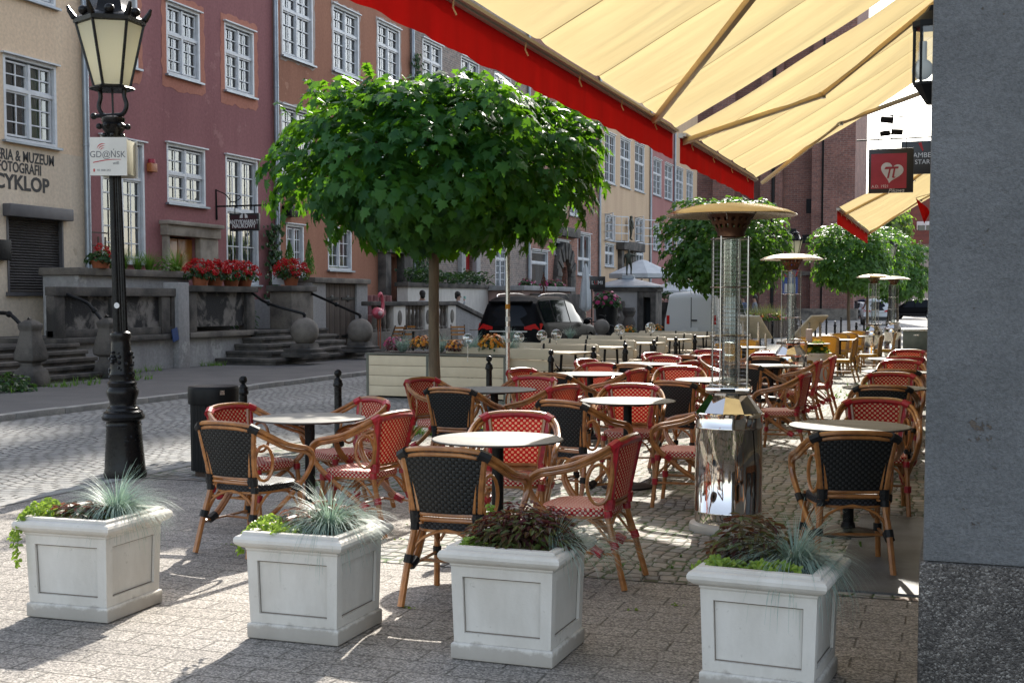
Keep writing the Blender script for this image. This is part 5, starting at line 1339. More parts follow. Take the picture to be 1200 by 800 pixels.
# --- cream house with the photo gallery lettering
shut = hole(7,74,250,342)
ch, y0, y1 = house('cream_house', 'peach and cream house farthest left with black hand lettering and a roller shutter', 0, 98, 12.5, s_cream,
    [dict(r=(3,66,62,163), curt=m_curtgreen, **T2), dict(r=(-95,-40,38,146), **T2), dict(r=(3,64,-90,-10), **T2)], [shut], y0=14.5, low=(AX(60,178,XF).z, s_creamlow))
yc1 = y1
mb = MB(); zz = shut[2]
while zz < shut[3]-.05: mb.add([(XF-.09,shut[0],zz),(XF-.09,shut[1],zz),(XF-.055,shut[1],zz+.03),(XF-.055,shut[0],zz+.03),(XF-.09,shut[1],zz+.058),(XF-.09,shut[0],zz+.058)], [(0,1,2,3),(3,2,4,5)]); zz += .058
mb.build('roller_shutter', M('shutter_brown', (.075,.066,.062), .6, col2=(.05,.045,.043), sc=3), ch, ang=10)
mb = MB(); mb.box(XF-.02, shut[0]-.1, shut[3]-.06, XF+.2, shut[1]+.14, shut[3]+.2); mb.build('shutter_box', M('shutter_box_grey', (.10,.095,.10), .55), ch, bevel=.03)
mb = MB(); mb.box(XF-.04, shut[0]-.06, shut[2]-.08, XF+.08, shut[1]+.06, shut[2]); mb.box(XF-.08, shut[0], shut[2], XF+.02, shut[0]+.05, shut[3]-.06); mb.box(XF-.08, shut[1]-.05, shut[2], XF+.02, shut[1], shut[3]-.06); mb.build('shutter_frame', bpy.data.materials['shutter_box_grey'], ch)
def wtext(s, size, u, v_, nm, sx=.72, bold=.006, par=ch, mat=m_ink, right=True):
    p = AX(u, v_, XF); return text(s, size, mat, nm, par, frame((0,1,0),(1,0,0),(XF+.004,p.y,p.z)), ext=.003, ax='RIGHT' if right else 'LEFT', sx=sx, bold=bold)
wtext('GALERIA & MUZEUM', .31, 63.5, 190, 'lettering', .78)
wtext('FOTOGRAFII', .30, 48.5, 201, 'lettering', .78)
wtext('CYKLOP', .42, 57.5, 219.5, 'lettering', 1.05, bold=.012)
mb = MB(); pbx = AX(0,305,XF); mb.box(XF, AX(-12,300,XF).y, pbx.z, XF+.16, AX(6.5,300,XF).y, AX(0,281,XF).z); mb.build('meter_box', m_blackmetal, ch, bevel=.02)
# --- burgundy house
door = hole(193,229,276,322)
rw = [dict(r=(115,161,-28,68), **T2), dict(r=(194,234,1,86), tiers=(.42,.58), ncas=2, mun=(1,(1,2))), dict(r=(262.5,297.5,25,105), tiers=(.42,.58), ncas=2, mun=(1,(1,2))),
      dict(r=(117,169.5,158,306), tiers=(.3,.7), ncas=2, mun=(1,(1,4))), dict(r=(195,240.5,167,237), tiers=(.5,.5), ncas=2, mun=(1,(1,1))), dict(r=(264,302.5,181,333), tiers=(.42,.58), ncas=2, mun=(1,(2,3)))]
rh, y0, y1 = house('burgundy_house', 'burgundy plastered house with white windows and a small oak door', 98, 321, 14.5, s_red, rw, [door], y0=yc1)
yr1 = y1
for k in (0, 1, 2): patch(rh, hole(*rw[k]['r']), s_patch, k+3, .2 if k else .15, .34)
downpipe(rh, y0+.0, 1.0, 13.5); 
# stone door case
m_doorst = M('door_case_stone', (.36,.31,.25), .9, col2=(.2,.17,.135), sc=2, lo=.4, hi=.65, bump=.5, bsc=30, bd=.015)
mb = MB(); X = XF
yA, yB = AX(190,290,X).y, AX(250,290,X).y; zT = AX(190,263,X).z
mb.box(X-.05, yA, .9, X+.16, door[0], door[3]); mb.box(X-.05, door[1], .9, X+.16, yB, door[3]); mb.box(X-.05, yA-.06, door[3], X+.22, yB+.05, zT); mb.box(X-.05, yA-.12, zT, X+.3, yB+.1, zT+.1)
mb.build('door_surround', m_doorst, rh, bevel=.03)
m_oak = M('oak_door', (.44,.18,.03), .45, col2=(.3,.11,.02), sc=5, sc3=(1,1,.25), coat=.2)
ym = (door[0]+door[1])/2
for a, c in ((door[0]+.02, ym-.01),(ym+.01, door[1]-.02)):
    mb = MB(); mb.box(X-.14, a, .95, X-.08, c, door[3]-.05); 
    for z0_, z1_ in ((1.2,1.9),(2.0,2.75)): 
        z1_ = min(z1_, door[3]-.18)
        if z1_ > z0_: mb.box(X-.079, a+.12, z0_, X-.055, c-.12, z1_)
    mb.build('door', m_oak, rh, bevel=.015)
mb = MB(); mb.box(X-.4,door[0]-.1,.8,X-.35,door[1]+.1,door[3]+.1); mb.build('room', m_dark, rh)
mb = MB(); p = AX(175,194,X); mb.box(X, p.y-.12, p.z-.16, X+.14, p.y+.14, p.z+.05); mb.build('alarm_box', M('alarm_orange', (.45,.14,.04), .5), rh, bevel=.02)
mb = MB(); mb.lathe([(.0,p.z+.051),(.09,p.z+.052),(.08,p.z+.15),(.0,p.z+.16)], 10, c=(X+.07,p.y,0), caps=False); mb.build('alarm_light', m_signred, rh)
# hanging book shop sign
X2 = XF+.95
bs = thing('hanging_sign', 'dark red book shop sign with white lettering on an iron wall bracket', 'sign')
pw = AX(253,232,XF); hy = pw.y
za_ = AX(253,242,XF).z
mb = MB(); mb.tube([(XF,hy,za_+.45),(XF+.02,hy,za_-.35)], .03, 6); mb.tube([(XF,hy,za_),(XF+1.75,hy,za_)], .022, 6)
mb.tube(crom([(XF+.03,hy,za_+.42),(XF+.3,hy,za_+.3),(XF+.5,hy,za_+.1),(XF+.75,hy,za_+.22),(XF+.6,hy,za_+.3)], 5), .014, 5)
b0_, b1_ = XF+.42, XF+1.3
for x in (b0_+.15, b1_-.15): mb.tube([(x,hy,za_),(x,hy,za_-.2)], .014, 5)
mb.build('bracket', m_blackmetal, bs)
zb0 = AX(262,268,XF+.9).z; zb1 = za_-.2
mb = MB(); mb.box(b0_, hy-.04, zb0, b1_, hy+.04, zb1); mb.build('board', m_signblack, bs, bevel=.01)
mb = MB(); mb.box(b0_+.05, hy-.046, zb0+.05, b1_-.05, hy-.042, zb1-.05); mb.build('panel', M('sign_maroon', (.05,.012,.018), .5), bs)
xc_ = (b0_+b1_)/2; bh = zb1-zb0
fs_ = lambda dz: frame((1,0,0),(0,-1,0),(xc_, hy-.048, zb0+bh*dz))
text('ANTYKWARIAT', .155, m_inkw, 'lettering', bs, fs_(.5), sx=.78, bold=.004); text('NAUKOWY', .155, m_inkw, 'lettering', bs, fs_(.28), sx=.85, bold=.004)
mb = MB()
for s in (-1, 1):
    for k in range(3): mb.prism([(s*.02,0),(s*(.11-.0*k),.0),(s*.1,.07),(s*.02,.13)][::s], 0, .003, frame((1,0,0),(0,-1,0),(xc_+s*.01, hy-.048, zb0+bh*.73))) if k == 0 else None
mb.build('book_mark', m_inkw, bs)
# --- terracotta house
ow = [dict(r=(329.5,366.5,-24,64), tiers=(.36,.64), ncas=2, mun=(1,(1,2))), dict(r=(389.5,420.5,4,82), tiers=(.36,.64), ncas=2, mun=(1,(1,2))), dict(r=(442,468.5,23,96), tiers=(.36,.64), ncas=2, mun=(1,(1,2))),
      dict(r=(329.5,366.5,122,205), tiers=(.4,.6), ncas=2, mun=(1,(1,2))), dict(r=(389.5,420.5,140,212), tiers=(.4,.6), ncas=2, mun=(1,(1,2))), dict(r=(442,468.5,155,220), tiers=(.4,.6), ncas=2, mun=(1,(1,2))),
      dict(r=(335,356,262,312), tiers=(1.,), ncas=2, mun=(1,(2,))), dict(r=(384,412,266,316), tiers=(1.,), ncas=2, mun=(1,(2,)))]
odoor = hole(450,464,300,350)
oh, y0, y1 = house('terracotta_house', 'rust brown plastered house behind the big maple crown, with white framed windows', 321, 481, 15, s_orange, ow, [odoor], y0=yr1)
yo1 = y1
for k in (0, 1, 2, 3): patch(oh, hole(*ow[k]['r']), s_greypatch, k+13, .1, .12)
downpipe(oh, y0+.02, 1.0, 13.8)
mb = MB(); 
for u0, u1 in ((443,449.5),(465,475)): mb.box(XF-.05, AX(u0,330,XF).y, .8, XF+.3, AX(u1,330,XF).y, odoor[3]+.1)
mb.box(XF-.05, AX(441,330,XF).y, odoor[3]+.1, XF+.4, AX(477,330,XF).y, odoor[3]+.55); mb.build('door_surround', m_sand, oh, bevel=.03)
mb = MB(); mb.box(XF-.5, odoor[0]-.2, .6, XF-.4, odoor[1]+.2, odoor[3]+.2); mb.build('doorway', m_dark, oh)
mb = MB(); pp = AX(332,247,XF); mb.box(XF, pp.y-.1, pp.z-.16, XF+.3, pp.y+.5, pp.z+.16); mb.build('light_box', m_blackmetal, oh, bevel=.04)
# --- grey brick house
gw = [dict(r=(495,518,44,102), tiers=(.4,.6), ncas=2, mun=(1,(1,2))), dict(r=(540,561.5,64.5,120), tiers=(.45,.55), ncas=2, mun=(1,(1,1))), dict(r=(579.5,599,82.5,132), tiers=(.5,.5), ncas=2, mun=(1,(1,1))),
      dict(r=(497,518,165,220), **T2), dict(r=(540,561,178,228), **T2), dict(r=(579.5,599,188,235), **T2), dict(r=(580.5,594,284,345), tiers=(.3,.7), ncas=2, mun=(1,(1,4)))]
rdoor = hole(541.5,553.5,292,326)
gh, y0, y1 = house('grey_brick_house', 'grey brown brick house with white windows and a narrow red door', 481, 618, 17, b_grey, gw, [rdoor], y0=yo1)
yg1 = y1
downpipe(gh, y0+.05, 1.0, 16)
mb = MB(); mb.box(XF-.2, rdoor[0], rdoor[2], XF-.12, rdoor[1], rdoor[3]); mb.build('door', M('red_door_paint', (.42,.01,.012), .4), gh, bevel=.02)
mb = MB()
for u0, u1 in ((536.5,541.3),(553.8,558.5)): mb.box(XF-.05, AX(u0,310,XF).y, .5, XF+.18, AX(u1,310,XF).y, rdoor[3])
mb.box(XF-.05, AX(535,310,XF).y, rdoor[3], XF+.25, AX(560,310,XF).y, rdoor[3]+.35); mb.build('door_surround', s_grey, gh, bevel=.03)
# ivy by the downpipe
def ivy(name, y, z0, z1, w, n, label, X=XF):
    mb = MB()
    for k in range(n):
        z = U(z0, z1); leafq(mb, Vector((X+U(.05,.22), y+random.gauss(0,w*.5), z)), Vector((1,U(-.5,.5),.4)), Vector((U(-.2,.4),U(-1,1),-1)), U(.1,.17), U(.1,.15))
    mb.tube([(X+.06,y,0.9),(X+.06,y+.1,z1)], .02, 5)
    tag(mb.build(name, m_hedge), label, 'climbing plant')
ivy('ivy', AX(483,80,XF).y, AX(483,108,XF).z, AX(483,62,XF).z, .35, 160, 'thin ivy climbing the downpipe between the rust brown and grey brick houses')
# --- red brick house
bw_ = [dict(r=(640,655,118,165), **T2), dict(r=(668,681,130,172), **T2), dict(r=(640,655,205,250), **T2), dict(r=(668,681,212,252), **T2),
       dict(r=(622.5,642,292,340), tiers=(.3,.7), ncas=1, mun=(0,(0,0))), dict(r=(650,667,280,298), tiers=(1.,), ncas=2, mun=(0,(0,))), dict(r=(677,692,272,322), tiers=(.62,.38), ncas=2, mun=(0,(0,0)))]
arch = hole(651.5,664,312,338)
bh_, y0, y1 = house('red_brick_house', 'red brick house with an arched stone portal and large white shop windows', 618, 702, 17, b_red, bw_, [arch], y0=yg1)
yb1 = y1
downpipe(bh_, y0+.0, 1.0, 16.5); downpipe(bh_, y1-.1, 1.0, 16.5)
# stone arch
ya, yb_ = AX(647,320,XF).y, AX(671.5,320,XF).y; ym = (ya+yb_)/2; ri = (arch[1]-arch[0])/2; za = arch[3]-ri*.55
mb = MB(); n = 14
for i in range(n):
    a0, a1 = pi*i/n, pi*(i+1)/n; ro = (yb_-ya)/2
    P = [(ym+r*cos(a), za+r*sin(a)*1.05) for r in (ri*.92, ro*.92) for a in (a0, a1)]
    mb.prism([P[0],P[1],P[3],P[2]][::-1], XF-.05, XF+.2+.06*(i % 2), Matrix(((0,0,1,0),(1,0,0,0),(0,1,0,0),(0,0,0,1))))
for s in (0, 1):
    y_ = ya+.1 if s == 0 else yb_-.1-(ym-ri-ya); mb.box(XF-.05, y_, .8, XF+.2, y_+(ym-ri-ya), za)
mb.box(XF-.05, ya-.2, za+(yb_-ya)/2+.2, XF+.35, yb_+.2, za+(yb_-ya)/2+.65)
mb.build('portal', m_sand, bh_, bevel=.03)
mb = MB(); mb.box(XF-.3, arch[0]-.2, .7, XF-.2, arch[1]+.2, arch[3]+.2); mb.build('door', m_doorwood, bh_)
# --- beige house, plum house, ochre house
ew = [dict(r=(708.5,721,153,213), tiers=(.4,.6), mun=(1,(1,2))), dict(r=(727,738.5,160,218), tiers=(.4,.6), mun=(1,(1,2))), dict(r=(744,755,166,223), tiers=(.4,.6), mun=(1,(1,2))),
      dict(r=(709,719.5,251,281), tiers=(1.,), mun=(1,(2,))), dict(r=(744,754,255,284), tiers=(1.,), mun=(1,(2,))), dict(r=(709,719.5,285,312), tiers=(.4,.6), mun=(0,(0,0))), dict(r=(745.5,754,287,312), tiers=(.4,.6), mun=(0,(0,0)))]
edoor = hole(727,737,300,345)
eh, y0, y1 = house('beige_house', 'beige plastered house with open white casements and a statue over its door', 702, 762, 17, s_beige, ew, [edoor], y0=yb1)
ye1 = y1
downpipe(eh, y1-.15, 1.0, 16)
for k in (3, 4):   # casements standing open
    h = hole(*ew[k]['r'])
    for yv, ang in ((h[0],2.6),(h[1],.55)):
        mb = MB(); w = (h[1]-h[0])*.5; m = Matrix.Translation((XF+.04, yv, h[2])) @ Matrix.Rotation(ang-pi/2 if yv == h[0] else -(ang+.4), 4, 'Z'); Hh = h[3]-h[2]
        sg_ = 1 if yv == h[1] else -1
        m = Matrix.Translation((XF+.05, yv, h[2])) @ Matrix.Rotation(radians(-38*sg_), 4, 'Z')
        L = w*sg_
        for a, c in (((0,0,0),(0,L,0)),((0,0,Hh),(0,L,Hh)),((0,0,0),(0,0,Hh)),((0,L,0),(0,L,Hh)),((0,0,Hh*.33),(0,L,Hh*.33)),((0,0,Hh*.66),(0,L,Hh*.66)),((0,L/2,0),(0,L/2,Hh))): mb.bar(m @ Vector(a), m @ Vector(c), .05 if a != (0,L/2,0) else .03)
        mb.build('casement', m_white, eh)
pc = AX(734,287,XF); mb = MB(); mb.box(XF-.02, AX(722,287,XF).y, pc.z-.35, XF+.5, AX(747,287,XF).y, pc.z+.15); mb.box(XF-.02, AX(724,300,XF).y, .8, XF+.25, edoor[0], pc.z-.35); mb.box(XF-.02, edoor[1], .8, XF+.25, AX(741,300,XF).y, pc.z-.35); mb.build('door_surround', m_sand, eh, bevel=.04)
mb = MB(); mb.box(XF-.4, edoor[0]-.1, .7, XF-.3, edoor[1]+.1, edoor[3]+.1); mb.build('doorway', m_dark, eh)
kw = [dict(r=(765.5,775,184,228), tiers=(.4,.6), mun=(1,(1,2))), dict(r=(779,788,190,233), tiers=(.4,.6), mun=(1,(1,2))), dict(r=(765.5,774,262,293), tiers=(.4,.6), mun=(1,(1,2))), dict(r=(779,787.5,266,295), tiers=(.4,.6), mun=(1,(1,2)))]
kh, y0, y1 = house('plum_house', 'narrow plum coloured house right of the beige one', 762, 790, 17, s_pink, kw, y0=ye1); yk1 = y1
downpipe(kh, y1-.1, 1.0, 16)
lw = [dict(r=(792.5,800.5,195,235), tiers=(.4,.6), mun=(1,(1,2))), dict(r=(804.5,812,199,238), tiers=(.4,.6), mun=(1,(1,2))), dict(r=(793,800.5,268,296), tiers=(.4,.6), mun=(1,(1,2))), dict(r=(804.5,812,270,297), tiers=(.4,.6), mun=(1,(1,2)))]
house('ochre_house', 'ochre house at the far end of the left row, behind a maple crown', 790, 817, 17, s_beige, lw, y0=yk1)

# ================================================================== STONE TERRACES (perrons) AND STEPS
XP = -16.5
def Yat(u, X=XP, v_=380): return AX(u, v_, X).y
def Zat(u, v_, X=XP): return AX(u, v_, X).z
GPm = 'stone front terraces on the left'
# terrace of the cream / burgundy houses
zc, zl = Zat(150,337), Zat(150,393)
pr = thing('stone_terrace', 'stained stone terrace wall with black sooty panels behind the street lamp', 'terrace', group=GPm)
ya, yb_ = Yat(64), Yat(205)
mb = MB(); mb.box(XF+.02, ya, .0, XP-.05, yb_, zl-.12); mb.build('base_wall', s_grey, pr)
mb = MB(); mb.box(XF+.02, ya-.05, zl-.118, XP+.08, yb_, zl); mb.build('ledge', m_sand, pr, bevel=.03)
mb = MB(); mb.box(XP-.18, ya+.1, zl+.002, XP-.08, yb_, zc-.18); mb.build('panel', m_blackstain, pr)
mb = MB()
for u in (64, 131, 190, 202): mb.box(XP-.2, Yat(u), zl+.002, XP, Yat(u)+.32, zc-.18)
mb.box(XP-.22, ya, zc-.178, XP+.04, yb_, zc); mb.box(XP-.22, ya, zl+.003, XP-.02, yb_, zl+.16); mb.build('coping', m_sand, pr, bevel=.02)
zk = Zat(160,316,-17.3)
mb = MB(); mb.box(XF+.3, Yat(93,-17.3), zl, -17.3, Yat(222,-17.3), zk-.16); mb.build('planter_wall', s_grey, pr)
mb = MB(); mb.box(XF+.25, Yat(90,-17.3), zk-.158, -17.2, Yat(228,-17.3), zk); mb.build('planter_coping', m_sandpale, pr, bevel=.03)
mb = MB(); mb.box(XP-.3, yb_+.005, 0, XP+.1, Yat(218), Zat(210,331)); mb.build('pier', s_grey, pr, bevel=.03)
mb = MB(); m_ = Matrix.Translation((XP+.10, Yat(200), zl-.02)) @ Matrix.Rotation(.25,4,'X'); mb.box(.003,-.11,-.14,.02,.11,.14,m_); mb.build('house_number', M('enamel_blue', (.02,.06,.2), .35), pr)
pr2 = thing('stone_terrace', 'stone terrace wall carrying the row of red geranium pots', 'terrace', group=GPm)
ya2, yb2 = Yat(218)+.01, Yat(298); zc2, zl2 = Zat(258,335), Zat(258,388)
mb = MB(); mb.box(XF+.02, ya2, 0, XP, yb2, zl2-.13); mb.build('base_wall', s_grey, pr2)
mb = MB(); mb.box(XF+.02, ya2, zl2-.128, XP+.12, yb2+.08, zl2); mb.build('ledge', m_sandpale, pr2, bevel=.03)
mb = MB(); mb.box(XP-.16, ya2+.1, zl2+.12, XP-.05, yb2-.1, zc2-.15); mb.build('panel', m_blackstain, pr2)
for q_ in (ya2, yb2-.4): mb = MB(); mb.box(XP-.2, q_, zl2+.002, XP+.03, q_+.4, zc2-.15); mb.build('pilaster', m_sand, pr2, bevel=.02)
mb = MB(); mb.box(XP-.25, ya2-.05, zc2-.148, XP+.1, yb2+.06, zc2); mb.build('coping', m_sand, pr2, bevel=.03)
mb = MB(); mb.box(XP-.6, ya2+.3, zl2+.001, XP-.5, yb2-.3, zl2+.15); mb.build('vent', m_dark, pr2)
def steps(label, uL, uR, x0, x1, ztop, n, v_=415):
    t = thing('stone_steps', label, 'steps', group='worn stone steps')
    for k in range(n):
        xa = x0+(x1-x0)*k/n; z1_ = .06+(ztop-.06)*(k+1)/n; z0_ = .06+(ztop-.06)*k/n
        y0 = AX(uL[k], v_, xa).y if uL else 14.8; y1 = AX(uR[k], v_, xa).y
        mb = MB(); mb.box(x1-.2, y0, z1_-.075, xa+.04, y1, z1_); mb.box(x1-.2, y0+.03, z0_-.06, xa, y1-.03, z1_-.076); mb.build('step', m_sand, t, bevel=.018)
    return t
sy1 = AX(129,440,-15.6).y
steps('worn stone steps at the left edge of the photo, rising to the cream house', None, [132,123,113,102,92], -15.6, XP-.1, zl-.1, 5)
mb = MB(); mb.box(XF+.01, 14.5, 0, XP-.12, ya-.06, zl-.1); tag(mb.build('stone_landing', m_sand, bevel=.02), 'stone landing in front of the roller shutter', 'landing', kind='structure')
zland = Zat(330,386)
ys0, ys1 = AX(300,400,XP-.3).y, AX(400,400,XP-.3).y
steps('stone steps between the two big stone balls', [322,318,312,306,300], [428,416,404,394,384], -14.9, XP-.2, zland, 5)
mb = MB(); mb.box(XF+.02, yb2+.09, 0, XP-.42, ys1+.3, zland); tag(mb.build('stone_landing', m_sand), 'stone landing behind the two stone balls', 'landing', kind='structure')
def post(label, loc):
    t = thing('stone_post', label, 'post', loc, group='carved stone stair posts')
    mb = MB(); mb.sq([(.22,0),(.23,.12),(.2,.28),(.13,.36),(.13,.42)]); mb.build('foot', m_sand, t, bevel=.02)
    mb = MB(); mb.sq([(.13,.42),(.2,.46),(.21,.55),(.145,.86),(.13,.98),(.145,1.0),(.16,1.08),(.13,1.12),(.06,1.17)]); mb.build('shaft', m_sand, t, bevel=.02)
p = AX(37,445,-15.35); post('carved stone stair post at the far left, nearer of two', (-15.35, p.y, .06))
pq = AX(127,430,-15.6); post('carved stone stair post half hidden behind the street lamp', (-15.6, pq.y, .06))
def rail(label, pts, r=.035):
    mb = MB(); P = crom(pts, 6); mb.tube(P, r, 8); mb.ball(pts[len(pts)//2], r*1.7, 8, 6); tag(mb.build('hand_rail', m_blackmetal), label, 'hand rail', 'iron stair rails')
rail('curved iron hand rail at the left edge, ending on the nearer stair post', [(-16.6,p.y,Zat(-15,362,-16.4)),(-16.2,p.y,Zat(2,366,-16.2)),(-15.8,p.y,Zat(12,368,-15.8)),(-15.5,p.y,Zat(22,382,-15.5)),(-15.35,p.y,1.26)])
rail('curved iron hand rail running from the sooty terrace to the post behind the lamp', [(XP,pq.y-.1,Zat(78,344)),(-16.1,pq.y,Zat(92,354,-16.1)),(-15.9,pq.y,Zat(107,364,-15.9)),(-15.7,pq.y,Zat(116,376,-15.7)),(-15.6,pq.y,1.28)])
def sball(label, u, v_, r, X=-14.6, base=(.36,.2)):
    q = AX(u, v_, X); t = thing('stone_ball', label, 'stone ball', (X, q.y, .06+.17), group='big stone balls on pedestals')
    h = q.z-.23-r
    mb = MB(); mb.sq([(.42,0),(.42,h*.35),(.36,h*.4),(.38,h*.7),(.26,h*.8),(.24,h+.06)]); mb.build('pedestal', m_sand, t, bevel=.02)
    mb = MB(); mb.ball((0,0,q.z-.23), r, 32, 22); mb.build('ball', M('granite_ball', (.21,.185,.155), .85, col2=(.12,.105,.09), sc=3, bump=.4, bsc=60, bd=.01, fine=.2) if 'granite_ball' not in bpy.data.materials else bpy.data.materials['granite_ball'], t)
    mb = MB(); mb.lathe([(.05,h+2*r-.01),(.03,h+2*r+.03),(.05,h+2*r+.06),(.03,h+2*r+.1),(0,h+2*r+.12)], 10, caps=False); mb.build('finial', m_blackmetal, t)
    return q
q1 = sball('left big stone ball at the foot of the steps', 357, 388.5, .335)
q2 = sball('right big stone ball at the foot of the steps, beside the cream planter box', 422, 388, .335)
rail('straight iron hand rail from the geranium terrace down to the left stone ball', [(XP,yb2-.1,Zat(298,343)),(-15.5,q1.y-.1,(Zat(298,343)+q1.z+.4)/2),(-14.6,q1.y,q1.z+.42)])
# pier with the geranium pot, wall with the cellar door
gp = thing('cellar_wall', 'grey rendered terrace wall with a weathered double cellar door', 'terrace', group=GPm)
yp0, yp1, zp = Yat(340), Yat(368), Zat(354,335)
ydA, ydB, zd = Yat(382), Yat(418.5), Zat(400,329)
yw1 = Yat(431)
mb = MB(); mb.box(XP-.6, yp0, zland-.3, XP+.05, yp1-.12, zp-.15); mb.build('pier', m_sandpale, gp, bevel=.02)
mb = MB(); mb.box(XP-.65, yp0-.12, zp-.148, XP+.12, yp1-.02, zp); mb.build('pier_cap', m_sand, gp, bevel=.03)
zw = Zat(400,326)
mb = MB(); mb.box(XP-.5, yp1-.115, 0, XP, ydA, zw-.15); mb.box(XP-.5, ydB, 0, XP, yw1, zw-.15); mb.box(XP-.5, ydA, zd, XP, ydB, zw-.15); mb.box(XF+.02, yp0+.3, 0, XP-.52, yw1, zw-.6); mb.build('wall', s_grey, gp, clean=True)
mb = MB(); mb.box(XP-.6, yp1-.1, zw-.148, XP+.1, yw1+.05, zw); mb.build('coping', m_sandpale, gp, bevel=.03)
m_oldwood = M('weathered_wood', (.115,.085,.065), .85, col2=(.06,.045,.036), sc=5, sc3=(1,4,.15), bump=.5, bsc=30, bd=.01)
ymid = (ydA+ydB)/2
for a, c in ((ydA,ymid-.01),(ymid+.01,ydB)):
    mb = MB(); w = (c-a)/3
    for k in range(3): mb.box(XP-.12, a+w*k+.006, .2, XP-.06, a+w*(k+1)-.006, zd-.02)
    dd = mb.build('cellar_door', m_oldwood, gp, bevel=.006)
    mb = MB()
    for zz in (.55, zd-.5): mb.box(XP-.058, a+.08, zz-.035, XP-.04, c-.08, zz+.035); mb.ball((XP-.05,(a+c)/2,zz), .11, 10, 6, (.12,1,.9))
    mb.build('hinge', m_blackmetal, dd)
rail('straight iron hand rail from the geranium pier down to the right stone ball', [(XP+.05,yp1-.2,Zat(352,344)),(-15.5,(yp1-.2+q2.y)/2,(Zat(352,344)+q2.z+.4)/2),(-14.6,q2.y,q2.z+.42)])
# balustrade terrace
XB = -15.9
zr = AX(480,353,XB).z; yb0, ybr = AX(431,355,XB).y, AX(533,355,XB).y; yend = AX(572,372,XB).y; zend = AX(572,373,XB).z
zb_ = AX(480,387,XB).z
bt = thing('balustrade', 'pale stone balustrade with turned balusters and oval medallions, left of the black car', 'balustrade', group=GPm)
mb = MB(); mb.box(XB-.22, yb0, zr-.13, XB+.1, ybr, zr); mb.build('hand_rail', m_sand, bt, bevel=.03)
mb = MB(); mb.box(XB-.25, yb0, 0, XB+.12, ybr, zb_); mb.build('plinth', m_sandpale, bt, bevel=.02)
pans = [(460,474),(497,503),(524,533)]
for u0, u1 in pans:
    a, c = AX(u0,370,XB).y, AX(u1,370,XB).y
    mb = MB(); mb.box(XB-.18, a, zb_+.002, XB+.04, c, zr-.132); pz = mb.build('panel', m_stone, bt, bevel=.015)
    mb = MB(); mb.ball((XB+.04,(a+c)/2,(zr+zb_)/2-.05), .2, 16, 10, (.2,.8,1.15)); mb.build('medallion', m_sandpale, pz)
us = [440.5,446,451.5,456.5,477,481.5,486,490.5,494.5,506,510.5,515,519.5,523]
for u in us:
    mb = MB(); hB = zr-.132-zb_; mb.lathe([(.09,0),(.09,.06),(.05,.09),(.075,hB*.35),(.06,hB*.6),(.04,hB*.8),(.06,hB*.86),(.08,hB*.93),(.08,hB)], 10, c=(XB-.06, AX(u,370,XB).y, zb_+.001), caps=False); mb.build('baluster', m_sandpale, bt)
mb = MB(); vs = [(ybr+.01,.05),(yend,.05),(yend,zend-.15),(ybr+.01,zr-.15)]; Mx = Matrix(((0,0,1,0),(1,0,0,0),(0,1,0,0),(0,0,0,1)))
mb.prism(vs, XB-.2, XB+.02, Mx); mb.build('stair_wall', s_grey, bt)
mb = MB(); mb.bar((XB-.08, ybr, zr-.06), (XB-.08, yend+.15, zend-.08), .34, .14); mb.build('sloping_coping', m_sand, bt, bevel=.02)
mb = MB(); mb.box(XF+.02, yb0, 0, XB-.26, ybr, zb_+.02); mb.build('floor', m_sandpale, bt)
XH = -17.6
mb = MB(); mb.box(XH-.4, AX(478,340,XH).y, zb_, XH, AX(572,340,XH).y, AX(520,337,XH).z); mb.build('back_wall', m_stone, bt)
mb = MB(); mb.box(XH-.45, AX(476,340,XH).y, AX(520,337,XH).z+.002, XH+.08, AX(577,340,XH).y, AX(520,332,XH).z); mb.build('trough', m_sand, bt, bevel=.03)
def hedge(label, p0, p1, h, d, n, mat=m_hedge, L=.11, name='hedge'):
    p0, p1 = Vector(p0), Vector(p1); ax = (p1-p0); Ls = ax.length; ax.normalize(); nv = Vector((-ax.y, ax.x, 0)); mb = MB()
    for k in range(n):
        s = R(); w = U(-1,1); e = h*(.65+.35*noise.noise(Vector((s*Ls*1.1, 3, p0.x))))
        z = e*(R()**.6)*(1-.25*w*w); p = p0+ax*Ls*s+nv*d*w*.5+Vector((0,0,z))
        leafq(mb, p, Vector((U(-.6,.9),U(-.7,.4),.9)), rv(), L*U(.6,1.2), L*U(.5,.8))
    for k in range(max(4, int(Ls*2))): q = p0+ax*Ls*R(); mb.tube([q, q+Vector((U(-.1,.1),U(-.1,.1),h*.6))], .012, 4)
    return tag(mb.build(name, mat), label, 'hedge' if name == 'hedge' else name.replace('_',' '))
hedge('dark green hedge along the wall above the balustrade', (XH-.15, AX(484,330,XH).y, AX(520,333,XH).z), (XH-.15, AX(574,330,XH).y, AX(520,333,XH).z), .75, .7, 900, L=.16)
ivy('climbing_vine', AX(488,320,XF).y, 2.2, 3.6, 1.6, 500, 'dark climbing vine on the wall behind the slim maple trunk', XF)
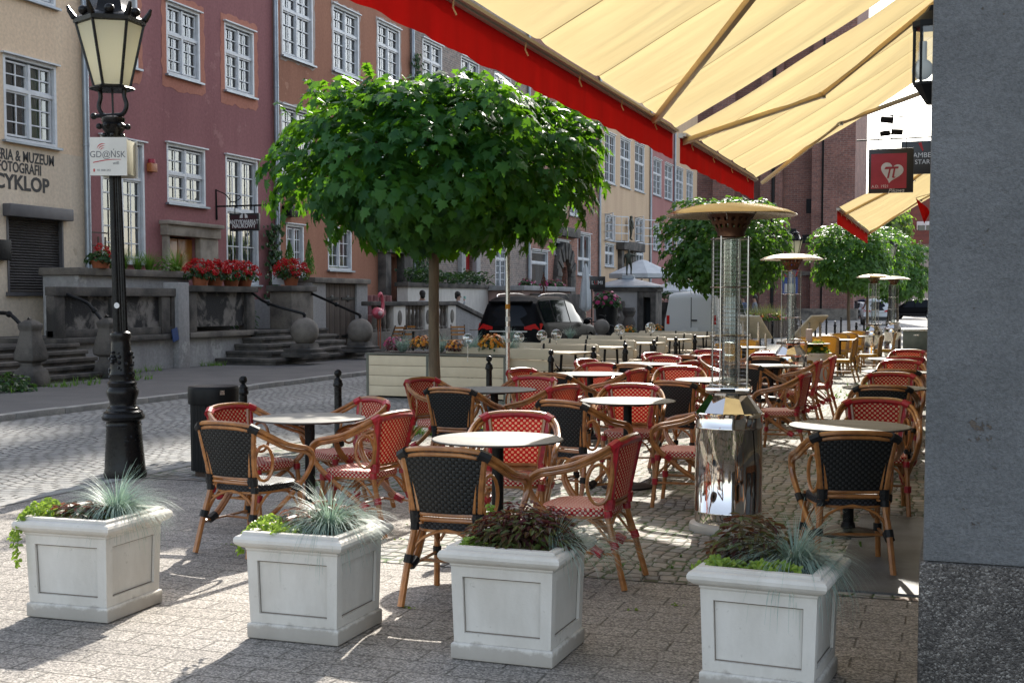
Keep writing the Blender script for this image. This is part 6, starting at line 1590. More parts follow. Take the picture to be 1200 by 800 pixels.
# geraniums and terrace plants
def pot(t, r, h, sq=False):
    h *= .8; mb = MB(); mb.lathe([(0,0),(r*.72,0),(r*.93,h*.78),(r,h*.78),(r,h),(r*.9,h),(r*.86,h*.85),(0,h*.85)], 18, caps=False); mb.build('pot', m_terra, t)
def geranium(label, loc, r=.3, h=.26, n=26, potm=True, fl=m_geran, group='red geraniums on the terraces'):
    t = thing('geranium', label, 'potted plant', loc, group=group)
    if potm: pot(t, .22, h); h *= .72
    else: h = 0
    mb = MB()
    for k in range(190):
        d = rv(); d.z = abs(d.z); p = Vector((0,0,h))+Vector((d.x*r*1.1,d.y*r*1.1,d.z*r*.8))*(R()**.4); leafq(mb, p, d+Vector((0,0,.6)), d+rv()*.6, .1, .09)
    mb.build('foliage', m_hedge if fl is m_geran else m_grass, t)
    mb = MB()
    for k in range(n):
        d = rv(); d.z = abs(d.z)+.1; d.normalize(); c = Vector((0,0,h))+Vector((d.x*r*1.15,d.y*r*1.15,d.z*r*1.1+.04))
        mb.tube([Vector((0,0,h)), c], .004, 3)
        for q in range(20): o_ = rv(); leafq(mb, c+o_*.055, o_+d*.3, rv(), .045, .045)
    mb.build('flower_head', fl, t); return t
for u, w in ((239,'leftmost of the four on the wall'),(256,'second from the left of the four on the wall'),(275,'third from the left of the four on the wall'),(290,'rightmost of the four on the wall')):
    geranium('red geranium in a terracotta pot, '+w, (XP-.08, Yat(u), zc2), .33)
geranium('red geranium in a square pot on the pier right of the steps', (XP-.3, (yp0+yp1)/2-.05, zp), .42, .3, 44)
geranium('small red geranium in a pot left of the street lamp', (-17.25, Yat(117,-17.3), zk), .28, .2, 7)
for u, h, n, w in ((148,.42,200,'right of the street lamp pole'),(165,.36,170,'left of the oak door'),(178,.4,170,'just before the oak door'),(210,.5,160,'in front of the oak door'),(137,.5,120,'directly behind the street lamp pole')):
    mb = MB(); blades(mb, n, (0,0), h*1.4, .6, .006); tag(mb.build('grass_tuft', m_grass, loc=(-17.35, Yat(u,-17.3), zk-.02)), 'green grass tuft on the terrace planter '+w, 'grass tuft', 'grass on the terrace planter')
bushy('round_bush', (-17.35, Yat(196,-17.3), zk), .3, 160, m_grass, .1, .06, 'round green bush below the oak door', 'bush', (1,1,1.2))
def conifer(label, loc, r, h, mat=m_grass, n=320):
    mb = MB()
    for k in range(n):
        s = R(); z = h*s; rr = r*(1-s)**.7*(R()**.4); a = U(0, 2*pi); leafq(mb, Vector((rr*cos(a), rr*sin(a), z)), Vector((cos(a),sin(a),.3)), Vector((cos(a)*.4,sin(a)*.4,1)), .09, .04)
    mb.tube([(0,0,-.05),(0,0,h*.8)], .02, 5)
    tag(mb.build('conifer', mat, loc=loc), label, 'shrub', 'small conifers')
wt = thing('trough', 'white trough behind the pier geranium', 'planter'); yq0, yq1 = AX(330,318,-17.2).y, AX(345,318,-17.2).y
mb = MB(); mb.box(-17.5,yq0,zw-.2,-17.0,yq1+.3,zw+.15); mb.build('body', m_white, wt, bevel=.02)
conifer('small pale conifer in the white trough, left one', (-17.25, AX(341,300,-17.2).y, zw+.1), .24, .85); conifer('small bright conifer right of the pier geranium', (-17.0, AX(362,300,-17.).y, zw+.05), .22, .95)
bushy('trough_plant', (-17.25, AX(334,310,-17.2).y, zw+.12), .3, 130, m_hedge, .12, .07, 'blue green plant spilling from the white trough', 'plant')
ivy('ivy', AX(316,290,XF).y, 1.3, AX(316,262,XF).z, .5, 260, 'ivy on a trellis at the right edge of the burgundy house')
bushy('dark_bush', (XP-.9, (yb2+yp0)/2-.5, zland), .8, 420, m_hedge, .13, .08, 'dark bush on the landing between the terrace and the pier', 'bush', (.8,.8,1.3))
mb = MB(); tr0 = AX(313,300,XF).y
for k in range(3): mb.bar((XF+.1,tr0+k*.25,1.2),(XF+.1,tr0+k*.25,AX(313,272,XF).z),.03)
for k in range(6): mb.bar((XF+.13,tr0-.1,1.5+k*.3),(XF+.13,tr0+.6,1.5+k*.3),.03)
tag(mb.build('trellis', m_oldwood), 'brown wooden trellis at the right edge of the burgundy house', 'trellis')
mb = MB(); tr1 = AX(103,300,XF).y
for k in range(3): mb.bar((XF+.1,tr1+k*.25,1.5),(XF+.1,tr1+k*.25,AX(105,277,XF).z),.03)
for k in range(5): mb.bar((XF+.13,tr1-.1,1.9+k*.3),(XF+.13,tr1+.6,1.9+k*.3),.03)
tag(mb.build('trellis', m_oldwood), 'brown wooden trellis beside the tall window of the burgundy house', 'trellis')
# weeds along the wall feet
def weeds(label, p0, p1, n, L=.2, w=.5):
    p0, p1 = Vector(p0), Vector(p1); mb = MB()
    for k in range(n):
        s = R(); c = p0.lerp(p1, s)+Vector((U(0,w),U(-.1,.1),0))
        if noise.noise(Vector((s*9, p0.x, 1))) < -.05: continue
        blades(mb, 7, (c.x, c.y), L*U(.5,1.2), .9, .006, z0=p0.z)
    tag(mb.build('weeds', m_grass), label, 'weeds', kind='stuff')
weeds('weeds along the foot of the geranium terrace', (XP+.02,ya2,.06),(XP+.02,yb2+1.2,.06), 130)
weeds('weeds along the lowest step at the left edge', (-15.05,sy1-6,.06),(-15.05,sy1,.06), 110)
weeds('weeds in front of the stained terrace wall', (XP-.02,ya,.06),(XP-.02,yb_,.06), 70)
weeds('grass round the foot of the slim maple trunk', (-6.3,13.7,0),(-5.5,14.6,0), 170, .14, .8)
weeds('grass in the joints under the yellow chairs', (-2.3,21,0),(-1.7,26,0), 60, .1, .8)
weeds('grass tufts between the terrace setts', (-2.6,7.1,0),(-1.2,8.4,0), 26, .06, 1.4)
mb = MB()
for k in range(42):
    x, y = U(-4.6,-.3), U(5.2,9.2); y = round(y/.17)*.17
    for q in range(5): leafq(mb, Vector((x+random.gauss(0,.03), y+random.gauss(0,.012), .0)), Vector((U(-.6,.6),U(-.6,.3),1)), rv(), U(.015,.035), U(.012,.022))
tag(mb.build('weeds', m_creeper), 'tiny weeds in the paving joints round the planters', 'weeds', kind='stuff')
bushy('weed_clump', (-14.9, AX(8,440,-14.9).y, .06), .42, 200, m_hedge, .12, .08, 'leafy weed clump at the left edge beside the stair post', 'weed')
# ================================================================== BACKGROUND
def D(u, d):
    lat = (u-600)*d/1500.; return Vector((-d*sin(YAW)+lat*cos(YAW), d*cos(YAW)+lat*sin(YAW), 0))
def Zd(v_, d): return EYE+(352-v_)*d/1500.
# --- church
cu_ = thing('brick_church', 'huge dark red brick church closing the street, with tall buttresses', 'church')
YC = 108.; xr = AY(1014,300,124.).x
mb = MB(); mb.box(-70, YC, 0, xr, YC+16, 29); mb.build('nave_wall', b_church, cu_)
mb = MB(); mb.box(-70, YC+3, 28, -20.5, YC+38, 64.5)
for k in range(12): mb.box(-70+k*4.1, YC+3, 64.4, -70+k*4.1+1.6, YC+5, 66+1*(k % 2))
mb.build('tower', b_church, cu_)
xb = xr+.25
mb = MB(); mb.box(xr-2.2, YC-1.5, 0, xb, YC+2, 27.5); mb.build('buttress', b_church, cu_)
for u in (965, 905, 850):
    x = AY(u,300,YC).x; mb = MB(); mb.box(x-.9, YC-1.2, 0, x+.9, YC+.2, 24); mb.add([(x-.9,YC-1.2,24),(x+.9,YC-1.2,24),(x+.9,YC+.1,26.5),(x-.9,YC+.1,26.5)], [(0,1,2,3)]); mb.build('buttress', b_church, cu_)
mb = MB(); zs_ = AY(930,323,YC).z; mb.box(-70, YC-.25, zs_, xr, YC+.1, zs_+.35); mb.build('string_course', m_sandpale, cu_)
mb = MB(); mb.box(-70, YC-1.7, 0, xb+.3, YC-.02, .9); mb.build('plinth', m_sandpale, cu_)
for u, vt, vb in ((950,233,250),(945,275,285),(928,268,288),(878,235,262)):
    a = AY(u,vt,YC); c = AY(u,vb,YC); mb = MB(); mb.box(a.x-.35, YC-.03, c.z, a.x+.35, YC+.3, a.z); mb.build('slit_window', m_dark, cu_)
mb = MB(); mb.add([(-70,YC-.4,29),(xr+.4,YC-.4,29),(xr+.4,YC+16,36),(-70,YC+16,36)], [(0,1,2,3)]); mb.build('roof', m_tile, cu_)
gx0, gx1 = xr-2.0, xb-.1; mb = MB(); mb.box(gx0, YC-1.6, 25.2, gx1, YC-1.52, 27.2); mb.build('white_band', s_grey, cu_)
for u in (963.5, 905.5):
    x = AY(u+2,300,YC).x; mb = MB(); mb.tube([(x,YC-1.3,.5),(x,YC-1.3,24)], .14, 8); mb.build('downpipe', m_blackmetal, cu_)
# --- far right house with tiled roof
YR = 138.; fh = thing('far_house', 'pale house with red tiled roof and a white dormer, far behind the maples', 'house')
xl = AY(1057,300,YR).x; ze = AY(1075,285,YR).z
hs = [(AY(u,300,YR).x, AY(u+6,300,YR).x, AY(u,vb,YR).z, AY(u,vt,YR).z) for u in (1064,1077) for vt, vb in ((296,307),(318,330))]
mb = MB(); mb.box(xl, YR, 0, 30, YR+12, ze); mb.build('wall', stucco('pale_grey_stucco', (.42,.38,.35), (.34,.31,.29)), fh)
mb = MB(); mb.add([(xl-.4,YR-.6,ze-.1),(30,YR-.6,ze-.1),(30,YR+6,ze+8),(xl-.4,YR+6,ze+8),(30,YR+12.6,ze-.1),(xl-.4,YR+12.6,ze-.1)], [(0,1,2,3),(3,2,4,5)]); mb.build('roof', m_tile, fh)
for h in hs:
    mb = MB(); mb.box(h[0]-.1,YR-.06,h[2]-.1,h[1]+.1,YR+.05,h[3]+.1); w_ = mb.build('window', m_white, fh)
    mb = MB(); mb.box(h[0],YR-.09,h[2],h[1],YR-.062,h[3]); mb.build('pane', bpy.data.materials['shop_glass'], w_)
a, c = AY(1074,281,YR+1), AY(1088,263,YR+1)
mb = MB(); mb.box(a.x,YR+.6,a.z,c.x+.6,YR+3.5,c.z+.3); mb.build('dormer', m_white, fh, bevel=.1)
mb = MB(); m_ = (a.x+c.x)/2+.3; mb.box(m_-.75,YR+.55,a.z+.4,m_-.06,YR+.63,c.z-.1); mb.box(m_+.06,YR+.55,a.z+.4,m_+.75,YR+.63,c.z-.1); mb.build('dormer_window', bpy.data.materials['shop_glass'], fh)
gb = thing('grey_tower_block', 'slim blue grey gable end beside the red tiled roof far behind', 'building')
mb = MB(); x0_ = AY(1051,300,142).x; mb.box(x0_, 142, 0, xl+1.2, 156, AY(1055,240,142).z); mb.build('wall', stucco('blue_grey_stucco', (.25,.29,.34), (.2,.24,.28)), gb)
mb = MB(); mb.box(x0_-.3, 141.7, AY(1055,240,142).z, xl+1.4, 156.3, AY(1055,240,142).z+.4); mb.build('cornice', s_grey, gb)
mb = MB(); mb.box(-30,165,0,60,185,7.5); 
for k in range(9): mb.box(-28+k*9,164.9,1.2,-24+k*9,165.2,5.5)
fr = thing('far_block', 'pale distant street front beyond the parked cars', 'building'); mb.build('wall', s_beige, fr)
mb = MB(); mb.add([(-31,164,7.5),(61,164,7.5),(61,175,13),(-31,175,13)], [(0,1,2,3)]); mb.build('roof', m_tile, fr)
mb = MB(); rnd = random.Random(5)
for (u, d, z0, z1, r) in ((1044,120,6,10.5,2.0),(1037,122,5,9.5,1.9)):
    p = D(u, d)
    t = thing('far_tree', 'hazy pale tree far behind, under the farthest awning'+(', nearer one' if u > 1040 else ', farther one'), 'tree', (p.x, p.y, 0))
    mb = MB()
    for k in range(900):
        d_ = rv(); q = Vector((d_.x*r, d_.y*r, d_.z*(z1-z0)/2))*(R()**.35); simple_leaf(mb, Vector((0,0,(z0+z1)/2))+q*(1+.25*noise.noise(d_*3)), d_+rv()*.6, rv(), .55)
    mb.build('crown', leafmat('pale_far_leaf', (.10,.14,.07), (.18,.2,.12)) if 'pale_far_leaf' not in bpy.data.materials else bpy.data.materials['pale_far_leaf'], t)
    mb = MB(); mb.tube([(0,0,0),(.1,0,z0+1.5)], [.3,.18], 8); mb.build('trunk', m_bark, t)

# --- vehicles: lofted bodies
m_tyre = M('tyre_rubber', (.02,.02,.02), .85); m_rim = M('alloy_rim', (.45,.45,.46), .3, .9)
m_cglass, nt, b = new_mat('tinted_car_glass'); b.inputs['Base Color'].default_value = (.008,.010,.014,1); b.inputs['Roughness'].default_value = .06; b.inputs['IOR'].default_value = 1.22
m_tail, nt, b = new_mat('red_tail_lens'); b.inputs['Base Color'].default_value = (.50,.012,.01,1); b.inputs['Roughness'].default_value = .15
m_plate_w = M('number_plate', (.7,.7,.66), .5); m_trim = M('black_plastic_trim', (.02,.02,.021), .55)
def paint(name, c, metal=.0):
    m, nt, b = new_mat(name); b.inputs['Base Color'].default_value = rgba(c); b.inputs['Roughness'].default_value = .42; b.inputs['Metallic'].default_value = metal
    b.inputs['IOR'].default_value = 1.14; return m
CARS = {
 # stations: (y, z_bottom, z_belt, z_roof, half width, roof half width)
 'suv': ([(-2.28,.48,.86,.90,.72,.60),(-2.26,.36,.92,1.12,.84,.66),(-2.12,.30,.96,1.52,.90,.62),(-1.85,.27,.97,1.66,.915,.62),(-1.0,.26,.96,1.69,.92,.64),(-.1,.26,.95,1.68,.92,.65),(.5,.26,.95,1.58,.92,.63),(1.0,.26,.95,1.24,.915,.66),(1.28,.27,.94,1.03,.91,.72),(1.8,.3,.88,.95,.89,.74),(2.15,.34,.76,.80,.82,.68),(2.28,.42,.62,.66,.66,.56)], -1.35, 1.38, .34),
 'van': ([(-2.22,.45,1.0,1.62,.86,.70),(-2.20,.34,1.05,1.72,.90,.74),(-2.05,.30,1.05,1.82,.905,.77),(-1.0,.28,1.05,1.86,.91,.79),(.2,.28,1.05,1.85,.91,.79),(.7,.28,1.04,1.74,.91,.74),(1.2,.28,1.03,1.32,.905,.72),(1.45,.29,1.0,1.08,.90,.74),(1.9,.32,.9,.97,.87,.74),(2.15,.36,.78,.82,.80,.68),(2.25,.44,.62,.66,.66,.58)], -1.3, 1.4, .32),
 'hatch': ([(-2.0,.48,.84,.88,.70,.58),(-1.98,.36,.9,1.0,.8,.62),(-1.8,.3,.92,1.3,.85,.58),(-1.45,.27,.92,1.44,.86,.57),(-.5,.26,.91,1.48,.865,.58),(.3,.26,.91,1.42,.865,.58),(.85,.26,.9,1.12,.86,.6),(1.1,.27,.88,.96,.855,.66),(1.6,.3,.8,.87,.83,.68),(1.9,.34,.68,.73,.74,.62),(2.0,.42,.58,.62,.6,.5)], -1.22, 1.25, .31)}
def make_car(kind, label, col, loc, rz, cat, name, detail=True, group=None):
    st, wr, wf, R_ = CARS[kind]
    t = thing(name, label, cat, loc, rz, group)
    def ring(s):
        y, zb, zl, zr, w, wr_ = s
        pts = [(0,zb),(w*.8,zb),(w*.97,zb+.1),(w,(zb+zl)/2),(w*.985,zl-.06),(w*.955,zl)]
        e = [(w*.955+(wr_-w*.955)*q, zl+(zr-zl)*q) for q in (.33,.7)]
        pts += e+[(wr_+ .02, zl+(zr-zl)*.92),(wr_*.82,zr),(wr_*.4,zr+.015),(0,zr+.02)]
        return [(x, y, z) for x, z in pts]
    def interp(y):
        for a, c in zip(st[:-1], st[1:]):
            if a[0] <= y <= c[0]:
                q = (y-a[0])/(c[0]-a[0]); return tuple(a[k]+(c[k]-a[k])*q for k in range(6))
        return st[-1]
    ys = sorted({s[0] for s in st}|{st[0][0]+(st[-1][0]-st[0][0])*k/44 for k in range(45)})
    rings = [ring(interp(y)) for y in ys]
    mb = MB(); full = [[(-x,y,z) for x, y, z in r[:0:-1]]+r for r in rings]
    n = len(full[0]); vs = [p for r in full for p in r]
    # wheel arches: lift the sill over the axles
    def lift(p):
        x, y, z = p
        for wy in (wr, wf):
            d = abs(y-wy)
            if d < R_*1.16 and abs(x) > .6:
                zz = R_+sqrt((R_*1.16)**2-d*d)
                if z < zz: z = min(zz, z+1)
        return (x, y, z)
    vs = [lift(p) for p in vs]
    fs = [(i*n+j, (i+1)*n+j, (i+1)*n+(j+1) % n, i*n+(j+1) % n) for i in range(len(full)-1) for j in range(n)]
    fs += [tuple(range(n)), tuple((len(full)-1)*n+j for j in range(n-1, -1, -1))]
    mb.add(vs, fs); mb.build('body', col, t, ang=45, clean=True)
    # side glass
    def gp_(y, q, off=.008):
        s = interp(y); w, wr_ = s[4]*.955, s[5]+.0
        z = s[2]+(s[3]-s[2])*q; return (w+(wr_-w)*q+off, y, z)
    spans = {'suv': [(-1.95,-1.25),(-1.18,-.18),(-.1,.82)], 'van': [(.1,1.0)], 'hatch': [(-1.5,-.75),(-.68,.0),(.07,.75)]}[kind]
    for y0, y1 in spans:
        for sx in (-1, 1):
            P = []
            for k in range(7):
                y = y0+(y1-y0)*k/6; s = interp(y); hi = .86
                if s[3]-s[2] < .3: hi = .7
                P.append([(sx*x, yy, z) for x, yy, z in [gp_(y, q) for q in (.1, .35, .6, hi)]])
            mb = MB(); mb.grid(P); mb.build('side_window', m_cglass, t)
    # rear glass
    s1, s2 = interp(st[0][0]+.03), interp(st[2][0] if kind == 'suv' else st[2][0])
    if kind != 'van':
        ya_, yb_2 = st[1][0], st[2][0]; A_, B_ = interp(ya_), interp(yb_2+.1)
        P = []
        for k in range(7):
            q = -1+2*k/6; row = []
            for z, y, w in ((A_[2]+.03, ya_-.025, A_[4]*.80),((A_[2]+B_[3])/2, (ya_+yb_2)/2-.05, (A_[4]*.8+B_[5]*.9)/2),(B_[3]-.1, yb_2-.02, B_[5]*.92)): row.append((q*w, y-.02+.07*q*q, z))
            P.append(row)
        mb = MB(); mb.grid(P); mb.build('rear_window', m_cglass, t)
        mb = MB(); mb.box(-B_[5]*.9, yb_2-.12, B_[3]-.06, B_[5]*.9, yb_2+.2, B_[3]-.005); mb.build('spoiler', col, t, bevel=.02)
    # windscreen
    fa = [s for s in st if s[0] > 0]; 
    wsA = interp(1.2 if kind != 'hatch' else 1.02); wsB = interp(.5 if kind != 'hatch' else .3)
    P = []
    for k in range(7):
        q = -1+2*k/6; P.append([(q*s[5]*.93, s[0]+.02-.05*q*q, s[3]+.028-.02*q*q) for s in (wsA, interp((wsA[0]+wsB[0])/2), wsB)])
    mb = MB(); mb.grid(P); mb.build('windscreen', m_cglass, t)
    yb = st[1][0]
    for sx in (-1, 1):
        mb = MB(); w = st[1][4]
        if kind == 'van': mb.box(sx*w*.86-.05, yb-.03, .82, sx*w*.86+.05, yb+.12, 1.10)
        else: mb.add([(sx*w*.5,yb-.035,.86),(sx*w*1.0,yb+.0,.84),(sx*w*1.04,yb+.26,.93),(sx*w*1.0,yb+.10,1.02),(sx*w*.8,yb-.03,1.0),(sx*w*.5,yb-.035,.93)], [(0,1,4,5),(1,2,3,4)])
        mb.build('tail_light', m_tail, t)
        mb = MB(); mb.ball((sx*st[6][4]*.72, st[-2][0]-.02, .68), .13, 10, 6, (1,.6,.7)); mb.build('headlight', m_rim, t)
        ym_ = .78 if kind != 'van' else 1.0
        mb = MB(); mb.ball((sx*1.0, ym_, 1.02), .1, 10, 6, (1,.6,.8)); mb.bar((sx*.9,ym_,.97),(sx*.98,ym_,.99),.04); mb.build('wing_mirror', col, t)
        mb = MB(); mb.box(sx*.93-.012, -1.0, .40, sx*.93+.012, 1.0, .47); mb.build('side_trim', m_trim, t)
    mb = MB(); mb.box(-st[1][4]*.9, yb-.06, .34, st[1][4]*.9, yb+.02, .55); mb.build('bumper', m_trim, t, bevel=.03)
    mb = MB(); mb.box(-.26, yb-.075, .60, .26, yb-.055, .71); mb.build('number_plate', m_plate_w, t)
    if kind == 'suv':
        mb = MB(); mb.box(-.5, yb-.045, .80, .5, yb-.025, .83); mb.build('chrome_strip', m_rim, t)
        mb = MB(); mb.lathe([(0,0),(.06,0),(.06,.02),(0,.02)], 16, c=(0,0,0), m=frame((1,0,0),(0,-1,0),(0,yb-.035,.88))); mb.build('badge', m_rim, t)
        for sx in (-1, 1):
            mb = MB(); mb.tube(crom([(sx*.56,-1.7,1.66),(sx*.6,-1.4,1.73),(sx*.61,0,1.75),(sx*.58,.5,1.66)], 4), .018, 6); mb.build('roof_rail', m_rim, t)
    if kind == 'van':
        mb = MB(); mb.box(-.008, yb-.04, .6, .008, yb-.015, 1.68); mb.build('door_gap', m_trim, t)
        mb = MB(); mb.box(.02, yb-.06, .92, .2, yb-.03, .97); mb.build('handle', m_trim, t)
        mb = MB(); mb.box(-.12, yb+.0, 1.70, .12, yb+.03, 1.74); mb.build('brake_light', m_tail, t)
    for wy in (wr, wf):
        for sx in (-1, 1):
            mm = frame((0,1,0),(sx,0,0),(sx*.72,wy,R_))
            mb = MB(); mb.lathe([(.6*R_,0),(R_*.96,0),(R_,.03),(R_,.17),(R_*.96,.2),(.62*R_,.19)], 28, caps=False, m=mm); wh = mb.build('tyre', m_tyre, t)
            mb = MB(); mb.lathe([(0,.17),(.1,.175),(.2*R_/.34,.165),(.6*R_,.185),(.63*R_,.19)], 10, caps=False, m=mm); mb.build('rim', m_rim, wh)
    return t
blk = paint('black_car_paint', (.005,.005,.006)); wht = paint('white_van_paint', (.60,.60,.57)); slv = paint('silver_car_paint', (.45,.46,.48), .4); blu = paint('navy_car_paint', (.02,.035,.09)); wh2 = paint('pale_car_paint', (.62,.64,.66))
p = D(590, 32.0); make_car('suv', 'black estate car with red tail lamps parked behind the cream benches', blk, (p.x+.35, p.y+2.0, -.008), radians(-3), 'car', 'parked_car')
p = D(812, 41.0); make_car('van', 'white panel van parked beyond the benches, behind the nearest heater', wht, (p.x+.25, p.y+2.0, -.008), radians(-7), 'van', 'parked_van')
for u, d, k, col, rz, lb in ((972,106,'suv',blk,1.2,'dark car parked at the church corner, left of the third tree'),(991,110,'hatch',slv,1.25,'silver car parked behind the third tree trunk'),(1011,112,'suv',blu,1.3,'dark blue car parked between two tree trunks'),(1026,84,'suv',wh2,.1,'pale car parked behind the third heater tube'),(1071,108,'suv',blk,1.45,'long dark car parked far off beside the grey pier')):
    p = D(u, d); make_car(k, lb, col, (p.x, p.y, -.016), rz, 'car', 'parked_car', group='cars parked on the far plaza')

# --- stone kiosk with statue, parasols, sign, urns
dK = 55.; pL, pR = D(711, dK+1.2), D(750, dK-.2)
kx = D(731, dK); rzk = atan2(pR.y-pL.y, pR.x-pL.x)
ks = thing('stone_kiosk', 'small stone cellar house with pyramid roof and a bronze statue on top', 'kiosk', (kx.x, kx.y, .05), radians(6))
W_, zt2 = 1.42, Zd(337, dK)-.05
m_kst = s_grey
mb = MB(); wall = [(-.95,-.35,1.25,1.75)]
mb.box(-W_*.5-.4, -1.1, 0, .72, 1.1, zt2-.18); mb.build('wall', M('kiosk_plaster', (.36,.345,.33), .85, col2=(.27,.26,.25), sc=1.5), ks)
mb = MB(); mb.box(-.75, -1.118, .95, -.33, -1.102, 1.52); mb.build('window', m_dark, ks)
mb = MB(); mb.box(.72,-1.15,0,.98,1.1,zt2-.18); mb.box(1.28,-1.15,0,1.5,1.1,zt2-.18); mb.box(.98,-1.15,zt2-.42,1.28,1.1,zt2-.18); mb.box(-1.15,-1.2,zt2-.178,1.55,1.2,zt2); mb.build('stone_frame', m_sand, ks, bevel=.02)
mb = MB(); mb.box(.98,-.6,0,1.28,-.55,zt2-.43); mb.build('doorway', m_dark, ks)
mb = MB(); mb.sq([(1.5,zt2),(1.5,zt2+.06),(.25,zt2+.38),(.25,zt2+.5),(.2,zt2+.52)], (.2,0), 1., .85); mb.build('roof', m_zinc, ks)
def skin_body(name, J, E_, Rr, mat, parent=None, loc=(0,0,0), rz=0, sub=2, split=None):
    me = bpy.data.meshes.new(name); me.from_pydata(J, E_, []); o = bpy.data.objects.new(name, me); COL.objects.link(o)
    md = o.modifiers.new('s', 'SKIN'); md.use_smooth_shade = True
    for i, r in enumerate(Rr): v_ = me.skin_vertices[0].data[i]; v_.radius = (r, r) if not isinstance(r, tuple) else r; v_.use_root = (i == 0)
    o.modifiers.new('d', 'SUBSURF').levels = sub
    m2 = bpy.data.meshes.new_from_object(o.evaluated_get(bpy.context.evaluated_depsgraph_get())); bpy.data.objects.remove(o)
    m2.materials.clear()
    for m in (mat if isinstance(mat, (list, tuple)) else [mat]): m2.materials.append(m)
    if split:
        for pl in m2.polygons: pl.material_index = split(pl.center)
    m2.name = name; o = bpy.data.objects.new(name, m2); COL.objects.link(o); o.location = loc; o.rotation_euler = (0,0,rz)
    if parent: o.parent = parent
    return o
JS = [(0,0,.98),(0,.01,1.2),(0,0,1.42),(0,0,1.53),(0,.01,1.64),(0,.01,1.76),(.09,0,.9),(.1,.03,.5),(.1,-.02,.09),(.1,.12,.03),(-.09,0,.9),(-.1,-.02,.5),(-.1,-.06,.09),(-.1,.08,.03),(.19,0,1.42),(.25,-.03,1.15),(.26,.08,.9),(.26,.1,.82),(-.19,0,1.42),(-.25,-.03,1.15),(-.26,.08,.9),(-.26,.1,.82)]
ES = [(0,1),(1,2),(2,3),(3,4),(4,5),(0,6),(6,7),(7,8),(8,9),(0,10),(10,11),(11,12),(12,13),(2,14),(14,15),(15,16),(16,17),(2,18),(18,19),(19,20),(20,21)]
RS = [.15,.14,.15,.06,.09,.06,.09,.06,.045,.035,.09,.06,.045,.035,.065,.045,.035,.03,.065,.045,.035,.03]
m_bronze = M('dark_bronze', (.035,.032,.027), .5, .6, col2=(.06,.07,.05), sc=6)
JB = list(JS); JB[15] = (.36,.0,1.3); JB[16] = (.3,.15,1.5); JB[17] = (.26,.2,1.58); JB[7] = (.12,.12,.5); JB[8] = (.12,.0,.12); JB[9] = (.12,.1,.06)
st_ = skin_body('statue', [(x*.8,y*.8,z*.62) for x, y, z in JB], ES, [r*.72 for r in RS], m_bronze, ks, loc=(.2,0,zt2+.52))
q = AX(734,283,XF); sb = thing('statue', 'dark stone figure standing on the ledge over the beige house door', 'statue', (XF+.28, q.y, AX(734,285,XF).z+.17))
skin_body('figure', [(x*1.05,y,z*.82) for x, y, z in JS], ES, [r*1.25 for r in RS], m_bronze, sb, rz=-pi/2)
m_canvas = M('white_canvas', (.60,.62,.62), .85, col2=(.5,.52,.53), sc=2)
def parasol(label, loc, r, zt, zv, n=8, val=.2):
    t = thing('parasol', label, 'parasol', loc, group='white parasols')
    mb = MB(); prof = [(r,zv-val),(r,zv),(r*.6,zv+(zt-zv)*.42),(r*.12,zt-.03),(0.0,zt)]
    mb.lathe(prof, n, caps=False, ph=pi/n); mb.lathe([(r*.99,zv-.01),(0,zt-.03)], n, caps=False, ph=pi/n); mb.build('canopy', m_canvas, t, ang=10)
    mb = MB(); mb.tube([(0,0,0),(0,0,zt)], .035, 8); mb.build('pole', m_alu, t); mb = MB(); mb.lathe([(0,0),(.4,0),(.4,.08),(0,.1)], 16, caps=False); mb.build('base', m_sand, t)
    mb = MB()
    for k in range(n): a = 2*pi*k/n+pi/n; mb.bar((r*.96*cos(a),r*.96*sin(a),zv-.02),(0,0,zt-.08),.03)
    mb.build('rib', m_blackmetal, t)
p = D(752, 60); parasol('large open white parasol behind the stone kiosk', (p.x,p.y,.06), 1.55, Zd(306,60), Zd(322.5,60))
p = D(797, 74); parasol('second open white parasol, mostly behind the maple and the van', (p.x,p.y,.06), 1.9, Zd(326,74), Zd(342,74))
p = D(686, 52); cpz = thing('parasol', 'closed white parasol left of the dark restaurant sign', 'parasol', (p.x,p.y,.06), group='white parasols')
mb = MB(); mb.lathe([(.03,Zd(311,52)),(.1,Zd(318,52)),(.2,Zd(345,52)),(.23,Zd(362,52)),(.1,Zd(366,52))], 24, caps=False, fl=lambda j: 1.15 if j % 4 == 0 else .85); mb.build('canopy', m_canvas, cpz)
mb = MB(); mb.tube([(0,0,0),(0,0,Zd(311,52))], .03, 8); mb.build('pole', m_alu, cpz)
p = D(700, 50); lm = thing('standing_sign', 'square dark restaurant sign on a thin black post', 'sign', (p.x,p.y,.05), YAW)
za, zb2 = Zd(339,50)-.05, Zd(324,50)-.05
mb = MB(); mb.box(-.3,-.03,za,.3,.03,zb2); mb.build('board', m_signblack, lm, bevel=.01)
mb = MB(); mb.tube([(-.22,0,0),(-.22,0,za)], .025, 6); mb.build('post', m_blackmetal, lm)
ft = lambda x: frame((1,0,0),(0,-1,0),(x,-.034,(za+zb2)/2))
text('L', .2, m_inkw, 'lettering', lm, ft(-.19)); text('U', .2, m_inkr, 'lettering', lm, ft(-.07)); text('MI', .2, m_inkw, 'lettering', lm, ft(.1))
def urn(label, u, d, h, r):
    p = D(u, d); mb = MB(); mb.lathe([(r*1.1,0),(r*1.1,h*.15),(r*.7,h*.2),(r*.95,h*.5),(r*.6,h*.72),(r*.75,h*.78),(r*.95,h*.9),(r*.8,h),(0,h)], 16, caps=False)
    tag(mb.build('stone_urn', m_sand, loc=(p.x,p.y,.05)), label, 'stone urn', 'weathered stone urns by the kiosk')
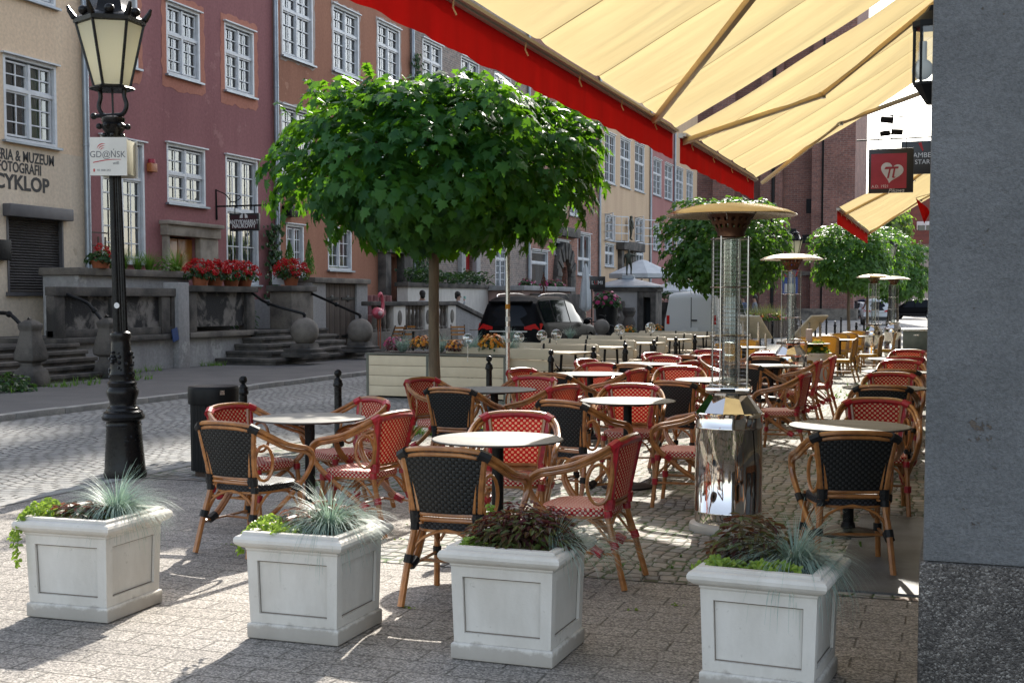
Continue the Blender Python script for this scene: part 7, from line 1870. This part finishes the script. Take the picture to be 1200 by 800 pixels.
urn('weathered stone urn left of the kiosk window', 718, 47, 1.05, .3); urn('weathered stone urn in front of the kiosk wall', 737, 48, 1.25, .28); urn('slim stone post behind the left urn', 726, 52, 1.5, .26)
p = D(705, 42); mb = MB(); mb.ball((0,0,Zd(383,42)), .26, 20, 14); mb.lathe([(.2,0),(.2,.25),(.12,.35),(.12,.5)], 12, caps=False); tag(mb.build('stone_ball', bpy.data.materials['granite_ball'], loc=(p.x,p.y,.0)), 'small stone ball beside the front of the black car', 'stone ball')
p = D(711, 46); bloom((p.x,p.y,Zd(358,46)), .5, 40, m_magenta, 'purple and magenta flower mound left of the kiosk', 380, m_hedge, sz=.11)
mb = MB(); mb.lathe([(.3,0),(.42,Zd(358,46))], 16); tag(mb.build('flower_tub', m_blackmetal, loc=(p.x,p.y,0)), 'dark tub under the magenta flower mound', 'tub')
# bicycle beside the tub
p = D(697, 44); bk = thing('bicycle', 'dark bicycle leaning beside the flower tub, behind the black car', 'bicycle', (p.x,p.y,.05), YAW+.3)
for x in (-.52,.52):
    mb = MB(); mb.tube([(x+.33*cos(2*pi*k/24),0,.34+.33*sin(2*pi*k/24)) for k in range(24)], .022, 6, closed=True)
    for k in range(8): mb.tube([(x,0,.34),(x+.32*cos(pi*k/4),0,.34+.32*sin(pi*k/4))], .004, 3)
    mb.build('wheel', m_tyre, bk)
mb = MB()
for a, c in (((-.52,0,.34),(-.1,0,.3)),((-.1,0,.3),(-.2,0,.85)),((-.52,0,.34),(-.18,0,.75)),((-.1,0,.3),(.36,0,.8)),((-.19,0,.78),(.36,0,.82)),((.36,0,.95),(.52,0,.34))): mb.tube([a,c], .018, 6)
mb.build('frame', m_blackmetal, bk)
mb = MB(); mb.tube(crom([(.25,-.28,1.02),(.34,-.15,1.0),(.36,0,.97),(.34,.15,1.0),(.25,.28,1.02)], 3), .014, 6); mb.build('handlebar', m_blackmetal, bk)
mb = MB(); mb.ball((-.21,0,.9), .12, 10, 6, (1.1,.6,.35)); mb.build('saddle', m_trim, bk)
# shop terrace of the red brick house
XS = -16.2
sh = thing('stone_terrace', 'pink washed terrace wall under the red brick shop front', 'terrace', group=GPm)
y0, y1 = AX(612,345,XS).y, AX(668,345,XS).y
mb = MB(); mb.box(XF+.05,y0,0,XS,y1,AX(640,341,XS).z); mb.build('wall', stucco('pink_wash', (.40,.27,.235), (.34,.23,.2)), sh)
mb = MB(); mb.box(XF+.05,y0-.2,AX(640,341,XS).z+.002,XS+.15,y1+.3,AX(640,335.5,XS).z); mb.build('coping', s_grey, sh, bevel=.03)
mb = MB(); mb.box(XS+.02,AX(637,345,XS+.6).y,0,XS+.6,y1+.5,AX(650,344,XS+.6).z); mb.build('front_pier', m_sand, sh, bevel=.03)
zf = AX(640,335.5,XS).z
for u, w in ((626,'left end'),(650,'middle'),(660,'right end')):
    bloom((XS-.3, AX(u,335,XS).y, zf-.1), .42, 26, m_magenta, 'pink geraniums on the red brick shop ledge, '+w, 260, m_hedge, group='pink flowers on the shop ledge', sz=.08)
conifer('rust brown dried conifer in front of the pink terrace wall', (XS+.9, AX(637,350,XS+.9).y, .1), .45, AX(637,324,XS+.9).z, M('dead_needles', (.13,.045,.025), .9), 420)
wr_ = thing('rear_wall', 'dark stone garden wall with hedge, between the kiosk and the van', 'wall'); a, c = D(772, 60), D(830, 58)
mb = MB(); mb.bar((a.x,a.y,.0+.75),(c.x,c.y,.75),.4,1.5,); mb.build('wall', m_sand, wr_, bevel=.03)
hedge('dark hedge on the stone wall between the kiosk and the van', (a.x,a.y,1.5), (c.x,c.y,1.5), .55, .7, 600, L=.16)
# café chairs in front of the balustrade
def fold_chair(label, loc, rz):
    t = thing('folding_chair', label, 'chair', loc, rz, 'wooden folding chairs by the balustrade')
    for s in (-1, 1):
        mb = MB(); mb.bar((s*.18,.2,0),(s*.18,-.2,.86),.03); mb.bar((s*.15,-.2,0),(s*.15,.18,.45),.03); mb.build('leg', m_oldwood, t)
    mb = MB()
    for k in range(5): mb.box(-.2,-.16+k*.08,.44,.2,-.1+k*.08,.46)
    mb.build('seat', m_oak, t); mb = MB()
    for z in (.6,.7,.8): mb.bar((-.19,-.1-(z-.6)*.46,z),(.19,-.1-(z-.6)*.46,z),.015,.05)
    mb.build('backrest', m_oak, t)
def small_table(label, loc):
    t = thing('small_table', label, 'table', loc, 0, 'small tables by the balustrade')
    mb = MB(); mb.lathe([(0,.72),(.36,.72),(.36,.745),(0,.745)], 24, caps=False); mb.build('tabletop', m_sandpale, t); mb = MB(); mb.tube([(0,0,0),(0,0,.72)], .03, 8); mb.lathe([(.22,0),(.2,.03),(.04,.06)], 14, caps=False); mb.build('leg', m_blackmetal, t)
for u, d, w in ((484,33,'left of the slim maple trunk'),(566,34,'beside the black car rear')): p = D(u,d); small_table('small round table in front of the balustrade, '+w, (p.x,p.y,.06))
for u, d, rz, w in ((463,33.5,1.2,'leftmost, near the flamingo'),(477,34.5,2.8,'at the table left of the maple trunk'),(517,34,-1.5,'just right of the slim maple trunk'),(537,34.5,.3,'nearest the black car')): p = D(u,d); fold_chair('wooden folding chair before the balustrade, '+w, (p.x,p.y,.06), rz)
# pink armchair and flamingo
p = AX(447,352,-17.); ac = thing('armchair', 'tufted pink armchair showing over the balustrade', 'armchair', (-17.2, AX(442,345,-17.2).y, zb_+.02), -.3)
mb = MB(); mb.box(-.3,-.4,.1,.3,1.0,.45); mb.build('seat', M('pink_velvet', (.30,.13,.12), .8, col2=(.22,.09,.09), sc=6), ac, bevel=.06)
mb = MB()
for k in range(5): mb.tube(crom([(-.3,-.35+k*.3,.4),(-.34,-.35+k*.3,.8),(-.33,-.35+k*.3,1.06)], 3), .14, 8)
mb.build('backrest', bpy.data.materials['pink_velvet'], ac)
fq = AX(443,378,-15.6); fm_ = M('flamingo_pink', (.62,.10,.14), .4); fz = thing('flamingo_ornament', 'pink plastic flamingo standing before the balustrade', 'ornament', (-15.6, fq.y, zb_*.0+.06))
hz = AX(443,369,-15.6).z-.06
mb = MB(); mb.tube(crom([(0,-.28,hz+.02),(0,-.1,hz+.06),(0,.12,hz+.04),(0,.27,hz+.12),(0,.33,hz+.3),(0,.29,hz+.5),(0,.2,hz+.6),(0,.1,hz+.58),(0,.07,hz+.5)], 4), [.03,.07,.1,.14,.16,.17,.17,.16,.15,.13,.11,.09,.07,.06,.055,.05,.05,.045,.045,.045,.045,.045,.045,.045,.05,.055,.055,.05,.045,.04,.03,.025,.02], 10)
mb.build('body', fm_, fz); mb = MB(); mb.tube([(0,.0,hz),(0,.02,0)], .018, 6); mb.tube([(.05,.05,hz),(.05,.03,0)], .018, 6); mb.build('leg', m_terra, fz)
mb = MB(); mb.ball((.12,-.08,hz+.05), .13, 12, 8, (.35,1.2,.6)); mb.build('wing', M('pale_pink', (.6,.35,.36), .5), fz)
# --- people
m_skin = M('skin', (.45,.26,.18), .6)
m_hair = M('dark_hair', (.02,.015,.012), .6)
def person(label, loc, rz, top, low, seated=False, group=None, arm_up=False):
    t = thing('person', label, 'person', loc, rz, group)
    J = [list(p) for p in JS]
    if seated:
        dz = .5
        for k in range(len(J)): J[k][2] -= dz
        for k, s in ((6,1),(10,-1)): J[k] = [s*.1,.05,.48]; J[k+1] = [s*.12,.45,.5]; J[k+2] = [s*.12,.48,.1]; J[k+3] = [s*.12,.6,.04]
        J[16] = [.22,.2,.72]; J[17] = [.16,.3,.72]; J[20] = [-.22,.2,.72]; J[21] = [-.16,.3,.72]
        if arm_up: J[16] = [.2,.22,.95]; J[17] = [.06,.2,1.08]
    zs = 1.0-(.5 if seated else 0)
    def sp(c):
        if c.z > zs+.5: return 2
        if (abs(c.x) > .2 and c.z < zs+.05 and not seated): return 2
        return 0 if c.z > zs-.02 else 1
    skin_body('body', [tuple(p) for p in J], ES, RS, [top, low, m_skin], t, split=sp)
    hz = J[5][2]
    mb = MB(); mb.ball((0,-.02,hz-.02), .108, 14, 9, (1,1.05,1.05)); mb.ball((0,-.07,hz-.1), .085, 10, 7, (1,.7,1.2)); mb.build('hair', m_hair, t)
    mb = MB(); mb.ball((0,.1,hz-.12), .018, 6, 5, (1,1.2,1.4)); mb.build('nose', m_skin, t)
    mb = MB()
    for s in (-1, 1): mb.ball((s*.035,.088,hz-.08), .011, 6, 5)
    mb.build('eyes', m_dark, t)
    return t
m_shw = M('white_shirt', (.5,.5,.5), .8); m_shb = M('blue_shirt', (.1,.16,.3), .8); m_jean = M('dark_jeans', (.03,.04,.07), .85); m_shg = M('grey_shirt', (.25,.27,.3), .8)
zs_ = zb_+.02
p = AX(495,345,-17.0); person('dark haired person sitting behind the balustrade, beside the slim maple trunk', (-17.0, p.y, max(.1,p.z+.06-1.26)), -pi/2+2.2, m_shw, m_jean, True)
p = AX(537,346,-17.0); pn = person('person with dark hair holding a pale green cup up, sitting behind the balustrade end', (-17.0, p.y, max(.1,p.z+.06-1.26)), -pi/2+.5, m_shw, m_jean, True, arm_up=True)
mb = MB(); mb.lathe([(0,0),(.04,0),(.045,.12),(0,.12)], 14, caps=False); cupo = mb.build('cup', M('mint_cup', (.35,.6,.52), .5)); cupo.location = pn.matrix_basis @ Vector((.05,.23,1.05)); tag(cupo, 'pale green cup held up by the person behind the balustrade end', 'cup')
p = D(870, 58); person('person in blue on the far plaza, behind the left end of the wild flowers', (p.x,p.y,-.01), 2.5, m_shb, m_jean, group=None)
p = D(884, 60); person('person in grey on the far plaza, beside the person in blue', (p.x,p.y,-.01), 2.0, m_shg, m_shb, group=None)
# --- terrace end: wild flower bed, boards, post, cabinet, traffic signs, lamps
a, c = D(868, 53), D(926, 55); wf = thing('slatted_planter', 'dark slatted planter with wild grasses and flowers on the far plaza', 'planter')
ax_ = (c-a); Lw = ax_.length; ax_.normalize(); rzw = atan2(ax_.y, ax_.x)
mb = MB(); m = Matrix.Translation(a) @ Matrix.Rotation(rzw, 4, 'Z'); k = 0
while k*.16 < Lw: mb.box(k*.16,-.02,0,k*.16+.13,.03,.72, m); k += 1
mb.box(0,.032,.02,Lw,1.2,.68, m); mb.build('slats', m_oldwood, wf)
mb = MB(); mb.box(.05,.1,.681,Lw-.05,1.15,.70, m); mb.build('soil', m_soil, wf)
mb = MB()
for k in range(260): q = m @ Vector((U(.1,Lw-.1),U(.15,1.1),0)); blades(mb, 6, (q.x,q.y), U(.35,.75)*(1.25 if R() > .5 else .8), .5, .012, z0=.7)
tag(mb.build('wild_grasses', m_drygrass), 'wild grasses growing in the dark slatted planter', 'wild grass', kind='stuff')
for k in range(7):
    q = m @ Vector((Lw*(k+.5)/7,.2,.72)); bloom(q, .28, 16, m_orange if k % 2 else m_magenta, 'small flower clump in the slatted planter, %s of seven from the left' % ['first','second','third','fourth','fifth','sixth','last'][k], 80, m_grass, group='flower clumps in the slatted planter', sz=.07)
m_board = M('board_paper', (.55,.50,.38), .6, col2=(.45,.4,.3), sc=6)
for u, d, tilt, lb in ((884,30,.75,'cream tilted notice board on two legs, left of the second heater'),(947,29,-.8,'pale tilted notice board on legs, right of the second heater')):
    p = D(u, d); t = thing('notice_board', lb, 'notice board', (p.x,p.y,0), YAW+(.9 if tilt > 0 else -.9), 'tilted notice boards')
    mb = MB(); mm = Matrix.Translation((0,0,.95)) @ Matrix.Rotation(tilt*.9, 4, 'X' if False else 'Y'); mb.box(-.42,-.3,-.02,.42,.3,.02,mm); mb.build('board', m_board, t, bevel=.006)
    mb = MB(); mm2 = mm @ Matrix.Translation((0,0,.022)); mb.box(-.36,-.25,0,.36,.25,.004,mm2); mb.build('sheet', m_plate, t)
    for x, y in ((-.18,-.2),(-.18,.2),(.18,-.2),(.18,.2)): mb = MB(); mb.box(x-.02,y-.02,0,x+.02,y+.02,.95-.0-x*tilt*.9); mb.build('leg', m_alu, t)
p = D(948, 25.5); mb = MB(); mb.box(-.06,-.06,0,.06,.06,1.0); tag(mb.build('wooden_post', M('pale_wood', (.45,.33,.27), .7), loc=(p.x,p.y,0), bevel=.01), 'square pale wooden post beside the yellow flower pot', 'post')
p = D(958, 25.0); yf = thing('flower_tub', 'white tub of yellow flowers beside the wooden post', 'flower tub', (p.x,p.y,0))
mb = MB(); mb.lathe([(.2,0),(.26,.5),(.28,.5),(.28,.55),(.24,.55),(.22,.5),(0,.5)], 18); mb.build('tub', m_plate, yf)
m_yel = leafmat('yellow_petal', (.65,.42,.02), (.7,.5,.03), (.7,.5,.02), .2)
bloom((p.x,p.y,.52), .26, 30, m_yel, 'yellow flowers with green leaves in the white tub', 220, m_grass, sz=.06)
p = D(1074, 40); cb_ = thing('metal_cabinet', 'low grey metal cabinet at the far end beside the grey pier', 'cabinet', (p.x,p.y,0))
mb = MB(); mb.box(-.4,-.3,.04,.45,.3,.62); mb.build('body', M('cabinet_grey', (.16,.165,.13), .5, .3, col2=(.11,.12,.09), sc=3), cb_, bevel=.01)
mb = MB(); mb.box(-.45,-.36,.622,.5,.36,.70); mb.build('lid', m_alu, cb_, bevel=.01); mb = MB(); mb.box(-.42,-.32,0,.47,.32,.038); mb.build('foot', m_terra, cb_); mb = MB(); mb.box(-.08,-.315,.48,.08,-.301,.52); mb.build('handle', m_alu, cb_)
p = D(925, 47); ts = thing('traffic_sign', 'no parking sign and blue sign on one grey pole, beyond the second heater', 'traffic sign', (p.x,p.y,0), YAW)
m_blue = M('sign_blue', (.02,.10,.42), .4)
mb = MB(); mb.tube([(0,.03,0),(0,.03,3.0)], .03, 8); mb.build('pole', m_alu, ts)
fz_ = lambda z, y=-.005: frame((1,0,0),(0,-1,0),(0,y,z))
zq = Zd(317,47); mb = MB(); mb.lathe([(0,0),(.3,0),(.3,.012),(0,.012)], 32, caps=False, m=fz_(zq)); mb.build('disc', m_inkr, ts)
mb = MB(); mb.lathe([(0,0),(.235,0),(.235,.004),(0,.004)], 32, caps=False, m=fz_(zq,-.019)); mb.build('disc_face', m_blue, ts)
mb = MB(); mb.bar((-.17,-.026,zq+.17),(.17,-.026,zq-.17),.004,.07,up=(1,0,1)); mb.build('bar', m_inkr, ts)
zq2 = Zd(335,47); mb = MB(); mb.box(-.28,-.02,zq2-.32,.28,-.005,zq2+.32); mb.build('plate', m_blue, ts)
mb = MB(); mb.box(-.2,-.026,zq2-.25,.2,-.022,zq2+.08); mb.build('plate_face', m_inkw, ts)
for u, d, lb in ((931,52,'street lamp head showing above the second heater disc'),(1042,58,'dark street lamp post right of the third heater tube')):
    p = D(u, d); dup(lp, (p.x,p.y,-.01), .4, lb, 'far street lamps', 1.0)

# ================================================================== LIGHT, SKY, CAMERA
SUN_EL, SUN_AZ = 33., -8.5       # azimuth measured from +Y towards +X
w = bpy.data.worlds.new('World'); S.world = w; w.use_nodes = True
nt = w.node_tree; bg = nt.nodes['Background']
sky = nt.nodes.new('ShaderNodeTexSky'); sky.sky_type = 'NISHITA'; sky.sun_disc = False
sky.sun_elevation = radians(SUN_EL); sky.sun_rotation = radians(SUN_AZ); sky.air_density = 1.1; sky.dust_density = 1.6; sky.ozone_density = 1.
hs_ = nt.nodes.new('ShaderNodeHueSaturation'); hs_.inputs['Saturation'].default_value = .62; nt.links.new(sky.outputs[0], hs_.inputs['Color'])
nt.links.new(hs_.outputs[0], bg.inputs[0]); bg.inputs[1].default_value = .125
sl = bpy.data.lights.new('sun', 'SUN'); sl.energy = 3.4; sl.angle = radians(.55); sl.color = (1,.94,.84)
so = bpy.data.objects.new('sun', sl); COL.objects.link(so)
dirv = Vector((sin(radians(SUN_AZ))*cos(radians(SUN_EL)), cos(radians(SUN_AZ))*cos(radians(SUN_EL)), sin(radians(SUN_EL))))
so.rotation_euler = dirv.to_track_quat('Z', 'Y').to_euler(); so.location = (0, 20, 60)
cd = bpy.data.cameras.new('camera'); co = bpy.data.objects.new('camera', cd); COL.objects.link(co); S.camera = co
cd.sensor_width = 36.; cd.lens = 45.; cd.shift_y = 40/1200.; cd.clip_start = .05; cd.clip_end = 4000
co.location = CAM; co.rotation_euler = (pi/2-PIT, 0, YAW)
S.view_settings.view_transform = 'Standard'; S.view_settings.look = 'None'; S.view_settings.gamma = 1; S.view_settings.exposure = 1.6; S.view_settings.use_curve_mapping = False
S.cycles.use_denoising = True; S.cycles.max_bounces = 8; S.cycles.transparent_max_bounces = 16; S.cycles.diffuse_bounces = 4; S.cycles.caustics_reflective = False; S.cycles.caustics_refractive = False
